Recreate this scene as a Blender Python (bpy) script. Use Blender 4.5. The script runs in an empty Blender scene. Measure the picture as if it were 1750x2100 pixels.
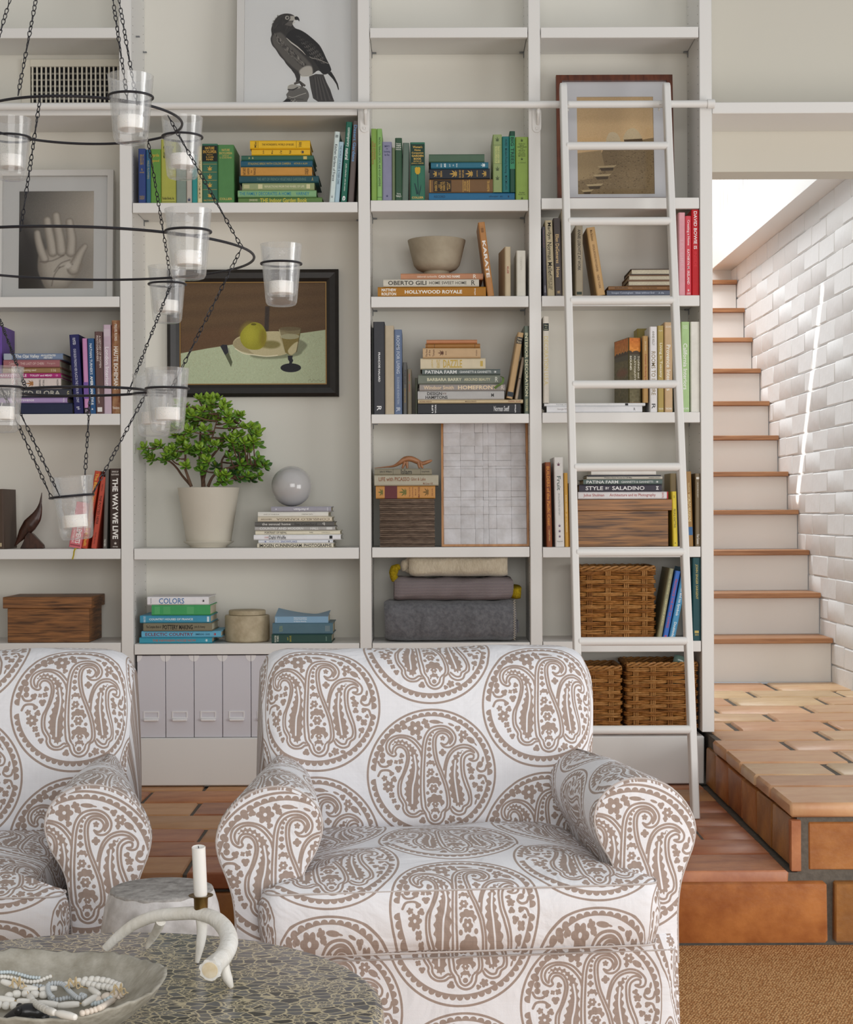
import bpy, bmesh, math, random
import numpy as np
from mathutils import Vector, Matrix, Euler

S = bpy.context.scene
COL = S.collection
RND = random.Random(11)
PI = math.pi

# ------------------------------------------------------------------ camera, sky, light, exposure
F = 3400.0                      # focal length in pixels of the 1750 px wide frame
CZ = 1.18                       # lens height above the sisal rug
ROLL = 0.004                    # the camera leans a quarter of a degree
cam_data = bpy.data.cameras.new('camera')
cam_data.sensor_fit = 'HORIZONTAL'; cam_data.sensor_width = 36.0
cam_data.lens = 36.0 * F / 1750.0
cam_data.clip_start = 0.05; cam_data.clip_end = 60
cam = bpy.data.objects.new('camera', cam_data); COL.objects.link(cam)
cam.location = (0, 0, CZ); cam.rotation_euler = (PI / 2, ROLL, 0)
S.camera = cam

S.view_settings.view_transform = 'Standard'
S.view_settings.look = 'None'
S.view_settings.gamma = 1.0
S.view_settings.use_curve_mapping = False
S.view_settings.exposure = 0.0

world = bpy.data.worlds.new('daylight'); S.world = world
world.use_nodes = True
wbg = world.node_tree.nodes['Background']
wbg.inputs['Color'].default_value = (0.93, 0.96, 1.0, 1); wbg.inputs['Strength'].default_value = 0.42

def area(name, loc, target, sx, sy, power, col=(1, 1, 1), spread=None):
    l = bpy.data.lights.new(name, 'AREA'); l.shape = 'RECTANGLE'; l.size = sx; l.size_y = sy
    l.energy = power; l.color = col
    if spread: l.spread = spread
    o = bpy.data.objects.new(name, l); COL.objects.link(o); o.location = loc
    o.rotation_euler = (Vector(target) - Vector(loc)).to_track_quat('-Z', 'Y').to_euler()
    return o
# tall windows behind the camera and garden doors on the right; a skylight over the stairs
area('window_light_behind', (0.9, -1.6, 1.85), (-0.1, 6.0, 1.15), 3.6, 2.5, 128, (1.0, 0.99, 0.975))
area('garden_door_light', (3.7, 2.2, 0.95), (0.2, 5.2, 1.1), 2.4, 1.9, 74, (1.0, 0.99, 0.97))
area('skylight_over_stairs', (0.9, 8.9, 4.3), (1.2, 8.8, 0.8), 1.3, 2.4, 108, (0.95, 0.975, 1.0))
area('stairwell_side_light', (0.2, 7.2, 3.6), (1.9, 8.2, 1.0), 0.8, 0.8, 10, (0.97, 0.98, 1.0))  # small area lamp aimed at the brick wall of the stairs
beam_lamp = area('sun_streak_lamp', (0.95, 8.125, 1.735), (1.88, 8.125, 1.735), 0.05, 1.16, 0.34, (1.0, 0.98, 0.93), math.radians(3))  # narrow area lamp added inside the stairwell to make the wall's sun streak
beam_lamp.rotation_euler = (Matrix.Rotation(math.radians(29), 4, 'X') @ beam_lamp.rotation_euler.to_matrix().to_4x4()).to_euler()

# ------------------------------------------------------------------ helpers
def W(px, py, Y):
    """world point seen at photo pixel (px, py) at depth Y"""
    dx, dy = px - 875.0, py - 1050.0
    xt = dx - ROLL * dy; yt = dy + ROLL * dx
    return Vector((xt * Y / F, Y, CZ - yt * Y / F))
def lin(c): return c / 12.92 if c <= 0.04045 else ((c + 0.055) / 1.055) ** 2.4
def hx(h, g=1.0):
    h = h.lstrip('#')
    return tuple(min(0.92, g * lin(int(h[i:i + 2], 16) / 255)) for i in (0, 2, 4))

class MB:
    """collects verts and faces for one mesh"""
    def __init__(s): s.v = []; s.f = []; s.uv = None; s.m = []
    def add(s, vs, fs, mi=0):
        b = len(s.v); s.v += [tuple(p) for p in vs]
        s.f += [tuple(i + b for i in f) for f in fs]; s.m += [mi] * len(fs)
        return b
    def box(s, lo, hi, bev=0.0, mi=0):
        x0, y0, z0 = lo; x1, y1, z1 = hi
        if bev <= 0:
            s.add([(x0,y0,z0),(x1,y0,z0),(x1,y1,z0),(x0,y1,z0),(x0,y0,z1),(x1,y0,z1),(x1,y1,z1),(x0,y1,z1)],
                  [(0,3,2,1),(4,5,6,7),(0,1,5,4),(1,2,6,5),(2,3,7,6),(3,0,4,7)], mi); return
        b = min(bev, (x1-x0)*.45, (y1-y0)*.45, (z1-z0)*.45)
        vs = []; idx = {}
        for ix in (0, 1):
            for iy in (0, 1):
                for iz in (0, 1):
                    c = ((x0, x1)[ix], (y0, y1)[iy], (z0, z1)[iz])
                    d = (b if ix == 0 else -b, b if iy == 0 else -b, b if iz == 0 else -b)
                    for ax in range(3):
                        p = [c[k] + (0 if k == ax else d[k]) for k in range(3)]
                        idx[(ix, iy, iz, ax)] = len(vs); vs.append(p)
        I = lambda a, c, e, ax: idx[(a, c, e, ax)]
        fs = []
        for k in (0, 1):
            q = [I(k,0,0,0), I(k,1,0,0), I(k,1,1,0), I(k,0,1,0)]; fs.append(q if k else q[::-1])
            q = [I(0,k,0,1), I(0,k,1,1), I(1,k,1,1), I(1,k,0,1)]; fs.append(q if k else q[::-1])
            q = [I(0,0,k,2), I(1,0,k,2), I(1,1,k,2), I(0,1,k,2)]; fs.append(q if k else q[::-1])
        for a in (0, 1):
            for c in (0, 1):
                q = [I(0,a,c,1), I(1,a,c,1), I(1,a,c,2), I(0,a,c,2)]; fs.append(q if a == c else q[::-1])
                q = [I(a,0,c,0), I(a,0,c,2), I(a,1,c,2), I(a,1,c,0)]; fs.append(q if a == c else q[::-1])
                q = [I(a,c,0,0), I(a,c,1,0), I(a,c,1,1), I(a,c,0,1)]; fs.append(q if a == c else q[::-1])
        for a in (0, 1):
            for c in (0, 1):
                for e in (0, 1):
                    q = [I(a,c,e,0), I(a,c,e,1), I(a,c,e,2)]; fs.append(q if (a + c + e) % 2 else q[::-1])
        s.add(vs, fs, mi)
    def tube(s, pts, r, n=8, closed=False, caps=True, mi=0, flat=1.0):
        pts = [Vector(p) for p in pts]; N = len(pts)
        rs = r if hasattr(r, '__len__') else [r] * N
        vs = []; prev = None
        for i, p in enumerate(pts):
            a = pts[(i - 1) % N] if closed or i > 0 else p
            c = pts[(i + 1) % N] if closed or i < N - 1 else p
            t = (c - a).normalized() if (c - a).length > 1e-9 else Vector((0, 0, 1))
            if prev is None:
                u = t.orthogonal().normalized()
                if abs(t.z) < .9: u = t.cross(Vector((0, 0, 1))).normalized()
            else:
                u = (prev - t * prev.dot(t))
                u = u.normalized() if u.length > 1e-6 else t.orthogonal().normalized()
            prev = u; w = t.cross(u)
            for k in range(n):
                th = 2 * PI * k / n
                vs.append(p + u * (rs[i] * math.cos(th)) + w * (rs[i] * flat * math.sin(th)))
        fs = []
        for i in range(N if closed else N - 1):
            j = (i + 1) % N
            for k in range(n):
                l = (k + 1) % n
                fs.append((i*n+k, i*n+l, j*n+l, j*n+k))
        if caps and not closed:
            fs.append(tuple(range(n))[::-1]); fs.append(tuple((N-1)*n + k for k in range(n)))
        s.add(vs, fs, mi)
    def lathe(s, prof, n=32, c=(0, 0, 0), mi=0):
        """prof: (radius, z) from bottom to top; radius 0 ends close"""
        vs = []; rows = []
        for r, z in prof:
            if r <= 1e-6:
                rows.append([len(vs)]); vs.append((c[0], c[1], c[2] + z))
            else:
                rows.append(list(range(len(vs), len(vs) + n)))
                vs += [(c[0] + r*math.cos(2*PI*k/n), c[1] + r*math.sin(2*PI*k/n), c[2] + z) for k in range(n)]
        fs = []
        for a, b in zip(rows, rows[1:]):
            for k in range(n):
                l = (k + 1) % n
                if len(a) == 1 and len(b) == 1: continue
                if len(a) == 1: fs.append((a[0], b[l], b[k]))
                elif len(b) == 1: fs.append((a[k], a[l], b[0]))
                else: fs.append((a[k], a[l], b[l], b[k]))
        s.add(vs, fs, mi)
    def prism(s, poly, z0, z1, axis='z', mi=0):
        """poly in the two other axes, extruded along axis"""
        n = len(poly)
        def P(a, b, h): return {'z': (a, b, h), 'y': (a, h, b), 'x': (h, a, b)}[axis]
        vs = [P(a, b, z0) for a, b in poly] + [P(a, b, z1) for a, b in poly]
        fs = [tuple(range(n))[::-1], tuple(range(n, 2 * n))] + [(i, (i+1) % n, n + (i+1) % n, n + i) for i in range(n)]
        s.add(vs, fs, mi)
    def grid(s, nu, nv, fn, closed_u=False, mi=0):
        vs = [fn(i / (nu if closed_u else nu - 1), j / (nv - 1)) for j in range(nv) for i in range(nu)]
        fs = []
        for j in range(nv - 1):
            for i in range(nu if closed_u else nu - 1):
                k = (i + 1) % nu
                fs.append((j*nu+i, j*nu+k, (j+1)*nu+k, (j+1)*nu+i))
        s.add(vs, fs, mi)
    def mesh(s, name, mats, smooth=False, recalc=True):
        me = bpy.data.meshes.new(name)
        me.from_pydata(s.v, [], s.f)
        if not isinstance(mats, (list, tuple)): mats = [mats]
        for m in mats: me.materials.append(m)
        if any(s.m): me.polygons.foreach_set('material_index', s.m)
        if recalc:
            bm = bmesh.new(); bm.from_mesh(me); bmesh.ops.recalc_face_normals(bm, faces=bm.faces[:]); bm.to_mesh(me); bm.free()
        if smooth:
            me.polygons.foreach_set('use_smooth', [True] * len(me.polygons))
            if smooth != 'all': me.set_sharp_from_angle(angle=math.radians(42))
        me.update()
        return me
    def build(s, name, mats, parent=None, smooth=False, loc=None, rot=None, recalc=True):
        return link(name, s.mesh(name, mats, smooth, recalc), parent, loc, rot)

def link(name, data, parent=None, loc=None, rot=None):
    o = bpy.data.objects.new(name, data); COL.objects.link(o)
    if parent is not None: o.parent = parent
    if loc is not None: o.location = loc
    if rot is not None: o.rotation_euler = rot
    return o
def tag(o, label=None, cat=None, group=None, kind=None):
    if label: o['label'] = label
    if cat: o['category'] = cat
    if group: o['group'] = group
    if kind: o['kind'] = kind
    return o
def thing(name, label, cat, loc=(0, 0, 0), rot=(0, 0, 0), group=None):
    o = link(name, None, None, loc, rot); o.empty_display_size = .02
    return tag(o, label, cat, group)
def copy_tree(o, parent=None):
    c = o.copy(); COL.objects.link(c)
    if parent is not None: c.parent = parent
    for ch in o.children: copy_tree(ch, c)
    return c
def spline(P, n=8, closed=False):
    P = [np.array(p, float) for p in P]; N = len(P); out = []
    for i in range(N if closed else N - 1):
        if closed: a, b, c, d = P[i-1], P[i], P[(i+1) % N], P[(i+2) % N]
        else: a, b, c, d = P[max(i-1, 0)], P[i], P[i+1], P[min(i+2, N-1)]
        for k in range(n):
            t = k / n
            out.append(tuple(.5 * (2*b + (c-a)*t + (2*a-5*b+4*c-d)*t*t + (3*b-a-3*c+d)*t**3)))
    if not closed: out.append(tuple(P[-1]))
    return out

# ------------------------------------------------------------------ materials
MATS = {}
def mat(key, col=None, rough=.5, spec=.4, metal=0, noise=None, bump=None, stretch=(1, 1, 1), sheen=0, coat=0, col2=None, coords='Object'):
    """noise=(scale, amount) varies the colour towards col2; bump=(scale, strength)"""
    if key in MATS: return MATS[key]
    m = bpy.data.materials.new(key); m.use_nodes = True; MATS[key] = m
    nt = m.node_tree; b = nt.nodes['Principled BSDF']
    c = hx(col) if isinstance(col, str) else col
    b.inputs['Base Color'].default_value = (*c, 1)
    b.inputs['Roughness'].default_value = rough
    b.inputs['Specular IOR Level'].default_value = spec
    b.inputs['Metallic'].default_value = metal
    if sheen: b.inputs['Sheen Weight'].default_value = sheen
    if coat: b.inputs['Coat Weight'].default_value = coat; b.inputs['Coat Roughness'].default_value = .15
    if noise or bump:
        tc = nt.nodes.new('ShaderNodeTexCoord'); mp = nt.nodes.new('ShaderNodeMapping')
        mp.inputs['Scale'].default_value = stretch
        nt.links.new(tc.outputs[coords], mp.inputs['Vector'])
    if noise:
        n = nt.nodes.new('ShaderNodeTexNoise'); n.inputs['Scale'].default_value = noise[0]; n.inputs['Detail'].default_value = 5
        n.inputs['Roughness'].default_value = .6
        nt.links.new(mp.outputs[0], n.inputs['Vector'])
        r = nt.nodes.new('ShaderNodeValToRGB')
        c2 = (hx(col2) if isinstance(col2, str) else col2) if col2 else tuple(x * (1 - noise[1]) for x in c)
        r.color_ramp.elements[0].position = .32; r.color_ramp.elements[0].color = (*c2, 1)
        r.color_ramp.elements[1].position = .68; r.color_ramp.elements[1].color = (*c, 1)
        nt.links.new(n.outputs['Fac'], r.inputs['Fac']); nt.links.new(r.outputs['Color'], b.inputs['Base Color'])
    if bump:
        n2 = nt.nodes.new('ShaderNodeTexNoise'); n2.inputs['Scale'].default_value = bump[0]; n2.inputs['Detail'].default_value = 4
        nt.links.new(mp.outputs[0], n2.inputs['Vector'])
        bp = nt.nodes.new('ShaderNodeBump'); bp.inputs['Strength'].default_value = bump[1]; bp.inputs['Distance'].default_value = .004
        nt.links.new(n2.outputs['Fac'], bp.inputs['Height']); nt.links.new(bp.outputs[0], b.inputs['Normal'])
    return m
def wood(key, light, dark, scale=6, stretch=(1, 1, 14), rough=.45, rot=(0, 0, 0)):
    if key in MATS: return MATS[key]
    m = bpy.data.materials.new(key); m.use_nodes = True; MATS[key] = m
    nt = m.node_tree; b = nt.nodes['Principled BSDF']; b.inputs['Roughness'].default_value = rough
    tc = nt.nodes.new('ShaderNodeTexCoord'); mp = nt.nodes.new('ShaderNodeMapping'); mp.inputs['Scale'].default_value = stretch
    mp.inputs['Rotation'].default_value = rot
    nt.links.new(tc.outputs['Object'], mp.inputs['Vector'])
    n = nt.nodes.new('ShaderNodeTexNoise'); n.inputs['Scale'].default_value = scale; n.inputs['Detail'].default_value = 6
    n.inputs['Distortion'].default_value = .6
    nt.links.new(mp.outputs[0], n.inputs['Vector'])
    r = nt.nodes.new('ShaderNodeValToRGB'); e = r.color_ramp.elements
    e[0].position = .33; e[0].color = (*hx(dark), 1); e[1].position = .64; e[1].color = (*hx(light), 1)
    nt.links.new(n.outputs['Fac'], r.inputs['Fac']); nt.links.new(r.outputs['Color'], b.inputs['Base Color'])
    bp = nt.nodes.new('ShaderNodeBump'); bp.inputs['Strength'].default_value = .25; bp.inputs['Distance'].default_value = .002
    nt.links.new(n.outputs['Fac'], bp.inputs['Height']); nt.links.new(bp.outputs[0], b.inputs['Normal'])
    return m
def print_mat(key, arr, rough=.35, repeat=False, weave=0, spec=.3, gain=1.1):
    """flat print: an image painted in this script (no file)"""
    if key in MATS: return MATS[key]
    h, w = arr.shape[:2]
    im = bpy.data.images.new(key, w, h)
    px = np.ones((h, w, 4), np.float32); px[..., :3] = np.clip(arr[::-1] * gain, 0, .965)
    im.pixels.foreach_set(px.ravel()); im.update(); im.pack()
    m = bpy.data.materials.new(key); m.use_nodes = True; MATS[key] = m
    nt = m.node_tree; b = nt.nodes['Principled BSDF']; b.inputs['Roughness'].default_value = rough
    b.inputs['Specular IOR Level'].default_value = spec
    t = nt.nodes.new('ShaderNodeTexImage'); t.image = im; t.extension = 'REPEAT' if repeat else 'EXTEND'
    uvn = nt.nodes.new('ShaderNodeUVMap'); uvn.uv_map = 'UVMap'
    nt.links.new(uvn.outputs[0], t.inputs['Vector'])
    nt.links.new(t.outputs['Color'], b.inputs['Base Color'])
    if weave:
        tc = nt.nodes.new('ShaderNodeTexCoord')
        n = nt.nodes.new('ShaderNodeTexNoise'); n.inputs['Scale'].default_value = 9; n.inputs['Detail'].default_value = 3
        n.inputs['Distortion'].default_value = 1.0
        nt.links.new(tc.outputs['Object'], n.inputs['Vector'])
        n3 = nt.nodes.new('ShaderNodeTexNoise'); n3.inputs['Scale'].default_value = 420; n3.inputs['Detail'].default_value = 1
        nt.links.new(tc.outputs['Object'], n3.inputs['Vector'])
        b1 = nt.nodes.new('ShaderNodeBump'); b1.inputs['Strength'].default_value = .32; b1.inputs['Distance'].default_value = .03
        b2 = nt.nodes.new('ShaderNodeBump'); b2.inputs['Strength'].default_value = .25; b2.inputs['Distance'].default_value = .001
        nt.links.new(n.outputs['Fac'], b1.inputs['Height']); nt.links.new(n3.outputs['Fac'], b2.inputs['Height'])
        nt.links.new(b1.outputs[0], b2.inputs['Normal']); nt.links.new(b2.outputs[0], b.inputs['Normal'])
        b.inputs['Sheen Weight'].default_value = .12
    return m

PAINT = mat('white_paint', '#e9e7e3', .42, .35)
PAINT_BACK = mat('white_paint_panel', '#e6e3d9', .5, .3)
WALLP = mat('cream_wall_paint', '#d5d0c3', .6, .25)
IRON = mat('black_iron', '#2c2c31', .42, .5, .55, bump=(160, .15))
CHROME = mat('steel', '#8f9296', .3, .5, .9)
PAGES = mat('page_edges', '#d9d0b8', .8, .2, noise=(260, .25), stretch=(1, 1, 1))
PAGES_W = mat('page_edges_white', '#e6e3da', .8, .2, noise=(260, .2))
DARKGAP = mat('dark_gap', '#15120f', .9, .1)
# ------------------------------------------------------------------ painting flat prints in memory
class Canvas:
    """y runs down, as in the photograph; user units * s + (ox, oy) = image pixels"""
    def __init__(c, w, h, bg, s=1.0, ox=0.0, oy=0.0, wrap=False, sx=None):
        c.a = np.empty((h, w, 3), np.float32); c.a[:] = c.col(bg); c.s = s; c.sy = s; c.ox = ox; c.oy = oy
        if sx: c.s = sx
        c.h = h; c.w = w
    @staticmethod
    def col(k): return np.array([int(k[i:i+2], 16) / 255 for i in (1, 3, 5)], np.float32) if isinstance(k, str) else np.array(k, np.float32)
    def T(c, P): return np.array([(x * c.s + c.ox, y * c.sy + c.oy) for x, y in P], np.float32)
    def win(c, P, pad):
        x0 = max(0, int(P[:, 0].min() - pad)); x1 = min(c.w, int(P[:, 0].max() + pad) + 2)
        y0 = max(0, int(P[:, 1].min() - pad)); y1 = min(c.h, int(P[:, 1].max() + pad) + 2)
        if x1 <= x0 or y1 <= y0: return None
        gy, gx = np.mgrid[y0:y1, x0:x1].astype(np.float32)
        return x0, x1, y0, y1, gx, gy
    @staticmethod
    def segd(gx, gy, a, b):
        d = b - a; L = float(d @ d) + 1e-9
        t = np.clip(((gx - a[0]) * d[0] + (gy - a[1]) * d[1]) / L, 0, 1)
        return (gx - a[0] - t * d[0]) ** 2 + (gy - a[1] - t * d[1]) ** 2, t
    def put(c, x0, x1, y0, y1, cov, col):
        cov = cov[..., None]; sub = c.a[y0:y1, x0:x1]
        c.a[y0:y1, x0:x1] = sub * (1 - cov) + (c.col(col) if not callable(col) else col) * cov
    def poly(c, P, col, soft=.7, alpha=1.0):
        P = c.T(P); w = c.win(P, soft * 2 + 1)
        if w is None: return
        x0, x1, y0, y1, gx, gy = w
        ins = np.zeros(gx.shape, bool); d2 = np.full(gx.shape, 1e9, np.float32)
        for i in range(len(P)):
            a, b = P[i-1], P[i]
            if a[1] != b[1]:
                cr = ((a[1] > gy) != (b[1] > gy)) & (gx < (b[0] - a[0]) * (gy - a[1]) / (b[1] - a[1]) + a[0])
                ins ^= cr
            d2 = np.minimum(d2, c.segd(gx, gy, a, b)[0])
        sd = np.sqrt(d2); sd = np.where(ins, sd, -sd)
        c.put(x0, x1, y0, y1, np.clip(sd / (2 * soft) + .5, 0, 1) * alpha, col)
    def stroke(c, P, wd, col, soft=.7, alpha=1.0):
        wds = wd if hasattr(wd, '__len__') else [wd] * len(P)
        P = c.T(P); m = max(wds) * c.sy / 2; w = c.win(P, m + soft * 2 + 1)
        if w is None: return
        x0, x1, y0, y1, gx, gy = w
        best = np.full(gx.shape, -1e9, np.float32)
        for i in range(len(P) - 1):
            d2, t = c.segd(gx, gy, P[i], P[i+1])
            r = (wds[i] * (1 - t) + wds[i+1] * t) * c.sy / 2
            best = np.maximum(best, r - np.sqrt(d2))
        c.put(x0, x1, y0, y1, np.clip(best / (2 * soft) + .5, 0, 1) * alpha, col)
    def blob(c, x, y, r, col, petals=0, amp=.18, rot=0.0, ry=None, soft=.7, alpha=1.0):
        ry = ry or r; n = 40 if petals else 24
        ca, sa = math.cos(rot), math.sin(rot); P = []
        if petals: r *= .87; ry *= .87
        for k in range(n):
            t = 2 * PI * k / n
            q = 1 + (amp * (abs(math.cos(petals * t / 2)) * 2 - 1.2) if petals else 0)
            u, v = r * q * math.cos(t), ry * q * math.sin(t)
            P.append((x + u * ca - v * sa, y + u * sa + v * ca))
        c.poly(P, col, soft, alpha)
    def noise(c, amt, seed=0, cell=3):
        rg = np.random.default_rng(seed)
        n = rg.standard_normal((c.h // cell + 2, c.w // cell + 2)).astype(np.float32)
        n = np.kron(n, np.ones((cell, cell), np.float32))[:c.h, :c.w]
        c.a += n[..., None] * amt
    def blur(c, k):
        for _ in range(k):
            c.a = (c.a + np.roll(c.a, 1, 0) + np.roll(c.a, -1, 0) + np.roll(c.a, 1, 1) + np.roll(c.a, -1, 1)) / 5

def saw(P, d, every=2):
    """a serrated outline from a smooth closed one"""
    out = []; N = len(P)
    for i, p in enumerate(P):
        a = P[i-1]; b = P[(i+1) % N]; tx, ty = b[0]-a[0], b[1]-a[1]; L = math.hypot(tx, ty) + 1e-6
        k = d if i % every == 0 else -d * .35
        out.append((p[0] + ty / L * k, p[1] - tx / L * k))
    return out

def paisley_tile():
    INK = (.655, .585, .545); CLOTH = (.93, .93, .945)
    R = 400; RU = 790.0; s = R / RU
    N = 2 * R + 8
    c = Canvas(N, N, CLOTH, s, N / 2 - 868 * s, N / 2 - 850 * s)
    E = lambda rx, ryu, ryd, t: (868 + rx * math.cos(t), 850 - (ryu if math.sin(t) > 0 else ryd) * math.sin(t))
    c.stroke([E(785, 785, 785, 2*PI*k/120) for k in range(121)], 26, INK)
    def band(t0, t1, n):
        inner = []; outer = []
        M = n * 8
        for k in range(M + 1):
            t = t0 + (t1 - t0) * k / M; ph = (k % 8) / 8.0
            inner.append(E(688, 704, 662, t))
            q = abs(math.sin(PI * ph)) ** .6
            q = .3 + .7 * q if ph > .06 else .22
            outer.append(E(700 + 54*q, 714 + 44*q, 676 + 52*q, t))
        c.poly(outer + inner[::-1], INK)
    d = PI / 180
    band(-2 * d, 176 * d, 27); band(184 * d, 353 * d, 27)
    L = lambda P, w=25: c.stroke(spline(P, 6), w, INK)
    for P in ([(745,525),(650,420),(530,375),(420,380),(335,430),(308,510),(330,585),(395,625),(432,605),(420,565),(450,520),(505,522),(550,570),(565,650),(545,750),(510,850),(465,940),(455,1040),(470,1130),(515,1210),(515,1260),(545,1320),(610,1360),(690,1360),(740,1330),(790,1325)],
              [(745,640),(720,560),(650,470),(560,410),(460,400),(380,440),(347,500),(357,560),(385,588),(395,530),(430,490),(500,490),(560,530),(590,610),(585,700),(555,800),(510,900),(490,990),(495,1090),(530,1160),(555,1210),(560,1270),(600,1320),(660,1330),(720,1295),(748,1300)],
              [(985,478),(1020,520),(1090,525),(1150,480),(1165,400),(1120,320),(1040,272),(940,267),(850,300),(790,380),(760,500),(745,700),(735,900),(735,1100),(750,1250),(790,1325),(805,1370),(840,1430),(910,1460),(980,1440),(1020,1380),(1035,1310),(1080,1270),(1095,1200),(1080,1080),(1050,960),(1000,830),(950,700),(925,580),(918,470),(935,390),(985,355),(1050,370),(1085,420),(1070,470),(1030,495),(985,478)],
              [(1095,482),(1130,420),(1095,345),(1020,302),(920,310),(840,370),(800,480),(785,650),(775,850),(775,1050),(790,1200),(800,1260),(840,1320),(860,1390),(910,1420),(970,1380),(990,1310),(1040,1270),(1060,1210),(1050,1090),(1020,970),(975,850),(925,720),(895,600),(885,480),(900,390),(960,332),(1050,335),(1110,390),(1095,482)],
              [(1020,800),(1040,700),(1080,600),(1150,530),(1250,497),(1340,510),(1410,560),(1445,620),(1430,680),(1380,695),(1330,672),(1380,665),(1385,622),(1340,610),(1280,650),(1265,740),(1275,850),(1310,960),(1345,1060),(1360,1160),(1350,1230),(1300,1270),(1270,1330),(1200,1350),(1130,1320),(1100,1270)],
              [(1037,900),(1050,760),(1090,640),(1160,560),(1260,530),(1350,548),(1395,592),(1340,570),(1280,590),(1235,650),(1230,760),(1245,880),(1280,990),(1315,1080),(1330,1160),(1310,1220),(1260,1250),(1235,1300),(1180,1300),(1120,1250)]):
        L(P)
    for P, vein in (([(390,475),(430,440),(490,430),(560,455),(620,505),(665,545),(692,620),(706,720),(712,850),(712,1000),(708,1130),(690,1240),(650,1292),(605,1255),(570,1180),(545,1090),(548,1000),(575,900),(605,800),(628,720),(622,640),(600,560),(565,500),(500,465),(440,470)], [(655,620),(675,760),(660,900),(636,1010),(630,1200)]),
                    ([(1265,570),(1200,585),(1140,640),(1112,740),(1090,850),(1085,960),(1100,1080),(1130,1180),(1180,1240),(1230,1240),(1270,1180),(1262,1090),(1225,980),(1198,870),(1190,760),(1200,660),(1225,605)], [(1162,690),(1150,850),(1165,1000),(1195,1190)])):
        c.poly(spline(saw(spline(P, 4, True), 15, 3), 2, True), INK)
        c.stroke(spline(vein, 5), 20, CLOTH)
    for x, y, r in ((888,350,11),(862,382,16),(848,432,19),(843,480,21),(838,548,28),(820,872,18),(932,857,18),(820,1080,22),(982,1070,22)):
        c.blob(x, y, r, INK)
    c.blob(840, 625, 36, INK, 4, .2)
    for x, y, r, fy, fr in ((858,735,62,822,52),(895,965,100,1025,62),(915,1195,118,1212,46),(912,1310,62,1362,30)):
        c.blob(x, y, r, INK, 7, .12, ry=r*.95)
        c.blob(x - 2, y + r * .66, r * .82, CLOTH, 6, .1)
        c.blob(x - 2, fy + 4, fr * .95, INK, 6 if fr > 35 else 0, .16)
        if fr > 35: c.blob(x - 2, fy, fr * .2, CLOTH)
    for x, y, r, p in ((668,290,98,6),(1260,375,62,6),(338,990,76,7)):
        c.blob(x, y, r, INK, p, .2); c.blob(x, y, r * .2, CLOTH)
    for q in ((530,270,42,3),(465,305,38,3),(785,215,45,4),(815,265,38,3),(715,405,36,3),(1190,295,40,3),(1235,445,30,3),(1005,415,34,5),(1003,590,46,4),(262,610,36,0),(263,675,34,0),(355,700,42,3),(430,695,28,4),(490,690,36,4),(500,620,34,3),(460,780,46,3),(290,890,38,5),(405,905,40,3),(378,1095,40,4),(407,1165,34,4),(448,1240,38,3),(755,1410,44,3),(1112,1398,50,5),(1050,1440,30,3),(1330,745,34,3),(1355,810,48,5),(1362,895,38,3),(1400,985,40,3),(1500,960,28,3),(1462,1035,46,4),(1435,1130,40,3)):
        c.blob(q[0], q[1], q[2], INK, q[3], .2, rot=q[0] * .7)
    for x, y, r, ry, rot in ((380,340,55,16,-.5),(910,215,72,24,.1),(985,225,30,9,.2),(1110,250,42,15,.4),(1350,440,58,34,.6),(1410,490,26,9,.9),(255,540,30,34,0),(258,490,9,34,0),(1205,1400,34,22,.1),(1412,1195,12,36,.3),(1465,740,36,40,.4),(1500,680,16,38,.1)):
        c.blob(x, y, r, INK, 0, rot=rot, ry=ry)
    L([(212,690),(245,742),(315,748),(368,705)], 28); L([(212,860),(250,800),(335,795),(385,830)], 28); c.blob(375, 835, 34, INK, 3)
    L([(1548,750),(1525,812),(1470,825),(1430,790),(1445,740)], 28); L([(1545,950),(1520,885),(1460,872)], 28); c.blob(1460, 890, 34, INK, 3)
    med = c.a
    k = R / .158                                  # image pixels per metre
    tw, th = int(round(.57 * k)), int(round(.33 * k))
    tile = np.empty((th, tw, 3), np.float32); tile[:] = CLOTH
    for cx, cy in ((tw * .25, th * .5), (tw * .75, 0)):
        ys = (np.arange(N) + int(cy - N / 2)) % th; xs = (np.arange(N) + int(cx - N / 2)) % tw
        tile[np.ix_(ys, xs)] = np.minimum(tile[np.ix_(ys, xs)], med)
    rg = np.random.default_rng(3)
    w = rg.standard_normal((th, 1, 1)) * .012 + rg.standard_normal((1, tw, 1)) * .012
    dark = 1 - (tile[..., :1] - .6) / .33
    return np.clip(tile * (1 + w * (.35 + 1.1 * np.clip(dark, 0, 1))), 0, 1)
# ------------------------------------------------------------------ the room shell
YF, YB = 5.95, 6.235            # front and back of the built-in bookcase
Z_LOW, Z_LAND = 0.197, 0.384    # brick hearth level and brick landing
Y_STEP = 4.52                   # front edge of both brick levels
X_LAND = 1.0                    # side of the landing
X_WALL = 1.88                   # painted brick wall beside the stairs

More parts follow.
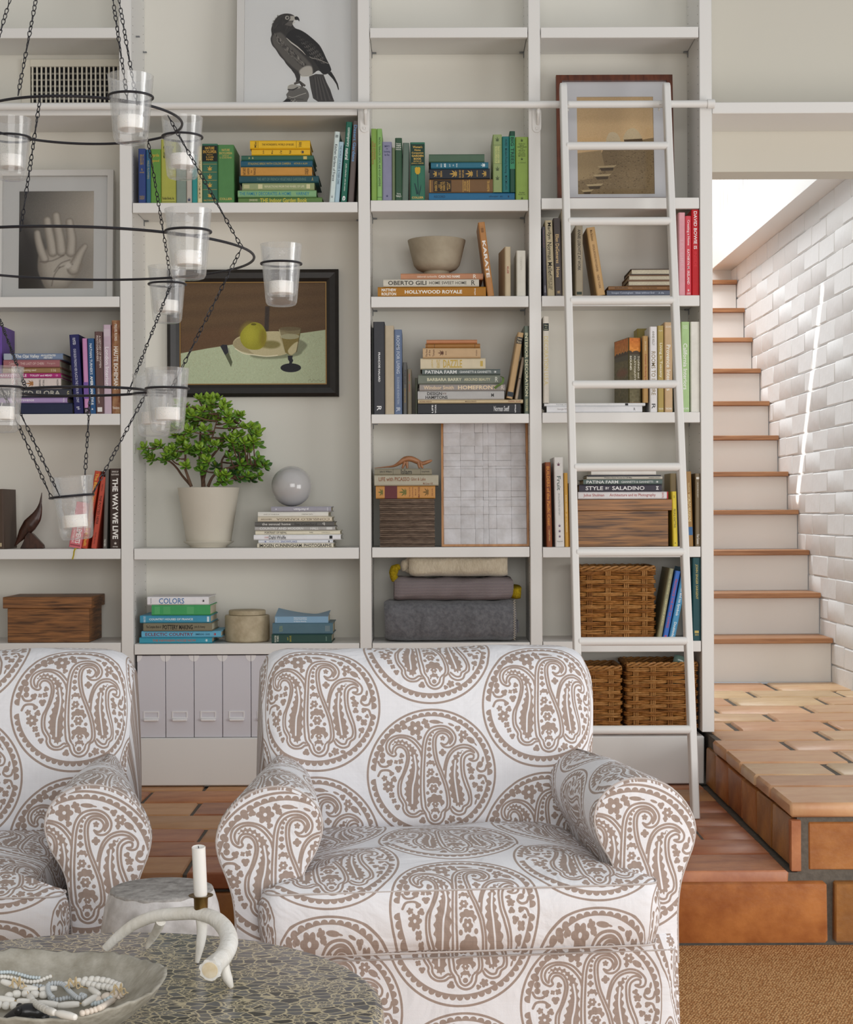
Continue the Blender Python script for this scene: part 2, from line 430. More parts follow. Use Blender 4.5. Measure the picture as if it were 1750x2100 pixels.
TERRA = [mat('terracotta_%d' % i, a, .42, .45, noise=(7, .2), bump=(34, .3), stretch=(1, 2.2, 1), col2=b)
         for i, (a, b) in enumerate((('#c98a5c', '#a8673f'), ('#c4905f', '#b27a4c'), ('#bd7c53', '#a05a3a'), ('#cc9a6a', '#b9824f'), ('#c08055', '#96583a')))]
TERRA_L = [mat('lit_terracotta_%d' % i, a, .4, .5, noise=(8, .2), bump=(38, .3), stretch=(1, 2.2, 1), col2=b)  # terracotta for the landing, its lit tone put into the colour
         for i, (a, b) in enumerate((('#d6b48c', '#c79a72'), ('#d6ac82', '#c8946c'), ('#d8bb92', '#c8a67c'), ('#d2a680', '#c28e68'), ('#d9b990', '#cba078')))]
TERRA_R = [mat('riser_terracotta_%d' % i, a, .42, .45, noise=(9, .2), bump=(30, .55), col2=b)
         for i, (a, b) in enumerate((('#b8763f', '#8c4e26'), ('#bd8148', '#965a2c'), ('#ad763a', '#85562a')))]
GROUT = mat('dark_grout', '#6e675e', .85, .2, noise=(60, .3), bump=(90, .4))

def tile(parent, lo, hi, mats, bev=.005, name='tile'):
    m = MB(); j = lambda: RND.uniform(-.0022, .0022)
    cx = [(a + b) / 2 for a, b in zip(lo, hi)]
    l = [lo[k] - cx[k] for k in range(3)]; h = [hi[k] - cx[k] for k in range(3)]
    m.box(l, h, bev)
    m.v = [(x + j(), y + j(), z + j() * .5) for x, y, z in m.v]
    return m.build(name, RND.choice(mats), parent, 'flat', loc=cx)

# lower brick level
m = MB(); m.box((-2.6, Y_STEP + .012, -.02), (X_LAND + .01, YF + .05, Z_LOW - .006))
floor = tag(m.build('floor', GROUT), kind='structure')
rows = [(4.515, 4.742), (4.742, 4.956), (4.956, 5.167), (5.167, 5.40), (5.40, 5.63), (5.63, 5.86), (5.86, 6.0)]
offs = [.25, .08, -.1, .16, -.03, .21, .02]
for (a, b), o in zip(rows, offs):
    x = X_LAND - .012 - (.33 if o > .1 else .42)
    xs = [X_LAND - .012, X_LAND - .012 - (.26 + o)]
    while xs[-1] > -2.2: xs.append(xs[-1] - .375 - RND.uniform(-.02, .02))
    for x1, x0 in zip(xs, xs[1:]):
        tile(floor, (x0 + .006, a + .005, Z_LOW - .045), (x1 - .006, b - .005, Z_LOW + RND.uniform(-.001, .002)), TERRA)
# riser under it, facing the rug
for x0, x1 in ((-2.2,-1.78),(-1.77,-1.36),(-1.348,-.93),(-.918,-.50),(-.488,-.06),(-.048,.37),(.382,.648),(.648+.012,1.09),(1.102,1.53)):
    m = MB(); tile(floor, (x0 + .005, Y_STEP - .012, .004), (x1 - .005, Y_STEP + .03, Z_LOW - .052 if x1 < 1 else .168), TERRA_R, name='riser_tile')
# landing
m = MB(); m.box((X_LAND + .0102, Y_STEP + .014, -.02), (2.9, 7.7, Z_LAND - .008))
landing = tag(m.build('floor_landing', GROUT), kind='structure')
ys = [4.508, 4.785, 5.0, 5.24, 5.507, 5.75, 6.01, 6.26, 6.52, 6.79, 7.07, 7.34, 7.685]
first = [.36, .42, .26, .36, .235, .37, .1, .29, .12, .24, .38, .17]
for i in range(12):
    a, b = ys[i], ys[i + 1]
    x0 = X_LAND - .012 if b < 5.95 else X_LAND + .03
    xs = [x0, x0 + first[i]]
    if first[i] > .33 and i < 5: xs = [x0, x0 + .27 + .09 * (i % 2)]
    while xs[-1] < 2.3: xs.append(xs[-1] + .37 + RND.uniform(-.02, .02))
    for p, q in zip(xs, xs[1:]):
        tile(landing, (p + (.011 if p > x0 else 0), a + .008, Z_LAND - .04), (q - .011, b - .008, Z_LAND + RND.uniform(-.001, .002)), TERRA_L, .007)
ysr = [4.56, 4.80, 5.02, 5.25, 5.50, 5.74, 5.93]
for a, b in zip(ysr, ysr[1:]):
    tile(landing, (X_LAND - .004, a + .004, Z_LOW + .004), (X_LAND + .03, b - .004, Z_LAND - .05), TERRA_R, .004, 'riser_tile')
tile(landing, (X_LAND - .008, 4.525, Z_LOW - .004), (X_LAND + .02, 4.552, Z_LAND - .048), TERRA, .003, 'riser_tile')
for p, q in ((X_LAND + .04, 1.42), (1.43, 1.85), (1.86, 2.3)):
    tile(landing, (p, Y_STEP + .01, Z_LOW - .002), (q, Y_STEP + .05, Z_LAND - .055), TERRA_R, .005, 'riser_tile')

# sisal rug
def sisal():
    m = bpy.data.materials.new('sisal'); m.use_nodes = True; nt = m.node_tree; b = nt.nodes['Principled BSDF']
    b.inputs['Roughness'].default_value = .85; b.inputs['Specular IOR Level'].default_value = .15
    tc = nt.nodes.new('ShaderNodeTexCoord'); mp = nt.nodes.new('ShaderNodeMapping'); mp.inputs['Rotation'].default_value = (0, 0, .6)
    mp.inputs['Scale'].default_value = (1.0, .62, 1)
    nt.links.new(tc.outputs['Object'], mp.inputs['Vector'])
    v = nt.nodes.new('ShaderNodeTexVoronoi'); v.inputs['Scale'].default_value = 165; v.inputs['Randomness'].default_value = .5
    nt.links.new(mp.outputs[0], v.inputs['Vector'])
    n = nt.nodes.new('ShaderNodeTexNoise'); n.inputs['Scale'].default_value = 60; n.inputs['Detail'].default_value = 4
    nt.links.new(mp.outputs[0], n.inputs['Vector'])
    r = nt.nodes.new('ShaderNodeValToRGB'); e = r.color_ramp.elements
    e[0].position = .05; e[0].color = (*hx('#f0c48c'), 1); e[1].position = .66; e[1].color = (*hx('#a87344'), 1)
    mx = nt.nodes.new('ShaderNodeMix'); mx.data_type = 'RGBA'; mx.blend_type = 'MULTIPLY'; mx.inputs['Factor'].default_value = .35
    r2 = nt.nodes.new('ShaderNodeValToRGB'); r2.color_ramp.elements[0].color = (.55, .5, .45, 1); r2.color_ramp.elements[0].position = .3; r2.color_ramp.elements[1].position = .7
    nt.links.new(v.outputs['Distance'], r.inputs['Fac']); nt.links.new(n.outputs['Fac'], r2.inputs['Fac'])
    nt.links.new(r.outputs[0], mx.inputs['A']); nt.links.new(r2.outputs[0], mx.inputs['B']); nt.links.new(mx.outputs['Result'], b.inputs['Base Color'])
    bp = nt.nodes.new('ShaderNodeBump'); bp.inputs['Strength'].default_value = .9; bp.inputs['Distance'].default_value = .004; bp.invert = True
    nt.links.new(v.outputs['Distance'], bp.inputs['Height']); nt.links.new(bp.outputs[0], b.inputs['Normal'])
    return m
m = MB(); m.box((-2.6, -1.0, -.012), (2.6, Y_STEP - .014, 0), .004)
tag(m.build('sisal_rug', sisal()), 'tan woven sisal rug covering the floor below the brick step', 'rug')

# painted brick wall beside the stairs
BRICKP = mat('painted_brick', '#eceae8', .6, .25, bump=(13, 1.0))
m = MB(); m.box((X_WALL + .009, 6.45, .2), (X_WALL + .2, 10.4, 2.66))
wall_right = tag(m.build('wall_right', BRICKP), kind='structure')
bm_lib = []
for k in range(6):
    q = MB(); q.box((0, .001, .0008), (.05, .299, .0992), .006)
    q.v = [(x + RND.uniform(0, .0018), y + RND.uniform(-.003, .003), z + RND.uniform(-.003, .003)) for x, y, z in q.v]
    bm_lib.append(q.mesh('brick', BRICKP, 'flat'))
for r in range(23):
    z = Z_LAND - .02 + r * .1
    for c in range(11):
        y = 7.02 + c * .3 - (.15 if r % 2 else 0)
        link('brick', bm_lib[(r * 5 + c * 7) % 6], wall_right, (X_WALL - RND.uniform(0, .003), y, z))
# stair: eleven treads, twelve risers
OAK = wood('oiled_oak', '#b9855a', '#96643e', 5, (.8, 12, 12), .4)
stair = tag(link('staircase', None, None, (1.4, 7.69, Z_LAND)), 'white painted stairs with oak treads climbing beside the brick wall', 'staircase')
for n in range(11):
    z = .59 + .198 * n; y = 7.69 + .232 * n
    m = MB(); m.box((-.5, y - 7.69 - .036, z - Z_LAND - .024), (X_WALL - 1.4 - .004, min(y - 7.69 + .24, 2.505), z - Z_LAND), .003)
    m.build('tread', OAK, stair, 'flat')
    z0 = Z_LAND if n == 0 else z - .198
    m = MB(); m.box((-.5, y - 7.69, z0 - Z_LAND + .001), (X_WALL - 1.4 - .005, y - 7.69 + .02, z - Z_LAND - .025), .001)
    m.build('riser', PAINT, stair, 'flat')
# upper stairwell walls: a trim band, boards above it, and the end wall
m = MB(); m.box((1.755, 6.39, 2.66), (2.0, 10.2, 2.955), .002)
tag(m.build('trim_stairwell', PAINT), kind='structure')
m = MB(); m.box((1.772, 6.39, 2.955), (2.0, 10.2, 4.6))
wall_up = tag(m.build('wall_stairwell', PAINT), kind='structure')
pl = MB(); pl.box((0, .003, 0), (.012, .117, 1.6), .003); pl = pl.mesh('plank', PAINT, 'flat')
for k in range(31): link('plank', pl, wall_up, (1.761, 6.42 + k * .12, 2.957))
m = MB(); m.box((.6, 10.2, 2.3), (2.1, 10.3, 4.6)); tag(m.build('wall_back', PAINT), kind='structure')
# header over the stair opening and its ledge
m = MB(); m.box((1.0, YB, 2.4545), (3.4, 6.38, 4.2)); tag(m.build('wall_header', WALLP), kind='structure')
m = MB(); m.box((1.032, YF, 2.606), (3.4, YB, 2.6465), .002); tag(m.build('trim_ledge', PAINT), kind='structure')
m = MB(); m.box((X_WALL + .02, 6.39, Z_LAND - .02), (3.4, 6.448, 2.454)); tag(m.build('wall_return', PAINT), kind='structure')
# wall behind the bookcase (seen only past its sides)
m = MB(); m.box((-3.4, YB + .03, .0), (1.0, 6.38, 4.2)); tag(m.build('wall_behind_bookcase', WALLP), kind='structure')

# the rest of the room: a wall on the far left and the window wall behind the camera
m = MB(); m.box((-3.5, -2.35, -.01), (-3.4, YB + .03, 4.2)); tag(m.build('wall_left', WALLP), kind='structure')
m = MB()
for lo, hi in (((-3.4, -.01), (-1.3, 4.2)), ((3.2, -.01), (5.2, 4.2)), ((-1.3, 3.2), (3.2, 4.2)), ((-1.3, -.01), (3.2, .5))):
    m.box((lo[0], -2.35, lo[1]), (hi[0], -2.25, hi[1]))
tag(m.build('wall_front', WALLP), kind='structure')

# ------------------------------------------------------------------ built-in bookcase
STILES = [(-104, -79), (248, 273), (737.5, 761.5), (1087.5, 1112), (1438.5, 1464)]
SHELF = {'A': [(57,78),(223,237),(608.5,630),(849,872),(1126,1147),(1319,1342)],
         'B': [(223,237),(415,436),(1124,1147),(1320,1342)],
         'C': [(56,77),(410,433),(607.5,630),(849,868),(1122,1143),(1318,1340)],
         'D': [(55,77),(405.5,428),(606,628),(845.5,867),(1121.5,1143),(1315,1337)]}
BAYX = {'A': (-79, 248), 'B': (273, 737.5), 'C': (761.5, 1087.5), 'D': (1112, 1438.5)}
def sz(bay, i):
    """height of the top of a shelf; i = -1 is the floor of the bottom compartment"""
    if i == -1: return .372
    a, b = BAYX[bay]; return W((a + b) / 2, SHELF[bay][i][0], YF).z
case = tag(link('bookcase', None, None, (0, YF, Z_LOW)), 'white built-in bookcase filling the wall behind the armchairs', 'bookcase')
def cpart(name, lo, hi, bev=.002, mt=PAINT, **k):
    m = MB(); m.box([a - b for a, b in zip(lo, (0, YF, Z_LOW))], [a - b for a, b in zip(hi, (0, YF, Z_LOW))], bev)
    return m.build(name, mt, case, 'flat', **k)
sx = []
for a, b in STILES:
    x0, x1 = W(a, 1050, YF).x, W(b, 1050, YF).x; sx.append((x0, x1))
    cpart('upright', (x0, YF, Z_LAND + .002 if a > 1400 else .372), (x1, YB, 3.45))
XL = {'A': (sx[0][1], sx[1][0]), 'B': (sx[1][1], sx[2][0]), 'C': (sx[2][1], sx[3][0]), 'D': (sx[3][1], sx[4][0])}
cpart('back_panel', (sx[0][0], YB, .372), (sx[4][1] - .03, YB + .02, 3.45), .001, PAINT_BACK)
cpart('plinth', (sx[0][0], YF, Z_LOW + .003), (X_LAND - .006, YB, .372), .004)
for bay, L in SHELF.items():
    x0, x1 = XL[bay]; a, b = BAYX[bay]
    for yt, yb in L:
        zt, zb = W((a + b) / 2, yt, YF).z, W((a + b) / 2, yb, YF).z
        m = MB(); o = Vector((0, YF, Z_LOW))
        e = .0025
        m.box(Vector((x0 + e, YF + .001, zb)) - o, Vector((x1 - e, YF + .022, zt)) - o, .0015)
        m.box(Vector((x0 + e, YF + .0222, zt - .019)) - o, Vector((x1 - e, YB - .001, zt - .0002)) - o, 0)
        m.build('shelf', PAINT, case, 'flat')
        if bay == 'A' and yt < 800 or (bay, yt) in (('A', 849), ('A', 1126), ('A', 1319)): continue
        for s in (x0, x1):
            for yy in (YB - .03,):
                k = MB(); d = .018 if s == x0 else -.018
                xa, xb = sorted((s, s + d))
                k.box(Vector((xa, yy - .006, zt - .024)) - o, Vector((xb, yy + .006, zt - .0195)) - o, .001)
                xa, xb = sorted((s, s + d * .15))
                k.box(Vector((xa, yy - .005, zt - .04)) - o, Vector((xb, yy + .005, zt - .0245)) - o, .001)
                k.build('shelf_pin', CHROME, case)
# spare pins left in the tall niche and rows of pin holes
for px, py in ((276, 75), (296, 107), (733, 72)):
    p = W(px, py, 6.05 if px < 290 else 6.2); k = MB()
    d = .014 if px < 700 else -.014
    xa, xb = sorted((XL['B'][0 if d > 0 else 1], XL['B'][0 if d > 0 else 1] + d))
    k.box((xa, p.y - YF - .005, p.z - Z_LOW - .003), (xb, p.y - YF + .005, p.z - Z_LOW + .002), .001); k.build('shelf_pin', CHROME, case)
k = MB()
for bay, side in (('B', 0), ('D', 1), ('C', 1), ('C', 0)):
    s = XL[bay][side]
    for yy in (YF + .035, YB - .03):
        for i in range(96):
            z = .42 + i * .0315
            k.prism([(yy - YF + .0022 * math.cos(t), z - Z_LOW + .0022 * math.sin(t)) for t in (0, 1.05, 2.1, 3.14, 4.2, 5.25)], s - .0004, s + .0004, 'x')
tag(k.build('pin_holes', mat('pin_hole', '#6d675d', .9), case), kind='stuff')

# ------------------------------------------------------------------ ladder rail and ladder
YR = 5.911
zr = W(875, 215.5, YR).z
rail = tag(link('ladder_rail', None, None, (0, YR, zr)), 'long white pipe rail running across the upper bookcase', 'rail')
m = MB(); m.tube([(-1.75, 0, 0), (W(1452, 215, YR).x, 0, 0)], .0132, 16); m.build('pipe', PAINT, rail, True)
m = MB(); xa = W(1450, 215, YR).x
m.tube([(xa, 0, 0), (xa + .002, 0, 0), (xa + .026, 0, 0), (xa + .028, 0, 0)], [.0142, .0165, .0165, .0145], 18); m.build('end_cap', PAINT, rail, True)
for px in (748, 1101):
    x = W(px, 250, YF).x; zc = [W(px, q, YF).z - zr for q in (226, 240, 262, 276)]
    m = MB()
    pl_ = [(x - .016, zc[0]), (x + .016, zc[0])] + [(x + .016 * math.cos(t), zc[2] - .018 * math.sin(t)) for t in np.linspace(0, PI, 9)]
    m.prism(pl_, YF - YR - .005, YF - YR - .0005, 'y')
    m.build('bracket_plate', PAINT, rail, 'flat')
    m = MB(); m.tube(spline([(x + .004, YF - YR - .006, zc[2] + .012), (x + .004, YF - YR - .03, zc[1] + .004), (x + .004, .012, -.014), (x + .004, 0, -.006)], 5), [.006] * 6 + [.008] * 5 + [.007] * 5, 10)
    m.build('bracket_arm', PAINT, rail, True)
    m = MB(); m.lathe([(0, 0), (.004, .001), (.0045, .003)][::-1], 12); 
    m.build('screw', PAINT, rail, True, loc=(x, YF - YR - .007, zc[2] - .004), rot=(PI / 2, 0, 0))

lb = Vector((0, 5.28, Z_LOW)); xl, xr = .491, .857
tilt = math.atan(.58 / 2.508)
lad = tag(link('library_ladder', None, None, ((xl + xr) / 2, 5.28, Z_LOW + .001), (-tilt, 0, 0)), 'white wooden library ladder hooked over the pipe rail', 'ladder')
Lh = math.hypot(.58, 2.508); hw = (xr - xl) / 2
for sx_ in (-1, 1):
    m = MB(); n = 6
    prof = [(0, .0)] + [(.055, .0 + .055 * math.tan(tilt))] + [(.055, Lh - .03)] + [(.0275 + .0275 * math.cos(t), Lh - .03 + .03 * math.sin(t)) for t in np.linspace(.3, PI - .3, 6)] + [(0, Lh - .03)]
    m.prism(prof, sx_ * hw - .012, sx_ * hw + .012, 'x')
    o = m.build('side_rail', PAINT, lad, 'flat')
    bv = o.modifiers.new('edge', 'BEVEL'); bv.width = .004; bv.segments = 2; bv.limit_method = 'ANGLE'
for sx_ in (-1, 1):      # steel hooks over the pipe
    m = MB(); zl = (zr - Z_LOW) / math.cos(tilt); m.tube([(sx_ * (hw - .02), .050 + .017 * math.cos(a) + .018, zl + .005 + .02 * math.sin(a)) for a in np.linspace(-.4, PI, 10)], .0032, 6); m.build('hook', PAINT, lad, True)
for py in (300, 455, 618, 790, 960, 1135, 1318, 1500):
    # ladder front: Y = 5.28 + .2313 (z - z0)
    q = (py - 1050 - 1.6) / F; k = .58 / 2.508
    z = (CZ - q * (5.28 - k * Z_LOW)) / (1 + q * k)
    L = (z - Z_LOW) / math.cos(tilt)
    m = MB(); e = hw - .006
    m.tube([(-e - .004, .011, L), (-e, .011, L), (e, .011, L), (e + .004, .011, L)], [.009, .0142, .0142, .009], 16)
    m.build('rung', PAINT, lad, True)
# ------------------------------------------------------------------ lettering
_glyph = {}
def text_shape(txt, bold=0.0, leading=1.0):
    """outline of a line of lettering, fitted to a unit box: (verts, faces)"""
    k = (txt, bold, leading)
    if k not in _glyph:
        cu = bpy.data.curves.new('lettering', 'FONT'); cu.body = txt; cu.resolution_u = 2; cu.offset = bold
        cu.align_x = 'CENTER'; cu.space_line = leading
        o = bpy.data.objects.new('lettering', cu)
        COL.objects.link(o); dg = bpy.context.evaluated_depsgraph_get()
        me = bpy.data.meshes.new_from_object(o.evaluated_get(dg))
        bpy.data.objects.remove(o); bpy.data.curves.remove(cu)
        v = np.array([q.co[:2] for q in me.vertices]); f = [tuple(p.vertices) for p in me.polygons]
        bpy.data.meshes.remove(me)
        lo, hi = v.min(0), v.max(0)
        _glyph[k] = ((v - lo) / (hi - lo), f)
    return _glyph[k]
def lettering(parent, txt, origin, du, dv, mt, name='spine_title', bold=.012):
    """lay lettering over the parallelogram origin + u*du + v*dv (local coordinates of parent)"""
    v, f = text_shape(txt, bold)
    o = Vector(origin); du = Vector(du); dv = Vector(dv)
    me = bpy.data.meshes.new(name)
    me.from_pydata([tuple(o + du * a + dv * b) for a, b in v], [], f)
    me.materials.append(mt)
    return link(name, me, parent)
def ink(c): return mat('ink_' + c, c, .45, .3)

# ------------------------------------------------------------------ books
def cloth(c):
    if c == 'marbled': return mat('marbled_paper', '#b58f68', .5, .3, noise=(55, .3), col2='#7a3f26', stretch=(1, 1, .45))
    return mat('cover_' + c, hx(c, 1.15), .48, .35, noise=(30, .1))
def make_book(T, D, H, c, texts, name='book', pages_out=False, paper=PAGES, b=.0028, inset=.004):
    """spine towards -y, x thickness, z height; origin at the lower front left corner"""
    b = min(b, T * .22); e = min(.0035, T * .3)
    m = MB()
    if pages_out:   # fore-edge towards the viewer
        poly = [(0, 0), (b, 0), (b, D - b), (T - b, D - b), (T - b, 0), (T, 0), (T, D - e), (T - e, D), (e, D), (0, D - e)]
    else:
        poly = [(e, 0), (T - e, 0), (T, e), (T, D), (T - b, D), (T - b, b), (b, b), (b, D), (0, D), (0, e)]
    m.prism(poly, 0, H, 'z')
    o = m.build(name, cloth(c), None, 'flat')
    m = MB(); y0, y1 = (inset, D - b - .0005) if pages_out else (b + .0005, D - inset)
    m.box((b + .0002, y0, inset), (T - b - .0002, y1, H - inset)); m.build('page_block', paper, o)
    for t in texts:
        txt, a, z, h, col = t[:5]; mode = t[5] if len(t) > 5 else 'v'; bold = t[6] if len(t) > 6 else .012
        y = -.0003
        if mode == 'v':      # runs from head to tail
            w = h * T; xc = T / 2 if len(t) < 8 else T * t[7]
            lettering(o, txt, (xc - w / 2, y, H * (1 - a)), (0, 0, -H * (z - a)), (w, 0, 0), ink(col), bold=bold)
        elif mode == 'i':    # upside down: tail to head
            w = h * T
            lettering(o, txt, (T / 2 + w / 2, y, H * (1 - z)), (0, 0, H * (z - a)), (-w, 0, 0), ink(col), bold=bold)
        elif mode == 'x':    # across the spine
            w = h * T
            lettering(o, txt, (T / 2 - w / 2, y, H * (1 - z)), (w, 0, 0), (0, 0, H * (z - a)), ink(col), bold=bold)
        elif mode == 'r':    # coloured band or label
            mm = MB(); w = h * T
            mm.box((T / 2 - w / 2, y + .0001, H * (1 - z)), (T / 2 + w / 2, .0001, H * (1 - a))); mm.build('spine_label', ink(col), o)
        elif mode == 'e':    # small stamped emblem: a rosette
            mm = MB(); zc = H * (1 - (a + z) / 2); r = h * T / 2; rh = min(r, H * (z - a) / 2)
            for q0, ln in ((PI / 2, 1), (PI / 2 - .75, .85), (PI / 2 + .75, .85), (PI / 2 - 1.5, .6), (PI / 2 + 1.5, .6)):
                ca, sa = math.cos(q0), math.sin(q0); zb = zc - rh * .55
                Q = [(0, 0), (.35, .13), (.7, .1), (1, 0), (.7, -.1), (.35, -.13)]
                mm.prism([(T / 2 + r * 1.25 * ln * (u * ca - w_ * sa), zb + rh * 1.45 * ln * (u * sa + w_ * ca)) for u, w_ in Q], y, y + .0002, 'y')
            P = [(T / 2 - r * .5, zc - rh * .8), (T / 2 + r * .5, zc - rh * .8), (T / 2 + r * .3, zc - rh * .6), (T / 2 - r * .3, zc - rh * .6)]
            mm.prism(P, y, y + .0002, 'y'); mm.build('spine_emblem', ink(col), o)
    return o
GROUPS = {}
def vbook(bay, sh, x0, x1, yt, c, label, texts=(), lean=0, yb=None, base=None, D=.19, dy=.012, rz=0, group=None, **k):
    """standing book; x0..x1 is the foot of its spine in the photo, yt its top"""
    Y = YF + dy; z = sz(bay, sh) if base is None else base
    pb = 1050 + (CZ - z) * F / Y
    x0w, x1w = W(x0, pb, Y).x, W(x1, pb, Y).x
    if not lean: x0w, x1w = max(x0w, XL[bay][0] + .0008), min(x1w, XL[bay][1] - .0008)
    T = (x1w - x0w) * math.cos(math.radians(lean)); H = (W((x0 + x1) / 2, yt, Y).z - z) / max(.3, math.cos(math.radians(lean)))
    if lean: H -= T * abs(math.tan(math.radians(lean))) * .6
    D = min(D, YB - Y - .004)
    o = make_book(T, D, H, c, texts, **k)
    a = math.radians(lean)
    if lean > 0: o.location = (x1w - T * math.cos(a), Y, z + T * math.sin(a) + .0003)
    else: o.location = (x0w, Y, z + .0003)
    o.rotation_euler = (0, a, math.radians(rz))
    tag(o, label, 'book', group)
    return o
def stack(bay, sh, items, base=None, group=None, dy=.012):
    """books lying flat, given from the bottom up: (x0, x1, y0, y1, cover, label, texts, options)"""
    z = sz(bay, sh) if base is None else base
    z += .0004; out = []
    for it in items:
        x0, x1, y0, y1, c, label = it[:6]; texts = it[6] if len(it) > 6 else (); op = dict(it[7]) if len(it) > 7 else {}
        Y = YF + op.pop('dy', dy + RND.uniform(0, .008)); D = op.pop('D', .19); rz = op.pop('rz', RND.uniform(-.6, .6))
        T = (y1 - y0) * Y / F - .0004
        xa, xb = W(x0, y1, Y).x, W(x1, y1, Y).x
        o = make_book(T, min(D, YB - Y - .006), xb - xa, c, texts, **op)
        o.rotation_euler = (0, -PI / 2, math.radians(rz)); o.location = (xb, Y, z)
        tag(o, label, 'book', group); z += T + .0005; out.append(o)
    return out, z

# ---- wide bay, upper shelf: garden books
G = 'garden books on the wide upper shelf'
vbook('B',1,284,299,305,'#2f4279','navy cloth book with dull gilt title, first in the green garden row',(('BIRDS OF|THE GARDEN'.split('|')[0],.1,.3,.5,'#a68c4a','x'),('&',.36,.4,.2,'#a68c4a','x'),('HAWKES',.42,.45,.6,'#a68c4a','x'),('DOUBLEDAY',.86,.93,.7,'#a68c4a','x')),group=G)
vbook('B',1,300,309,307,'#2f5d7d','slim slate blue book between the navy and the grass green ones',(('WILD FLOWERS',.2,.55,.45,'#9fa58a'),),group=G)
vbook('B',1,309,330,306,'#5d8c3d','grass green book with two yellow words near its head',(('garde',.08,.16,.7,'#c9a83c','x'),('good',.19,.25,.7,'#c9a83c','x')),group=G)
vbook('B',1,330.5,361,286,'#a4a549','tall olive yellow book standing behind a glass cup',(('GARDENING',.1,.3,.7,'#3a3a20','x'),('Rodale Books, Inc.',.9,.95,.8,'#2b2b20','x'),('',.975,.98,.9,'#2b2b20','r')) ,group=G)
vbook('B',1,361.5,382,318,'#7c8a80','grey green book without lettering seen through a glass cup',group=G)
vbook('B',1,382.5,393.5,318,'#b6ada2','beige book with a dark round emblem at its foot',(('',.86,.98,.85,'#26345a','e'),),group=G)
vbook('B',1,394,404.5,318,'#2c8b88','bright teal slim book beside the cream one',group=G)
vbook('B',1,405,414.5,300,'#d6ca9e','cream slim book with small brown capitals, left of the gilt flower spine',(('THE GARDENER WHO CAN ZAMIA MILLER',.25,.92,.45,'#6a5a3a'),),group=G)
vbook('B',1,415,446.5,295,'#336650','thick dark green volume with black label and three gilt flowers',(('',.03,.3,.97,'#17201b','r'),('NATURE',.05,.1,.6,'#d3a649','x',.02),('ENCYCLOPEDIA',.11,.16,.86,'#d3a649','x',.02),('Edited by',.175,.2,.4,'#d3a649','x'),('G. CLYDE',.21,.24,.5,'#d3a649','x'),('FISHER',.25,.28,.45,'#d3a649','x'),('',.34,.345,.9,'#c7a046','r'),('',.36,.46,.42,'#d3a649','e'),('',.475,.48,.9,'#c7a046','r'),('',.5,.6,.42,'#d3a649','e'),('',.615,.62,.9,'#c7a046','r'),('',.64,.74,.42,'#d3a649','e'),('',.77,.775,.9,'#c7a046','r'),('',.81,.91,.42,'#d3a649','e'),('HALCYON HOUSE',.94,.97,.8,'#c7a046','x')),group=G)
vbook('B',1,447,480,297,'#4d7f49','thick mid green volume with gilt title and publisher name at its foot',(('NATURE',.07,.11,.5,'#c9b463','x',.02),('ENCYCLOPEDIA',.125,.165,.8,'#c9b463','x',.02),('EDITED BY',.18,.2,.4,'#c9b463','x'),('G. CLYDE FISHER',.21,.235,.75,'#c9b463','x'),('COLLIER',.91,.95,.78,'#c9b463','x',.02)),group=G)
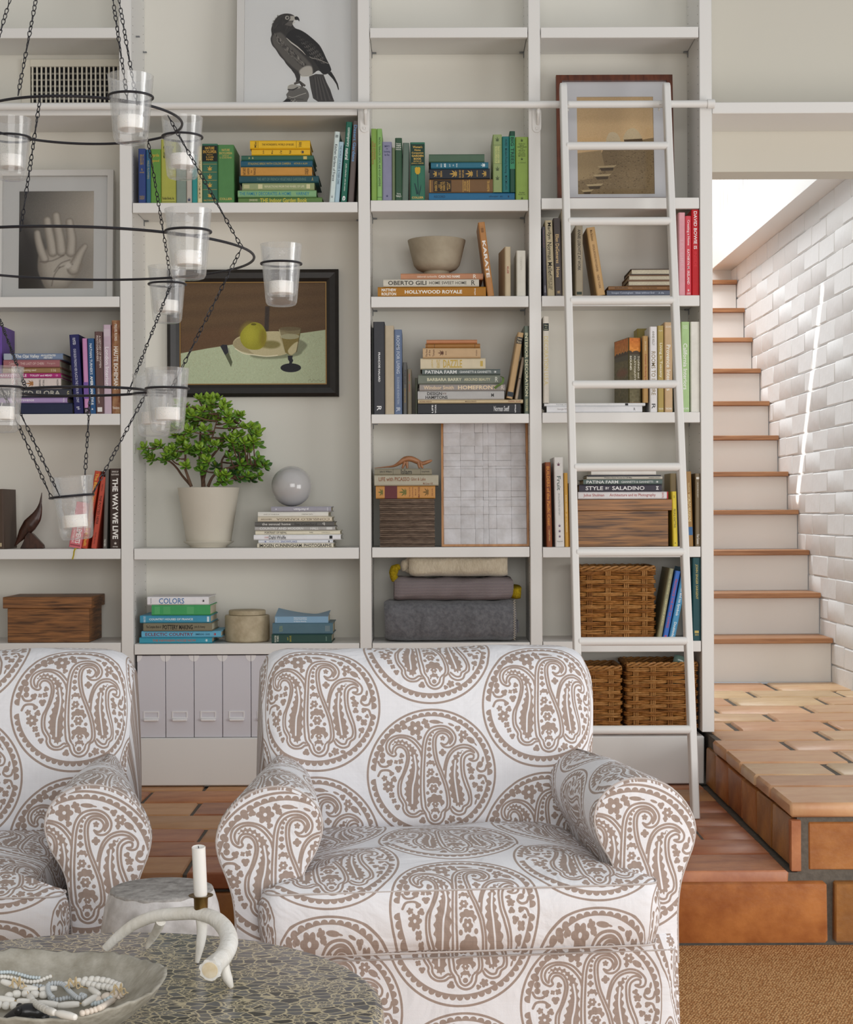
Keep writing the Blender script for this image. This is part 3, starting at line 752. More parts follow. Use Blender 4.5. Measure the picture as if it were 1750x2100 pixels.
stack('B',1,[
 (488.6,661,399.7,411.7,'#5f7d45','moss green book with yellow title, lowest of the stack under the yellow books',(('JOHN BROOKES',.13,.23,.5,'#d8d4a8'),('THE Indoor Garden Book',.26,.82,.75,'#e0c84a'))),
 (488,649,385.3,399.3,'#7ea677','pale green book with turquoise title, second from the bottom of its stack',(('THE FAMILY DECORATES A HOME',.02,.68,.5,'#2a7f96'),('VARNEY',.74,.91,.48,'#2a7f96'))),
 (497,645,369.7,384.9,'#8f9b70','sage book with small cream capitals in the stack below the dark teal one',(('',.02,.1,.5,'#b9b88c','r'),('',.22,.28,.6,'#d2cda0','r'),('REFLECTIONS FROM THE WHEEL OF LIFE',.31,.86,.28,'#dcd8b4'),('',.89,.94,.6,'#d2cda0','r'))),
 (491,654,355,369.3,'#1f4a52','dark teal book about vegetables lying under the mustard book',(('THE ART OF FRENCH VEGETABLE GARDENING',.22,.84,.42,'#5f8078'),('A',.91,.93,.5,'#b0a060'))),
 (494,640,336,354.6,'#c28c40','mustard cloth book with title stamped upright at its end',(('NATURE\'S',.03,.07,.8,'#3f2c14','x'),('GARDEN',.09,.12,.7,'#3f2c14','x'),('by',.14,.16,.3,'#3f2c14','x'),('FRANCES',.18,.21,.75,'#3f2c14','x'),('DOUBLEDAY',.9,.95,.7,'#3f2c14','x'))),
 (494,641,322.4,335.6,'#1f566b','dark blue green book about birds lying above the mustard book',(('STALKING BIRDS WITH COLOR CAMERA',.1,.7,.32,'#b5a052'),('ARTHUR A. ALLEN',.74,.93,.26,'#b5a052'))),
 (495,643,311.5,322,'#32604f','thin dark green book directly under the two yellow books',(('A',.1,.12,.4,'#d8c88a'),('&',.15,.17,.4,'#d8c88a'),('',.86,.91,.6,'#c8b870','r'))),
 (516,636,298.4,311.1,'#dcae25','lower of the two yellow books, with a black owl mark',(('Job',.19,.22,.6,'#3a2d10','x'),('Map',.34,.37,.6,'#3a2d10','x'),('a Year',.48,.52,.6,'#3a2d10','x'),('Wonder',.64,.68,.6,'#3a2d10','x'),('',.83,.9,.8,'#2a3a4a','e'))),
 (513,636,280.5,298,'#e0b322','topmost yellow book about bulbs on the green stack',(('Miles',.07,.11,.7,'#4a3a10','x'),('',.13,.135,.8,'#4a3a10','r'),('THE WONDERFUL WORLD OF BULBS',.2,.73,.24,'#4a3a10'),('',.77,.775,.8,'#4a3a10','r'),('Van Nostrand',.8,.86,.6,'#4a3a10','x'))),
],group=G)
vbook('B',1,675,685.5,270,'#cfdcd9','pale ice blue leaning book with black script title',(('Louisa Jones',.03,.1,.5,'#2b3038','x'),('Kitchen Gardens of France',.18,.7,.5,'#2b3038'),('',.88,.95,.7,'#a0a8a8','e')),lean=4.8,group=G)
vbook('B',1,686,695.5,291,'#a9c3cf','short powder blue book leaning beside the ice blue one',(('THE WORLD OF ROSES & THEIR CARE',.06,.7,.4,'#4a6070'),),lean=4.6,group=G)
vbook('B',1,698.6,711,250,'#226452','tall emerald book with lowercase white title, leaning',(('contemporary',.07,.31,.55,'#dfe7df'),('natural',.33,.47,.55,'#ffffff'),('phyllis richardson  solvi dos santos',.52,.86,.3,'#dfe7df'),('e',.92,.98,.5,'#ffffff')),lean=4.2,group=G)
vbook('B',1,713.5,725,248,'#625855','tall brown grey book with light blue title, against the upright',(('Desert Gardens',.05,.5,.55,'#6f9fd0'),),lean=4.0,group=G)

# ---- third bay, upper shelf: garden books
G = 'garden books on the shelf above the stone bowl'
vbook('C',1,762,773,264,'#80a24d','apple green book with red title, first on the shelf above the bowl',(('THE OUTDOOR',.2,.43,.3,'#a04a2a','v',.012,.65),('HOW-TO-BUILD BOOK',.18,.5,.3,'#a04a2a','v',.012,.28)),group=G)
vbook('C',1,773.5,784,264,'#87b266','light green book about patios with small black capitals',(('PATIOS, TERRACES, DECKS, AND ROOF GARDENS',.12,.8,.45,'#25352a'),('',.95,.955,.9,'#25352a','r')),group=G)
vbook('C',1,784.5,804,291,'#84849d','lavender grey book with three short navy lines',(('EMERY\'S',.06,.09,.55,'#2e335a','x'),('ON',.11,.13,.2,'#2e335a','x'),('Gardening',.15,.19,.65,'#2e335a','x'),('for Fun',.2,.24,.5,'#2e335a','x'),('',.88,.95,.3,'#2e335a','e')),group=G)
vbook('C',1,804.5,810.5,303,'#6d7a5a','very thin moss coloured book beside the lavender grey one',group=G)
vbook('C',1,811,825,283,'#31503a','dark forest green book with white lines at head and foot',(('Famous',.08,.1,.7,'#e6e6dc','x'),('TREES',.11,.135,.75,'#e6e6dc','x'),('SHRUB',.145,.165,.75,'#e6e6dc','x'),('MANUAL',.175,.195,.75,'#e6e6dc','x'),('Time',.88,.9,.6,'#e6e6dc','x'),('Publishing Co',.91,.95,.75,'#e6e6dc','x')),group=G)
vbook('C',1,824.5,837.5,293,'#5f7065','worn grey green book without title, beside the yellow tulip spine',lean=1.2,group=G)
t = vbook('C',1,842,872,292,'#2f6a54','thick green garden book with a yellow tulip on its spine',(('',.03,.4,.95,'#1d3a30','r'),("Woman's",.06,.1,.65,'#d8b25a','x',.02),('Home',.115,.15,.42,'#d8b25a','x',.02),('Companion',.165,.205,.8,'#d8b25a','x',.02),('GARDEN',.215,.25,.8,'#d8b25a','x',.03),('BOOK',.265,.3,.52,'#d8b25a','x',.03),('EDITED BY',.315,.335,.55,'#d8b25a','x'),('JOHN C. WISTER',.35,.375,.84,'#d8b25a','x'),('COLLIER',.93,.965,.8,'#d8b25a','x',.02)),group=G)
def tulip(o, T, H):
    m = MB(); c = T / 2; z = H * .52
    P = [(c - .010, z + .009), (c - .004, z + .014), (c, z + .011), (c + .005, z + .014), (c + .010, z + .009), (c + .009, z - .007), (c + .004, z - .013), (c - .004, z - .013), (c - .009, z - .006)]
    m.prism(P, -.0006, -.0001, 'y'); m.build('spine_emblem', ink('#c9a32c'), o)
    m = MB()
    for a, b in (((c, z - .013), (c + .002, H * .12)), ):
        m.prism([(a[0] - .0012, a[1]), (a[0] + .0012, a[1]), (b[0] + .0012, b[1]), (b[0] - .0012, b[1])], -.0006, -.0001, 'y')
    m.prism([(c + .002, H * .12), (c - .009, H * .3), (c - .012, H * .3), (c - .004, H * .1)], -.0006, -.0001, 'y')
    m.prism([(c + .003, H * .1), (c + .012, H * .28), (c + .012, H * .22), (c + .006, H * .08)], -.0006, -.0001, 'y')
    m.build('spine_stem', ink('#1a3a3c'), o)
tulip(t, (872 - 842) * (YF + .012) / F, W(857, 292, YF).z - sz('C', 1))
st, zz = stack('C',1,[
 (880,1056,394.3,410.3,'#1f638a','wide blue record book at the foot of the stack below the brown volume',(('RECORD',.06,.19,.3,'#123a58'),('afoojer',.7,.81,.3,'#123a58'),('85',.83,.86,.2,'#123a58'),('1',.92,.935,.25,'#123a58'))),
 (880,1011,365.7,394,'#6f5130','thick brown volume about insects with gilt bands',(('',.02,.03,.9,'#b8904a','r'),('',.07,.35,.85,'#2b2118','r'),('INSECTS',.09,.13,.7,'#c9a050','x'),('AND',.15,.165,.25,'#c9a050','x'),('USEFUL',.175,.21,.65,'#c9a050','x'),('INSECTS',.22,.255,.65,'#c9a050','x'),('METCALF',.28,.3,.6,'#c9a050','x'),('FLINT',.31,.335,.4,'#c9a050','x'),('',.53,.54,.9,'#b8904a','r'),('SECOND',.55,.58,.7,'#c9a050','x'),('EDITION',.59,.62,.75,'#c9a050','x'),('',.63,.64,.9,'#b8904a','r'),('McGRAW HILL',.91,.95,.8,'#c9a050','x'))),
 (881,1005,343.4,365.3,'#22272f','black book with curling gilt ornament across its spine',(('',.05,.13,.85,'#bf9a4c','e'),('THE',.15,.17,.25,'#c9a050','x'),('SIERRA',.18,.21,.6,'#c9a050','x'),('',.32,.47,.9,'#bf9a4c','e'),('OLD AND NEW',.49,.52,.75,'#c9a050','x'),('PLANT LORE',.54,.57,.7,'#c9a050','x'),('',.58,.73,.9,'#bf9a4c','e'),('ASHTON',.78,.8,.6,'#c9a050','x'),('',.86,.95,.85,'#bf9a4c','e'))),
 (884,1002,330,343,'#2a697e','petrol blue book with white emblem, under the green one',(('WILD',.1,.12,.4,'#e2ecec','x'),('BIRDS',.17,.19,.6,'#e2ecec','x'),('g',.23,.26,.7,'#e2ecec','x'),('AT',.32,.34,.5,'#e2ecec','x'),('o',.38,.4,.25,'#e2ecec','x'),('HOME',.44,.46,.6,'#e2ecec','x'),('',.86,.95,.9,'#dfe8e8','e'))),
 (880,994,313,329.6,'#49634f','worn dark green book on top of the stack beneath the empty niche',()),
],group=G)
zb = st[0].location.z + (410.3 - 394.3) * (YF + .02) / F + .0006
vbook('C',1,1011.5,1030,276,'#8b9c67','olive book with vegetables drawn on its spine, standing on the blue one',(('TREASURY OF GARDEN FLOWERS',.2,.5,.22,'#d8d890','v',.012,.62),('THE ENCYCLOPEDIA OF LIFE',.2,.5,.22,'#d8d890','v',.012,.35),('',.03,.13,.6,'#4a5a3a','e'),('',.18,.185,.9,'#66754a','r'),('',.5,.505,.9,'#66754a','r'),('',.54,.64,.6,'#4a5a3a','e'),('',.7,.8,.6,'#4a5a3a','e')),base=zb,group=G)
vbook('C',1,1030.5,1045.5,280,'#226e6d','teal book about poultry standing on the blue record book',(('HURD · Modern Poultry Farming · MACMILLAN',.05,.95,.4,'#103a40'),),base=zb,group=G)
vbook('C',1,1046,1057,269,'#1e4d3c','narrow bottle green book with a lighter label naming trees',(('',.08,.62,.95,'#3f8f68','r'),('BIG TREES',.1,.54,.62,'#15382c','v',.02)),base=zb,group=G)
vbook('C',1,1058,1087,281,'#88a34c','wide spring green book about vegetables, against the upright',(('HOW TO',.1,.12,.5,'#2c3a1a','x'),('GROW',.125,.145,.35,'#2c3a1a','x'),('VEGETABLES',.15,.17,.75,'#2c3a1a','x'),('AND',.18,.195,.25,'#2c3a1a','x'),('FRUITS',.205,.225,.5,'#2c3a1a','x'),('BY THE',.235,.25,.4,'#2c3a1a','x'),('ORGANIC',.26,.28,.6,'#2c3a1a','x'),('METHOD',.29,.31,.55,'#2c3a1a','x'),('',.32,.37,.25,'#2c3a1a','e'),('J. I. RODALE',.4,.42,.6,'#2c3a1a','x'),('Rodale',.87,.89,.4,'#2c3a1a','x'),('Books, Inc.',.9,.92,.55,'#2c3a1a','x'),('',.02,.08,.3,'#3c4a22','e'),('',.94,.99,.3,'#3c4a22','e')),group=G)

# ---- third bay: books under and beside the bowl
G = 'books on the stone bowl shelf'
st, z_bowl = stack('C',2,[
 (775,997,586.6,607.2,'#a87010','ochre book with white capitals, lowest under the stone bowl',(('MATTHEW',.035,.17,.3,'#f2ece0','v',.035,.7),('ROLSTON',.035,.17,.3,'#f2ece0','v',.035,.3),('HOLLYWOOD ROYALE',.25,.78,.36,'#f4f0e6','v',.03),('teNeues',.89,.905,.7,'#f4f0e6','x'))),
 (786.5,982.7,571,586.3,'#cbc5b6','pale stone coloured book with dark capitals under the bowl',(('OBERTO GILI',.05,.45,.58,'#3a352d','v',.02),('HOME SWEET HOME',.48,.87,.42,'#4f4a40','v',.01),('R',.92,.96,.65,'#4f4a40')),{'paper':PAGES_W}),
 (822,991,557.5,570.7,'#b88260','terracotta pink book directly under the stone bowl',(('deborah turbeville',.2,.44,.3,'#e6d6c4'),('CASA NO NAME',.46,.72,.4,'#f6efe4','v',.02),('R',.88,.92,.65,'#efe4d6')),{'dy':.03}),
],group=G)
vbook('C',2,1000.5,1014,455.5,'#b27d48','tan leaning book with large white title beside the bowl',(('KARATE',.25,.75,.52,'#f4f0e8','v',.03),('funakoshi',.05,.14,.4,'#7a5228','x')),lean=-7.2,group=G)
vbook('C',2,1036.5,1048,506,'#c6b596','narrow tan book with a tiny red word',(('KLEE',.4,.54,.3,'#a03a30','v',.02),),rz=6,D=.16,group=G)
vbook('C',2,1060,1078.5,514,'#d8d4c8','plain off-white short book standing by the upright',(('CORINTH',.14,.42,.25,'#c4bfb2'),),group=G,paper=PAGES_W)

# ---- third bay: decorating books
G = 'decorating books on the shelf below the bowl'
vbook('C',3,763,766,672,'#22241f','sliver of a black book against the upright before the charcoal one',group=G,D=.15)
vbook('C',3,766.3,789.7,660,'#36373c','tall charcoal book with small white capitals halfway down',(('FRANÇOIS HALARD',.33,.65,.2,'#f0f0f0','v',.03),('R',.91,.96,.4,'#f0f0f0')),group=G)
vbook('C',3,790.2,808.7,668,'#b5a78f','tall bare linen bound book',group=G)
vbook('C',3,809.2,825,676,'#61718e','slate blue book with pale title about rooms',(('ROOMS FOR LIVING',.07,.52,.42,'#c3cad6'),('SUZANNE RHEINSTEIN',.56,.88,.28,'#aab4c4'),('R',.92,.97,.5,'#c3cad6')),group=G)
vbook('C',3,827,835,743,'#5c5c5a','short dark grey book with a script signature',(('Frank Lloyd',.15,.42,.6,'#2e2e2e'),('AMERICAN MASTER',.5,.78,.35,'#a58a4a')),group=G)
vbook('C',3,836,844.5,757,'#776f5e','short taupe book with small red words',(('OOO   OOO',.1,.5,.3,'#b5553a'),),D=.2,group=G)
vbook('C',3,852,856.5,775,'#565a4a','smallest dark olive book squeezed beside the flat pile',D=.15,dy=.03,group=G)
st, zz = stack('C',3,[
 (857.3,1068,826,848.2,'#27282c','wide black book with upright white words, lowest in the tall pile',(('LIFE',.135,.15,.75,'#f0f0f0','x',.02),('WORK',.165,.18,.85,'#f0f0f0','x',.02),('Norman Seeff',.74,.89,.5,'#dcdcdc'),('teNeues',.94,.955,.75,'#f4f4f4','x')),{'rz':0}),
 (857.5,1073,818.2,825.7,'#cbb792','thin cream book just above the wide black one',(('RICHARD AVEDON',.015,.13,.42,'#7a4a2a'),('MADE IN FRANCE',.45,.555,.4,'#6a4a2a'),('FRAENKEL GALLERY',.86,.985,.4,'#8a3a2a')),{'rz':0}),
 (857,1034.5,800,817.9,'#b4b3b1','light grey book with black two-line title about design',(('DESIGN',.11,.28,.36,'#2c2a28','v',.02,.7),('IN THE',.29,.33,.22,'#7a5a4a','v',.01,.7),('HAMPTONS',.09,.345,.36,'#2c2a28','v',.02,.27),('M',.85,.88,.4,'#2c2a28'))),
 (860.5,1036.6,785.8,799.6,'#968f8a','warm grey book with peach title, third flat one from the bottom',(('Windsor Smith',.05,.4,.55,'#ecd2ae'),('HOMEFRONT',.45,.9,.6,'#efd8b4','v',.02),('R',.95,.985,.7,'#dcd0c4'))),
 (858,1026,766.4,785.4,'#72786c','green grey book with a green ribbon marker hanging out',(('BARBARA BARRY',.11,.53,.34,'#e3dfc0','v',.015),('AROUND BEAUTY',.56,.88,.3,'#dcd6b0'),('R',.94,.975,.55,'#d8d8cc'))),
 (866,1026.5,754.4,766,'#5c6664','dark green grey book with white capitals under the gilt lettered one',(('PATINA FARM',.04,.44,.6,'#eef0ee','v',.015),('GIANNETTI & GIANNETTI',.48,.88,.42,'#dfe3e0'),('',.91,.95,.6,'#e6e8e6','e'))),
 (862.6,996,731.3,754,'#d2c6a9','ivory book with tall narrow gilt title',(('JUDITH',.17,.2,.7,'#c9ab52','x',.02),('KRANTZ',.25,.3,.75,'#c9ab52','x',.02),('DAZZLE',.35,.64,.72,'#c9ab52','v',.02),('',.92,.96,.5,'#c9ab52','r'))),
 (867.5,986,710.3,731,'#c2a37c','tan cloth book with a small brown pagoda',(('The Rise',.05,.08,.75,'#5a3018','x'),('of the',.1,.13,.6,'#5a3018','x'),('Temple',.17,.21,.7,'#5a3018','x'),('',.25,.37,.7,'#5a3018','e'),('BUCK',.39,.41,.4,'#5a3018','x'),('STUDIO',.92,.94,.6,'#5a3018','x'))),
 (873,985,701.3,710,'#9c6c34','thin dark honey coloured book second from the top of its pile',(('',.02,.03,.9,'#6a4418','r'),('',.16,.17,.9,'#6a4418','r'),('',.9,.91,.9,'#6a4418','r'))),
 (875,979,693,701,'#b87c54','topmost thin orange book of the tall middle pile',()),
],group=G)
rib = MB()
zc = st[4].location.z
rp = spline([(W(1026,770,YF+.03).x - .003, YF + .04, zc + .03), (W(1032,775,YF).x, YF + .012, zc + .022), (W(1031,785,YF).x, YF + .004, zc + .004), (W(1021,791,YF).x, YF + .006, zc - .008), (W(1015,795,YF).x, YF + .009, zc - .016)], 6)
rib.tube(rp, .0042, 6, flat=.12); o = rib.build('ribbon_marker', mat('green_ribbon', '#5f7a3c', .6), None, True)
o.parent = st[4]; o.matrix_parent_inverse = (Matrix.LocRotScale(st[4].location, st[4].rotation_euler, None)).inverted()
zt = st[1].location.z + 7.5 * (YF + .02) / F + .001
vbook('C',3,1039,1051,682,'#b5966b','tan leaning book with black bands near head and foot',(('',.07,.17,.98,'#1f1d1b','r'),('France',.08,.115,.7,'#d0c0a0','x'),('Paris',.125,.16,.7,'#d0c0a0','x'),('',.9,.97,.98,'#26303a','r')),lean=10,base=zt,group=G)
vbook('C',3,1056,1062,733,'#baa994','pale thin book leaning behind the banded tan one',(('L',.5,.56,.6,'#3a2a20'),),lean=10,base=zt,dy=.04,group=G)
vbook('C',3,1076,1089.5,668.5,'#616c5f','tall moss grey book with large cream capitals against the upright',(('INTERIOR DECORATION',.08,.8,.62,'#e4dfbc','v',.015),('THE BOOK OF PIERRE',.83,.97,.5,'#cfc99a')),group=G)

# ---- third bay: three books on the fibre box
G = 'old books piled on the fibre box'
FIB_T = (1121.7 - 1023.3) * (YF + .02) / F
st, z_creature = stack('C',4,[
 (771,893,996.4,1022.6,'#c08a48','orange gold book with a maroon band and dragons, on the fibre box',(('',.15,.36,1,'#64282c','r'),('',.03,.13,.8,'#6a6a2a','e'),('',.38,.53,.85,'#6a6a2a','e'),('THE COLLECTED',.56,.58,.8,'#7a3a20','x'),('ILLUSTRATIONS',.61,.63,.8,'#7a3a20','x'),('MUSIC OF',.66,.68,.5,'#7a3a20','x'),('MATISSE',.71,.74,.85,'#7a3a20','x'),('',.78,.9,.85,'#7a5a20','e'),('SILVA',.94,.96,.6,'#7a3a20','x'))),
 (768,899.6,974,996,'#aea793','grey cream book with brown italic title, middle of three',(('LIFE with PICASSO',.07,.55,.38,'#8a5a3c','v',.02,.62),('Gilot & Lake',.57,.8,.3,'#8a5a3c','v',.015,.62),('McGraw Hill',.76,.91,.2,'#8a5a3c','v',.01,.2))),
 (768.5,886,960.4,973.6,'#87806b','olive drab book under the carved wooden animal',(('John A. Williams',.09,.3,.36,'#25221c'),('Islam',.46,.65,.72,'#25221c'),('',.32,.325,.9,'#4a4538','r'),('',.8,.805,.9,'#4a4538','r'),('George Braziller',.82,.96,.28,'#25221c'))),
],base=sz('C',4)+FIB_T+.002,group=G)

# ---- right bay: under the sepia picture
G = 'books on the shelf below the sepia picture'
vbook('D',2,1115.5,1121.8,465,'#4c4a52','slim grey violet book first on the shelf below the sepia picture',(('Paul Freundlich',.05,.3,.4,'#8a6a6a'),('HOWE',.85,.95,.45,'#b0b0b8')),lean=-1.2,group=G)
vbook('D',2,1123,1138,452,'#b7aa8b','sand coloured book with large thin black lettering',(('Marilyn',.03,.25,.6,'#2e2a24'),('Norman Mailer',.29,.73,.6,'#2e2a24'),('PICTURES BY THE GREAT',.72,.92,.3,'#3a3428','v',.01,.6),('PHOTOGRAPHERS',.72,.9,.25,'#3a3428','v',.01,.3)),lean=-1.6,group=G)
vbook('D',2,1139,1153,447,'#4e4745','brown black book with cream title about a home',(('Ellen DeGeneres',.21,.58,.5,'#d8b884'),('Home',.63,.76,.5,'#e0c08c'),('W',.93,.97,.5,'#d8b884')),lean=-1.2,group=G)
vbook('D',2,1154,1161,432,'#b7ad98','thin beige book half behind the ladder side',lean=-.6,group=G)
vbook('D',2,1181,1196,462,'#9f937d','grey tan book with black capitals seen between the ladder sides',(('ANNIE LEIBOVITZ AT WORK',.06,.64,.42,'#25221e'),('',.94,.98,.7,'#2e3a30','r')),group=G)
o = vbook('D',2,1225,1242,466,'#c49f6c','honey tan book leaning with its dark cover showing',(('Max Beckmann',.04,.2,.3,'#6a4a28'),('CRITICAL BOYHOOD PHOTOGRAPHERS',.25,.65,.25,'#6a4a28'),('NEW YORK',.7,.9,.25,'#7a5a38')),lean=-8.6,group=G)
st, zz = stack('D',2,[
 (1245,1388,593.3,605.5,'#5e6474','blue grey book lying flat at the foot of the small pile',(('Imogen Cunningham   Ideas without End',.07,.68,.4,'#b8c0d0'),('A life',.74,.82,.3,'#b8c0d0'))),
 (1248,1386,585,593,'#88623e','thin brown book lying below three with pale page edges',(('BAUDELAIRE',.1,.29,.36,'#3a2614'),('INVITATION TO THE VOYAGE',.36,.72,.32,'#3a2614'),('BULFINCH',.88,.96,.3,'#3a2614'))),
 (1288,1384,573.3,584.7,'#6a4c38','lowest of three brown books showing pale page edges',(),{'pages_out':True}),
 (1289,1384,561.8,573,'#7a5c44','middle one of three brown books showing pale page edges',(),{'pages_out':True}),
 (1294,1384,549,561.4,'#4a3c34','topmost dark book showing pale page edges',(),{'pages_out':True}),
],group=G)
vbook('D',2,1392.5,1406,436,'#d99ca4','pink book with faint pale capitals beside two red ones',(('LES GIRLS',.33,.7,.5,'#e4b4ba'),),group=G)
vbook('D',2,1406.6,1418.5,443,'#cf4653','coral red book with white title between pink and bright red',(('Creating a Home',.05,.37,.5,'#f6e4e4'),('KATHRYN M. IRELAND',.42,.86,.42,'#f6e4e4'),('',.91,.95,.5,'#f6e4e4','e'),('LONDON',.96,.985,.6,'#f6e4e4','x')),group=G)
vbook('D',2,1419.2,1438.4,430,'#bb0f1a','tall bright red book with white capitals at the shelf end',(('DAVID BOWIE IS',.02,.46,.42,'#f8f0f0','v',.015),('INSIDE',.49,.67,.4,'#d8303a')),group=G)

# ---- right bay: interiors books
G = 'interiors books on the shelf behind the ladder'
st, zz = stack('D',3,[
 (1121.6,1317.6,831.3,845,'#e2e2e4','white book lying flat below the thinner white one',(("Georgia O'Keeffe",.11,.26,.35,'#b0a8a8'),('R',.91,.93,.4,'#777777')),{'paper':PAGES_W,'rz':0}),
 (1116.5,1324,825,831,'#e8e8ea','thin white book lying on another, with a small black mark',(('Ross Wright  Abbeville',.12,.25,.35,'#888888'),('',.8,.83,.75,'#222222','r')),{'paper':PAGES_W,'rz':0}),
],group=G)
vbook('D',3,1115,1126.5,649,'#d7d0c3','cream book with a black label standing on the white flat books',(('',.08,.165,.98,'#182422','r'),('Wilson',.095,.11,.6,'#d0d0b0','x'),('and',.12,.13,.4,'#d0d0b0','x'),('Lawrence',.14,.155,.7,'#d0d0b0','x'),('DECORATION U.S.A.',.23,.8,.75,'#d9c88e')),base=zz,group=G)
tof = vbook('D',3,1290,1317,692,'#56502f','olive book with a sunset over trees on its cover',(),base=zz,rz=11,D=.17,group=G,dy=.03)
vbook('D',3,1319,1330,689,'#b8925b','caramel book with a thin red title beside the sunset one',(('Jim Keith',.08,.22,.3,'#e2d2b0'),('Container Gardening Indoors',.27,.76,.45,'#a0402a')),base=zz,dy=.02,D=.14,group=G)
vbook('D',3,1308,1328,674,'#9b8b46','mustard green book set back behind the caramel one',base=zz,dy=.165,D=.1,group=G)
vbook('D',3,1333.5,1348.5,670,'#e5e3e3','white book with pale gilt capitals about rooms',(('ANNIE KELLY',.05,.22,.3,'#8a8578'),('ROOMS TO INSPIRE',.29,.8,.55,'#9a8a66'),('R',.9,.96,.5,'#555555')),D=.14,group=G,paper=PAGES_W)
vbook('D',3,1350,1362,668,'#b29c5a','olive gold book with white title about Tuscany',(('Living in Tuscany',.2,.6,.55,'#f2ecd4'),('Angelika',.05,.07,.7,'#e8e0c0','x'),('TASCHEN',.95,.97,.8,'#f2ecd4','x')),group=G)
vbook('D',3,1363.7,1380,661,'#c7a983','peach book with white title about Provence beside the ladder',(('Provence Interiors',.25,.76,.5,'#fbf5ea'),('Lisa Lovatt',.03,.06,.7,'#f4ead8','x'),('TASCHEN',.95,.97,.8,'#fbf5ea','x')),group=G)
vbook('D',3,1398,1414.7,660,'#a7c68c','light green book with white title about California',(('California Interiors',.24,.75,.5,'#f8fbf2'),('Angelika',.04,.055,.6,'#eef4e4','x'),('Taschen',.06,.075,.6,'#eef4e4','x'),('TASCHEN',.95,.97,.8,'#f8fbf2','x')),group=G)
vbook('D',3,1417,1438,660,'#dedcd3','blank bone white book at the end of the interiors row',group=G,paper=PAGES_W)

# ---- right bay: around the striped wooden box
G = 'books on the striped wooden box shelf'
vbook('D',4,1122,1133,948,'#8a4a26','rust book with orange title about builders',(('BUILDERS of the Pacific Coast',.05,.75,.55,'#e0963c'),('Lloyd Kahn',.8,.93,.4,'#d8b070')),lean=-1,group=G)
vbook('D',4,1139.5,1158,938,'#dddad6','thick white book with a plum and a blossom twig on its spine',(('Fruit',.21,.37,.42,'#5a6a64'),('AN ILLUSTRATED HISTORY',.4,.65,.2,'#9a9a9a'),('',.05,.1,.5,'#6a3450','e'),('',.74,.78,.4,'#6a4a70','e'),('',.8,.84,.4,'#6a4a70','e'),('',.86,.9,.35,'#6a4a70','e'),('Pimpernel',.93,.95,.6,'#8a8a8a','x')),lean=-.8,group=G,paper=PAGES_W)
vbook('D',4,1159.5,1167,970,'#cb9b44','amber thin book between the white one and the ladder',(('ROBERT WAGNER   ART OF THE RANGE',.3,.8,.35,'#f0d8a0'),),lean=-.8,group=G)
vbook('D',4,1168,1177,991,'#ab7a34','brown gold book mostly hidden by the ladder side',(('Saddle & Desert Tales',.05,.7,.5,'#f0e0b0'),),group=G)
BOXH = (1120.5 - 1024) * (YF + .015) / F
st, zz = stack('D',4,[
 (1186,1371,1007.3,1022.5,'#e0dcdc','white book with red serif title lying on the striped box',(('Julius Shulman',.06,.29,.5,'#b0504c'),('Architecture and its Photography',.35,.86,.5,'#b0504c'),('',.985,1,1,'#b82028','r'),('TASCHEN',.93,.95,.8,'#b0504c','x')),{'paper':PAGES_W}),
 (1188,1358,992.4,1007,'#3d3945','dark plum book with large white capitals about style',(('STYLE',.08,.29,.55,'#f4f2f2','v',.015),('BY',.32,.365,.35,'#f4f2f2'),('SALADINO',.4,.79,.55,'#f4f2f2','v',.015),('M',.93,.96,.5,'#f4f2f2','x'))),
 (1196.7,1359,981.4,992,'#5c6c68','green grey book with white capitals behind the ladder',(('PATINA FARM',.04,.44,.6,'#eef0ee','v',.015),('GIANNETTI & GIANNETTI',.48,.88,.42,'#dfe3e0'),('',.91,.95,.6,'#e6e8e6','e'))),
 (1204,1359,974.8,981,'#c6c1b5','thin stone coloured book about ranch houses',(('Western Ranch Houses by Cliff May',.23,.6,.6,'#3a3a38'),('HENNESSEY & INGALLS',.82,.97,.3,'#4a4a48'))),
 (1206,1356,971.8,974.4,'#2a2e3e','thin navy booklet near the top of the pile on the striped box',(),{'D':.17}),
 (1213,1346,950,971.4,'#dedcd6','plain white book topping the pile behind the ladder rung',(),{'paper':PAGES_W}),
],base=sz('D',4)+BOXH+.002,group=G)
vbook('D',4,1375.6,1388,971,'#a5926c','khaki book standing set back at the end of the striped box',dy=.11,D=.15,group=G)
vbook('D',4,1381,1390.5,1008,'#dcc53c','bright yellow book about knitting beside the striped box',(('PEOPLE KNITTING',.32,.66,.45,'#4a4420'),('',.92,.95,.4,'#4a4420','e'),('LEVINE',.07,.12,.3,'#8a7a2a')),D=.09,lean=-1.3,group=G)
vbook('D',4,1411,1422.5,967,'#9c7846','brown book about religions just past the ladder side',(('THE ILLUSTRATED',.15,.28,.3,'#e0c890'),("WORLD'S RELIGIONS",.3,.67,.5,'#f0dca4'),('',.74,.85,.9,'#3a6a9a','r')),lean=-1.5,group=G)
vbook('D',4,1427,1437.5,971,'#7c6c52','dull brown book with a small white title, against the end upright',(('The Camera',.83,.97,.5,'#eae6dc'),('ADVENTURES IN LIGHT',.12,.33,.25,'#cfc8b8'),('',.05,.08,.6,'#e6e2d8','r')),group=G)

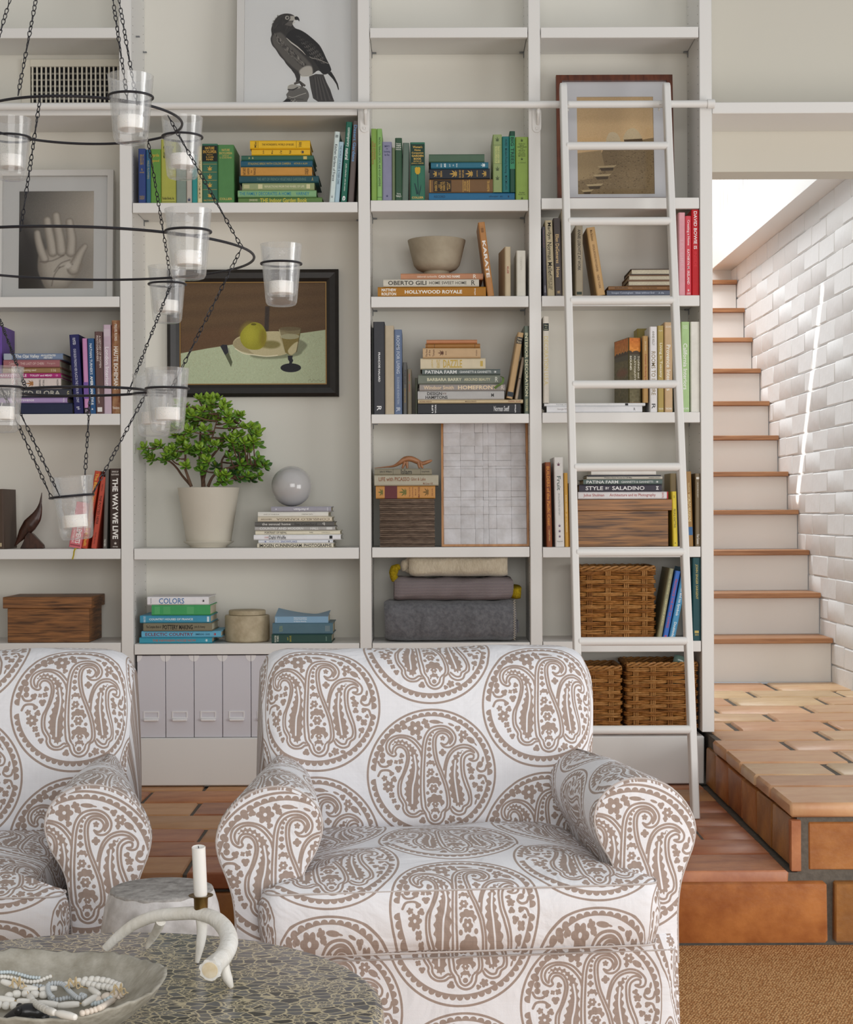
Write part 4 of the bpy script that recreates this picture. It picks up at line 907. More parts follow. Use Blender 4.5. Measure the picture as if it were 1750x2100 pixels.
# ---- right bay: blue books by the basket
G = 'blue and green books leaning by the basket'
vbook('D',5,1347.5,1356.5,1166,'#908e70','grey green leaning book touching the basket',(('Loud · Van Valkenburgh',.08,.36,.3,'#d8d098'),('CERTAINE JEKYLL',.42,.8,.45,'#d8d098')),lean=10.2,group=G)
vbook('D',5,1358.5,1369,1171,'#3769bb','royal blue leaning book with red title',(('PROVENCE THE ART OF LIVING',.12,.82,.45,'#c04a50'),('K',.93,.97,.5,'#d04038')),lean=11,group=G)
vbook('D',5,1371,1384,1165,'#4c92bb','sky blue leaning book with white lettering',(('Man and his Symbols',.25,.66,.5,'#f0f6fa'),('Doubleday',.75,.97,.5,'#f0f6fa')),lean=11.5,group=G)
vbook('D',5,1421,1438.7,1144,'#12484d','dark teal book with gilt capitals at the end of the basket shelf',(('JOHN SINGER SARGENT',.08,.5,.35,'#c9b566'),('',.88,.91,.5,'#c9b566','r'),('III',.92,.94,.4,'#c9b566','x')),group=G)

# ---- left bay: purple row
G = 'purple and pink books on the shelf under the hand picture'
vbook('A',3,-14,4,668,'#6b4a9c','violet book cut by the picture edge, on the purple shelf',group=G,dy=.03)
st, zz = stack('A',3,[
 (0,149,825.6,848.6,'#1f2743','thick plain navy book at the foot of the purple pile',(),{'rz':0}),
 (-4,138,813.8,825.2,'#a890bd','lilac book about Provence lying on the navy one',(('Living in Provence',.1,.52,.62,'#f4eef8'),('TASCHEN',.94,.96,.8,'#f4eef8','x')),{'rz':0}),
 (-8,147,796.2,813.4,'#353740','black book with wide grey capitals about flora',(('FORAGED FLORA',.02,.85,.6,'#b9b6ac','v',.02),('G',.94,.965,.5,'#d8d0a0')),{'rz':0}),
 (0,125,773,795.8,'#d4c8c2','white book with a painted bird and red title',(('Garden',.19,.23,.9,'#b0404a','x'),('of Eden',.25,.29,.8,'#b0404a','x'),('',.41,.57,.8,'#a8713a','e'),('OBSERVING',.64,.67,.7,'#3a3a3a','x'),('NATURAL',.7,.73,.7,'#3a3a3a','x'),('MASON',.93,.96,.7,'#3a3a3a','x'))),
 (-5,125,763,772.6,'#aa2c74','magenta book with white capitals in the purple pile',(('MARKET STYLE',.03,.46,.6,'#f6e6f0','v',.015),('TOLLEY and MEAD',.51,.86,.42,'#f6e6f0','v',.02),('',.9,.96,.8,'#d888b8','e'))),
 (6,123,751,762.6,'#967852','tan book with white italic title, in the purple pile',(('Colette  the ripening seed',.1,.58,.5,'#e8dcc4'),('116',.85,.93,.5,'#d8ccb0'))),
 (7,122.5,735,750.6,'#9c6468','dusty rose book with pale title, second from the top',(('Colette',.1,.2,.4,'#d8b8b4'),('THE LAST OF CHERI',.3,.72,.32,'#dcbcb8'),('Penguin',.78,.92,.3,'#c8a4a0'))),
 (7,129,721.4,734.6,'#7787a2','blue book about a valley on top of the purple pile',(('The Ojai Valley',.2,.6,.68,'#f6f6f2'),('AN ILLUSTRATED',.63,.88,.3,'#f0f0ec','v',.03,.68),('HISTORY',.68,.83,.3,'#f0f0ec','v',.03,.3),('',.01,.14,.98,'#a9b0bc','r')),{'D':.21}),
],group=G)
vbook('A',3,152,171,686,'#212258','midnight blue book leaning on the purple pile',(('OLMSTED',.04,.13,.3,'#dcdce8'),('OUR BLISH FINDING HER PLACE IN THE SANTA FE COLONY',.18,.86,.28,'#c8c8dc'),('n+',.91,.95,.4,'#dcdce8')),lean=-3.4,group=G)
vbook('A',3,173.3,182.8,694,'#c78cb9','narrow pink book with a purple band and black foot',(('',.58,.8,1,'#7a5aa6','r'),('',.92,1,1,'#26222a','r'),('P',.94,.98,.5,'#c0b0c0','x')),lean=-1.7,group=G)
vbook('A',3,183.3,196.3,694,'#285482','blue book with white capitals about American style',(('NATHAN TURNER\'S',.07,.48,.4,'#e4eaf2'),('AMERICAN STYLE',.5,.88,.42,'#ffffff','v',.03),('',.92,.95,.4,'#ffffff','e')),lean=-1.3,group=G)
vbook('A',3,197,213,680,'#5f4644','brown plum book with a two-line white title',(('A HISTORY OF WOMEN',.05,.44,.24,'#e4d6d0','v',.01,.68),('PHOTOGRAPHERS',.05,.36,.24,'#e4d6d0','v',.01,.34),('ROSENBLUM',.68,.87,.22,'#d8c8c0','v',.01,.4),('',.92,.975,.6,'#e8e4e0','r')),lean=-.9,group=G)
vbook('A',3,213.5,228.5,666,'#c1acba','pale mauve book with white title about London',(('London Interiors',.25,.7,.5,'#f8f2f6'),('',.05,.13,.8,'#d2c2cc','r')),lean=-.4,group=G)
vbook('A',3,229.5,247,657,'marbled','rust and cream marbled book with white capitals',(('HAUTE BOHEMIANS',.28,.74,.5,'#f6efe6','v',.02),('MIGUEL FLORES',.04,.22,.3,'#f0e4d8'),('Vendome',.92,.95,.8,'#f0e4d8','x')),group=G)

# ---- left bay: red and brown row beside the carved bird
G = 'red and brown books near the carved bird'
vbook('A',4,-9,8,1003,'#4c3c31','dark patterned book at the picture edge near the carved bird',(('',.9,.96,.5,'#b8a888','r'),),lean=-1,group=G)
vbook('A',4,140,166,1030,'#d06c76','salmon pink leaning book with white capitals at its foot',(('ELEMENTS',.5,.9,.42,'#f8ece8','v',.03,.62),('PHOTOGRAPHIC',.6,.9,.16,'#f8ece8','v',.01,.25),('',.93,.96,.8,'#9a4a52','r')),lean=10,group=G)
vbook('A',4,166.5,178,966,'#b9472c','red orange leaning book with gilt lettering',(('The Best of Wood Block Print & Quilt',.03,.97,.6,'#e6b64a','v',.02),),lean=10.2,group=G)
vbook('A',4,186,197,978,'#b84d3b','brick red leaning book about herbs',(('THE POTTED HERB',.26,.66,.45,'#4a1e18'),('Abigail Barnes',.1,.2,.3,'#6a2e24'),('Firefly Books',.78,.94,.3,'#6a2e24')),lean=8.4,group=G)
vbook('A',4,211,218.5,962,'#625d59','narrow grey book leaning on the dark brown one',(('TASCHEN',.88,.97,.5,'#d8d8d0'),),lean=1.8,group=G)
vbook('A',4,225.5,248,961,'#3c2c26','thick dark brown book with large white capitals down its spine',(('THE WAY WE LIVE',.12,.88,.5,'#f6f2ec','v',.03),('STAFFORD CLIFF',.03,.05,.6,'#e8e0d8','x'),('GILLES DE CHABANEIX',.065,.085,.7,'#e8e0d8','x'),('',.91,.95,.35,'#e8e0d8','e'),('POTTER',.97,.985,.45,'#e8e0d8','x')),group=G)
m = MB(); x = W(152, 1126, YF).x; z = sz('A', 4)
m.tube(spline([(x + .012, YF + .012, z + .0018), (x + .006, YF - .001, z + .002), (x + .001, YF - .0045, z - .008), (x - .001, YF - .004, z - .022), (x - .005, YF - .005, z - .037)], 5), .0038, 6, flat=.14)
tag(m.build('ribbon', mat('yellow_ribbon', '#c9b428', .6), None, True), 'yellow ribbon hanging over the shelf edge below the salmon pink book', 'ribbon')

# ---- wide bay: pile under the glass ball, and blue books
G = 'pale books piled under the glass ball'
st, z_ball = stack('B',2,[
 (527.7,684,1114.4,1123.7,'#dad2be','cream book with bold black capitals, lowest under the glass ball',(('IMOGEN CUNNINGHAM: PHOTOGRAPHS',.025,.975,.72,'#2a2724','v',.02),)),
 (530,683,1107.3,1114,'#dde0e6','thin white book about snowflakes, second from the bottom',(('THE ART OF THE',.14,.28,.4,'#8a90b0'),('SNOWFLAKE',.3,.52,.6,'#6a74a0'),('',.07,.11,.8,'#6a74a0','e'),('1',.94,.955,.6,'#333333'))),
 (520.5,699,1096.3,1107,'#e3e3e5','widest white book with a black sans title in the pale pile',(('LOUISE',.125,.17,.3,'#c06a5a'),('Dahl-Wolfe',.175,.37,.72,'#26262a'),('',.87,.905,.6,'#1a1a1a','r')),{'paper':PAGES_W}),
 (524,698,1087.6,1096,'#ddd7c2','ivory book with small grey capitals about a mountain country',(('PORTRAIT OF NEPAL',.11,.37,.5,'#4a463c'),('Kelly',.64,.68,.4,'#4a463c'),('CHRONICLE',.78,.88,.3,'#aaa596'))),
 (523,688,1078.8,1087.2,'#aaa8a4','silver grey book with white capitals in the pale pile',(('COUNTRY AND MODERN',.06,.6,.62,'#e8e8e4','v',.015),('HALL',.69,.79,.6,'#e8e8e4','v',.015),('',.89,.96,.6,'#d6d6d2','r'))),
 (523,686,1068.8,1078.4,'#5c5a56','dark grey book in the middle of the pale pile',(('the sensual home',.09,.45,.55,'#d6d4ce'),('Ilse Crawford',.5,.78,.5,'#35332f'),('q',.85,.88,.6,'#d6d4ce'))),
 (529,681,1058.4,1068.4,'#d4c9b3','beige book lying with its title upside down',(('CONSUELO KANAGA',.25,.97,.42,'#7a6c58','i'),('AN AMERICAN PHOTOGRAPHER',.04,.19,.3,'#7a6c58','i'))),
 (529,673.5,1047.8,1058,'#dedcd3','off-white book second from the top of the pale pile',(('HEART OF THE MUSEUM',.08,.3,.22,'#a09c90'),('CHRISTIAN TORTU',.62,.78,.22,'#807c70'))),
 (556,679.5,1036.6,1047.4,'#9b99a3','lavender grey book directly under the glass ball',(('p.forfsan',.38,.62,.55,'#f2f2f6','i'),('',.06,.1,.5,'#d8d8e0','e'),('KNOPF',.93,.95,.7,'#e4e4ea','x'))),
],group=G)
G = 'blue and green books on the lowest open shelf of the wide bay'
stack('B',3,[
 (286,435,1307.3,1319.6,'#3c95aa','turquoise watery book lowest in the pile with the white topmost book',(('THE HAWAIIAN HOUSE NOW',.18,.78,.42,'#b86a56'),('',.9,.94,.7,'#e8f2f4','e')),{'D':.2}),
 (290,453.4,1294,1306.9,'#64abca','wide sky blue book with maroon capitals',(('ECLECTIC COUNTRY',.05,.65,.5,'#7a2f40','v',.015),('EMMERLING · DAVIS',.68,.86,.3,'#25506a'),('',.9,.94,.7,'#b83a3a','e')),{'D':.2}),
 (294,435,1276.8,1293.6,'#7f7862','drab olive book about pottery with black title',(('The Complete Book of',.04,.26,.42,'#2a2620'),('POTTERY MAKING',.28,.72,.58,'#2a2620','v',.025),('John B. Kenny',.74,.9,.36,'#2a2620'))),
 (287,432,1261,1276.4,'#4192b1','clear blue book with small white capitals about French houses',(('COUNTRY HOUSES OF FRANCE',.13,.75,.26,'#eef6fa','v',.02),('',.95,.98,.7,'#d6e8f0','r'),('BARBARA STOELTIE',.05,.08,.8,'#d6e8f0','x')),{'D':.2}),
 (311,431.5,1239.2,1260.6,'#419c5d','green cloth book with faded title under the white one',(('',.05,.14,.7,'#5aae70','r'),('',.2,.32,.7,'#57ab6c','r'),('',.6,.72,.7,'#5aae70','r'))),
 (302,428.5,1222,1238.8,'#e4e2e5','white book with a large blue word, topmost of the blue pile',(('COLORS',.19,.6,.68,'#3f76b0','v',.01),('TASCHEN',.05,.07,.7,'#8a8a8a','x'),('',.88,.93,.5,'#222222','e'),('living with the true colors of nature',.2,.6,.1,'#a86a5a','v',.01,.05)),{'D':.2,'paper':PAGES_W}),
],group=G)
st, zz = stack('B',3,[
 (557,680.6,1299.7,1317.6,'#294841','dark green book lowest in the short pile by the stone box',(('FRONTIER',.05,.08,.8,'#d8d8c8','x'),('WOMEN',.09,.12,.7,'#d8d8c8','x'),('ART',.26,.28,.4,'#b5a83a','x'),('SANTA FE',.3,.33,.7,'#b5a83a','x'),('KNOPF',.9,.92,.5,'#8aa89a','x'))),
 (559,683,1276.2,1299.3,'#4f6d7a','thick slate blue book in the middle of the short pile',(('FLORA',.11,.17,.5,'#8a9a72','x'),('',.87,.95,.5,'#70848a','r'))),
],group=G)
# a soft-covered book whose cover curls up
Yc = YF + .02; x0, x1 = W(564, 1276, Yc).x, W(673.5, 1276, Yc).x; T = 13 * Yc / F
m = MB(); n = 17
def curl(u): return .0 + .0225 * (abs(u - .72) / .72) ** 1.6 if u < .72 else .0225 * .62 * ((u - .72) / .28) ** 1.3
top = [(x0 + (x1 - x0) * i / (n - 1)) for i in range(n)]
m.prism([(x, zz) for x in top][::1] + [(x, zz + T) for x in top[::-1]], Yc, Yc + .004, 'y')
m.prism([(x, zz) for x in top] + [(x, zz + .0012) for x in top[::-1]], Yc + .004, Yc + .15, 'y')
vs = []; fs = []
for j in range(6):
    for i in range(n):
        vs.append((top[i], Yc + .004 + .15 * j / 5, zz + T + .0002 + curl(i / (n - 1)) * (j / 5) ** .9))
for k in range(5):
    for i in range(n - 1): fs.append((k*n+i, k*n+i+1, (k+1)*n+i+1, (k+1)*n+i))
m.add(vs, fs)
o = m.build('book', mat('cover_softblue', '#86abc6', .5, .35), None, 'flat')
tag(o, 'pale blue soft-covered book with curling cover on the slate pile', 'book', G)
m = MB(); m.box((x0 + .003, Yc + .005, zz + .0015), (x1 - .003, Yc + .145, zz + T - .0006)); m.build('page_block', PAGES, o)
lettering(o, 'National Audubon', (x0 + .068, Yc - .0004, zz + T * .7), (.047, 0, 0), (0, 0, T * .2), ink('#eef4f8'))
lettering(o, 'Society Field Guide', (x0 + .068, Yc - .0004, zz + T * .42), (.047, 0, 0), (0, 0, T * .2), ink('#eef4f8'))
lettering(o, 'to North America', (x0 + .068, Yc - .0004, zz + T * .14), (.045, 0, 0), (0, 0, T * .2), ink('#eef4f8'))
lettering(o, 'Knopf', (x0 + .006, Yc - .0004, zz + T * .2), (0, 0, T * .6), (-.003, 0, 0), ink('#eef4f8'))

# sunset on the olive book's cover and spine
c = Canvas(150, 240, '#4d4a34')
for y in range(240):
    v = y / 240
    col = np.array([.72, .40, .12]) * (1 - v * 2) + np.array([.80, .58, .22]) * (v * 2) if v < .24 else (np.array([.42, .36, .26]) if v < .3 else np.array([.36, .33, .21]))
    c.a[y, :] = col
c.noise(.03, 5, 6); c.blur(4)
for k in range(60): c.blob(k * 2.6, 58 + 4 * math.sin(k * .7), 5 + 3 * abs(math.sin(k * 2.1)), '#3a2a18')
c.poly([(0, 62), (150, 60), (150, 82), (0, 78)], '#4a4436', 2); c.blob(60, 125, 45, '#7a3f2c', ry=16, soft=9, alpha=.6)
SUN = print_mat('sunset_print', c.a, .4)
def quad_print(name, parent, P, mt, uv=((0, 0), (1, 0), (1, 1), (0, 1))):
    me = bpy.data.meshes.new(name); me.from_pydata([tuple(p) for p in P], [], [(0, 1, 2, 3)])
    l = me.uv_layers.new(name='UVMap')
    for i, u in enumerate(uv): l.data[i].uv = u
    me.materials.append(mt); return link(name, me, parent)
bb = [Vector(c_) for c_ in tof.bound_box]; T_ = max(b.x for b in bb); H_ = max(b.z for b in bb)
quad_print('cover_print', tof, [(-.0004, .165, .001), (-.0004, .002, .001), (-.0004, .002, H_ - .001), (-.0004, .165, H_ - .001)], SUN, ((0, 0), (.75, 0), (.75, 1), (0, 1)))
quad_print('spine_print', tof, [(.003, -.0003, .001), (T_ - .003, -.0003, .001), (T_ - .003, -.0003, H_ - .001), (.003, -.0003, H_ - .001)], SUN, ((.75, 0), (1, 0), (1, 1), (.75, 1)))
for txt, xf, b in (('TOFINO and', .78, .62), ('CLAYOQUOT', .48, .66), ('SOUND', .16, .5)):
    lettering(tof, txt, (T_ * xf - .003, -.0007, H_ * .72), (0, 0, -H_ * (b - .28)), (.0065, 0, 0), ink('#efe8d4'))
# ------------------------------------------------------------------ framed pictures
def pane_mat():
    if 'pane' in MATS: return MATS['pane']
    m = bpy.data.materials.new('pane'); m.use_nodes = True; MATS['pane'] = m; nt = m.node_tree; nt.nodes.clear()
    o = nt.nodes.new('ShaderNodeOutputMaterial'); mx = nt.nodes.new('ShaderNodeMixShader'); fr = nt.nodes.new('ShaderNodeFresnel'); fr.inputs[0].default_value = 1.35
    t = nt.nodes.new('ShaderNodeBsdfTransparent'); g = nt.nodes.new('ShaderNodeBsdfGlossy'); g.inputs['Roughness'].default_value = .06
    nt.links.new(fr.outputs[0], mx.inputs[0]); nt.links.new(t.outputs[0], mx.inputs[1]); nt.links.new(g.outputs[0], mx.inputs[2]); nt.links.new(mx.outputs[0], o.inputs[0])
    return m
def frame_bars(m, w, h, fw, d, y0=0.0, x0=None):
    """four mitred bars around a w by h opening box"""
    a, b = -w / 2, w / 2
    O = [(a, 0), (b, 0), (b, h), (a, h)]; I = [(a + fw, fw), (b - fw, fw), (b - fw, h - fw), (a + fw, h - fw)]
    for k in range(4):
        l = (k + 1) % 4
        vs = [(O[k][0], y0, O[k][1]), (O[l][0], y0, O[l][1]), (I[l][0], y0, I[l][1]), (I[k][0], y0, I[k][1])]
        vs += [(x, y0 + d, z) for x, _, z in vs]
        m.add(vs, [(0,1,2,3),(7,6,5,4),(0,4,5,1),(1,5,6,2),(2,6,7,3),(3,7,4,0)])
def picture(label, cat, loc, w, h, lean, fw, fd, fmat, prnt, win, matc=None, pane=True, name='framed_picture'):
    """win: print window (x0, z0, x1, z1) in local coordinates"""
    t = thing(name, label, cat, loc, (-lean, 0, 0))
    m = MB(); frame_bars(m, w, h, fw, fd); m.build('frame', fmat, t, 'flat')
    m = MB(); m.box((-w / 2 + .003, fd - .004, .003), (w / 2 - .003, fd + .001, h - .003)); m.build('backing_board', mat('backing', '#9a9184', .8), t)
    x0, z0, x1, z1 = win; yb = fd - .0045
    if matc:
        a, b, c_, d_ = -w / 2 + fw * .8, fw * .8, w / 2 - fw * .8, h - fw * .8
        m = MB(); y = yb - .0035
        O = [(a, b), (c_, b), (c_, d_), (a, d_)]; I = [(x0, z0), (x1, z0), (x1, z1), (x0, z1)]
        for k in range(4):
            l = (k + 1) % 4
            vs = [(O[k][0], y, O[k][1]), (O[l][0], y, O[l][1]), (I[l][0], y, I[l][1]), (I[k][0], y, I[k][1])]
            vs += [(x, y + .003, z) for x, _, z in vs]
            m.add(vs, [(0,1,2,3),(7,6,5,4),(0,4,5,1),(1,5,6,2),(2,6,7,3),(3,7,4,0)])
        m.build('mat_board', mat('mat_' + matc, matc, .7, .2), t)
    quad_print('print', t, [(x0 - .002, yb, z0 - .002), (x1 + .002, yb, z0 - .002), (x1 + .002, yb, z1 + .002), (x0 - .002, yb, z1 + .002)], prnt)
    if pane:
        m = MB(); m.box((-w / 2 + fw * .7, yb - .0075, fw * .7), (w / 2 - fw * .7, yb - .0055, h - fw * .7)); m.build('glass_pane', pane_mat(), t)
    return t

# -- the hawk
c = Canvas(880, 1320, '#e9e7de', 4 / 9.547, (540 - 498.6) * 4, 110 * 4)
D1, D2, D3, L1, L2 = '#2a2725', '#3b3734', '#57524c', '#8a847b', '#c2bdb3'
c.poly([(870,1380),(1000,1330),(1150,1340),(1210,1500),(1280,1640),(1330,1800),(1360,1880),(1270,1960),(1150,1890),(1060,1900),(950,1820),(900,1600)], '#4a4643')
for k in range(9): c.stroke([(960 + k * 24, 1380 + k * 4), (1000 + k * 40, 1880 - abs(k - 5) * 12)], 9, '#6a655f' if k % 2 else '#35312f', 1.5)
c.poly([(1220,1310),(1300,1285),(1370,1400),(1430,1530),(1452,1640),(1438,1660),(1400,1540),(1330,1430)], D1)
c.poly([(610,1200),(690,1280),(700,1380),(690,1460),(640,1520),(612,1480),(625,1430),(590,1330),(530,1250)], D2)
body = spline([(130,430),(150,340),(200,230),(270,150),(360,110),(450,103),(530,120),(585,165),(560,265),(545,320),(600,400),(700,440),(800,500),(900,580),(1000,670),(1080,760),(1140,870),(1180,960),(1220,1060),(1270,1150),(1298,1260),(1240,1320),(1150,1340),(1050,1260),(930,1340),(800,1370),(690,1350),(620,1290),(540,1250),(430,1130),(380,1050),(300,960),(220,830),(150,740),(120,620),(140,530)], 4, True)
c.poly(body, D2)
rg = random.Random(5)
c.poly(spline([(160,560),(300,480),(430,600),(560,760),(700,900),(840,1050),(930,1180),(900,1330),(800,1360),(690,1300),(540,1180),(400,1040),(260,850),(170,720)], 4, True), '#6d6861', 8, .8)
for k in range(420):
    u, v = rg.random(), rg.random()
    x = 190 + 620 * u + 60 * v; y = 560 + 640 * u + 200 * (v - .4)
    l = rg.choice((D1, D2, L1, '#a39d93', D3)); c.stroke([(x, y), (x + 14, y + 30)], 10, l, 1.2, .65)
c.poly(spline([(680,1270),(780,1180),(900,1170),(940,1250),(930,1350),(820,1370),(720,1370)], 4, True), '#bab5ab', 6)
c.poly(spline([(420,590),(480,470),(620,415),(800,500),(980,660),(1090,790),(1180,970),(1280,1180),(1290,1270),(1150,1330),(1040,1180),(930,1020),(800,930),(640,770),(510,670)], 4, True), D1)
for r in range(7):
    for q in range(9):
        x = 640 + q * 42 + r * 52; y = 560 + r * 72 + q * 26 - 20 * (q % 2)
        if x < 1180 and y < 1120 and q * 26 < 260 and x - 600 > (y - 560) * .35:
            c.stroke(spline([(x - 20, y - 12), (x - 4, y + 20), (x + 20, y + 4)], 4), 8, '#8f8981', 1.2, .75 if r > 1 else .35)
c.stroke([(430,600),(520,690),(640,780),(740,870),(800,940)], [10, 26, 26, 16, 6], '#cfcac0')
c.stroke([(880,980),(930,1012),(1040,1030),(1150,1080),(1240,1120)], 12, '#a8a298')
for k in range(120):
    x, y = 150 + rg.random() * 380, 130 + rg.random() * 330
    if (x - 330) ** 2 / 190 ** 2 + (y - 310) ** 2 / 200 ** 2 < 1: c.stroke([(x, y), (x - 12, y + 24)], 9, rg.choice((D1, D3, D2)), 1.5, .6)
c.poly([(500,150),(575,150),(605,180),(600,235),(540,250),(470,250),(500,210)], '#b5b0a6', 4)
c.poly(spline([(585,180),(625,160),(662,188),(680,235),(672,264),(652,236),(600,232)], 4, True), D1)
c.blob(440, 188, 40, '#b8b3a8'); c.blob(442, 187, 25, '#55504a'); c.blob(443, 186, 14, '#16130f'); c.blob(437, 180, 5, '#f0f0f0')
for k in range(9): c.stroke([(400 + k * 14, 330 + k * 4), (480 + k * 14, 260 + k * 2)], 7, '#a8a298', 1.2, .6)
glove = spline([(430,1740),(470,1680),(460,1600),(520,1545),(660,1560),(790,1610),(850,1680),(872,1780),(835,1880),(815,2010),(255,2010),(430,1830)], 5, True)
c.poly(glove, '#6e6a65'); c.poly([(255,2010),(430,1830),(520,1840),(600,2010)], D1, 2)
c.poly(spline([(465,1570),(560,1535),(690,1580),(680,1620),(560,1625),(470,1650)], 4, True), '#aba69d', 2); c.stroke([(465,1640),(560,1650),(650,1600)], 22, D2)
c.stroke(spline([(480,1780),(560,1800),(700,1750),(810,1715)], 5), 12, '#bfbab1'); c.stroke([(440,1830),(760,1840)], 8, D2)
c.stroke([(600,1520),(690,1490),(780,1560)], 46, D3); c.stroke([(690,1490),(740,1575)], 30, D2)
for k in range(46): c.blob(505 + rg.random() * 130, 1830 + rg.random() * 170, 6, '#c8c3b8')
HAWK = print_mat('hawk_print', c.a, .5, spec=.2)
YB_ = 6.07; zb = sz('B', 0) + .001
w = (W(735, 100, YB_).x - W(484, 100, YB_).x); k = YB_ / F
picture('tall white framed black and white print of a hawk on a gloved fist', 'picture', (W(609.5, 100, YB_).x, YB_, zb), w, 350 * k, .10, 15 * k, .022, mat('white_frame', '#d8d6d2', .4), HAWK, (-w / 2 + 15 * k, 13 * k, w / 2 - 15 * k, 343 * k))

# -- the open hand
c = Canvas(420, 555, '#8f857b', .5, -190 * .5, -411 * .5)
yy, xx = np.mgrid[0:555, 0:420].astype(np.float32)
g = .30 + .36 * xx / 420 - .16 * np.clip((yy - 260) / 300, 0, 1) * (xx < 240) * (1 - xx / 260) + .05 * np.sin(yy / 90)
c.a[:] = g[..., None] * np.array([1.02, .97, .90])
c.poly([(190,700),(420,1000),(430,1520),(190,1520)], '#2f2823', 40, .75)
def finger(P, w):
    for f, col in ((1.1, '#7d7469'), (.95, '#938a7e'), (.74, '#a89f93'), (.45, '#b9b1a5')):
        c.stroke([(x + (1 - f) * 12, y - (1 - f) * 8) for x, y in spline(P, 5)], [q * f for q in np.interp(np.linspace(0, 1, len(spline(P, 5))), np.linspace(0, 1, len(w)), w)], col, 5)
palm = spline([(415,1130),(470,1090),(560,1050),(700,1040),(815,1070),(830,1160),(880,1200),(900,1260),(860,1350),(760,1470),(690,1530),(520,1530),(440,1400),(405,1290)], 5, True)
c.poly(palm, '#7d7469', 5)
for sc, col in ((.92, '#938a7e'), (.78, '#a89f93'), (.52, '#b5ada1')):
    c.poly([(640 + (x - 640) * sc + 15, 1290 + (y - 1290) * sc - 8) for x, y in palm], col, 22)
finger([(395,885),(410,970),(440,1080),(480,1180)], [60, 72, 80, 84])
finger([(505,740),(520,840),(545,960),(570,1100)], [76, 84, 92, 100])
finger([(603,690),(622,820),(648,950),(665,1090)], [80, 88, 98, 106])
finger([(752,760),(765,860),(778,960),(770,1100)], [76, 86, 98, 104])
finger([(925,1040),(880,1110),(845,1190),(800,1290)], [56, 80, 96, 130])
for P in ([(430,1210),(560,1200),(690,1140)], [(590,1320),(660,1230),(760,1190)], [(560,1480),(590,1360),(650,1270)], [(640,1280),(720,1250),(790,1240)]):
    c.stroke(spline(P, 6), 10, '#5f564d', 4, .7)
c.poly(spline([(700,1260),(745,1215),(780,1250),(740,1290)], 5, True), '#c2bbb0', 6)
c.noise(.012, 8, 2); c.blur(1)
HAND = print_mat('hand_print', c.a, .5, spec=.2)
Yp = 6.12; k = Yp / F; w = 241 * k; h = 276 * k
picture('white framed photograph of an open hand on the second shelf', 'picture', (W(109.5, 470, Yp).x, Yp, sz('A', 2) + .001), w, h, .06, 12 * k, .028, mat('white_frame', '#d8d6d2', .4), HAND, (-w / 2 + 45 * k, 31 * k, w / 2 - 42 * k, 234 * k), '#dcdbd8')

# -- still life with an apple and a glass
c = Canvas(706, 494, '#5b4733', .6, -278 * .6, -237 * .6)
for k in range(14): c.stroke([(278, 250 + k * 42), (1455, 240 + k * 30)], 40, '#665038' if k % 3 else '#52402f', 20, .5)
c.poly([(278,640),(700,600),(700,740),(278,810)], '#5f4632', 20, .7); c.poly([(965,430),(1000,430),(990,640),(955,640)], '#3b332e', 3)
c.poly([(278,808),(500,768),(720,735),(1000,690),(1240,650),(1460,620),(1460,1065),(278,1065)], '#aab394', 1)
rg = random.Random(9)
for k in range(1500):
    x, y = rg.uniform(278, 1460), rg.uniform(650, 1065)
    if y > 812 - (x - 278) * .16: c.stroke([(x, y), (x + rg.uniform(-10, 10), y + 8)], 4, rg.choice(('#b8c0a2', '#9aa384', '#a2a080', '#b5bba0')), 1, .6)
c.blob(1050, 815, 210, '#7d8268', ry=40, rot=-.05, soft=4); c.poly(spline([(1230,700),(1300,740),(1270,790),(1210,830),(1180,760)], 4, True), '#7c8068', 4)
c.poly(spline([(702,735),(740,680),(850,650),(1000,632),(1120,640),(1230,690),(1215,760),(1120,820),(980,838),(860,820),(760,790)], 5, True), '#b4aa86')
c.poly(spline([(702,735),(740,690),(800,690),(830,780),(870,815),(800,800),(740,780)], 5, True), '#9a8f6e', 2)
c.stroke(spline([(720,770),(790,810),(870,822),(970,834),(1060,826)], 6), 8, '#d3cbae'); c.blob(1010, 740, 75, '#7d7548', ry=32, soft=5)
c.poly(spline([(800,600),(865,560),(930,575),(970,640),(965,720),(920,775),(830,775),(775,730),(762,660)], 6, True), '#8d882b')
c.blob(840, 655, 62, '#a5a037', soft=22, ry=80, alpha=.9); c.blob(945, 690, 26, '#7d6f26', soft=10, ry=70, alpha=.8); c.blob(870, 575, 22, '#5f5a1c', ry=9); 
c.poly([(600,750),(620,738),(655,740),(668,800),(640,825)], '#2d2d33'); c.poly([(640,825),(668,800),(698,880),(687,920)], '#555a44'); c.stroke([(668,770),(678,810)], 8, '#8a8d76')
c.poly([(1075,615),(1250,615),(1215,800),(1170,832),(1120,800)], '#7f7658', 2, .85); c.poly([(1082,670),(1240,655),(1215,790),(1165,828),(1120,800)], '#7a6c3d', 1)
c.blob(1163, 675, 78, '#9a9678', ry=22); c.poly(spline([(1145,790),(1190,735),(1230,720),(1215,790),(1170,825)], 4, True), '#b5ab86', 2)
c.stroke([(1076,620),(1120,800)], 5, '#b0a888'); c.stroke([(1250,620),(1215,800)], 6, '#5a5238'); c.blob(1163, 612, 88, '#665a42', ry=16)
c.poly([(1145,830),(1185,830),(1180,850),(1188,870),(1178,890),(1182,905),(1150,905),(1158,880),(1146,860)], '#26262c'); c.blob(1168, 928, 83, '#25252b', ry=36)
c.stroke(spline([(1310,1035),(1325,1022),(1335,1040),(1355,1025),(1370,1038),(1390,1025),(1405,1040),(1430,1028)], 4), 4, '#8a8d72')
c.noise(.012, 4, 2)
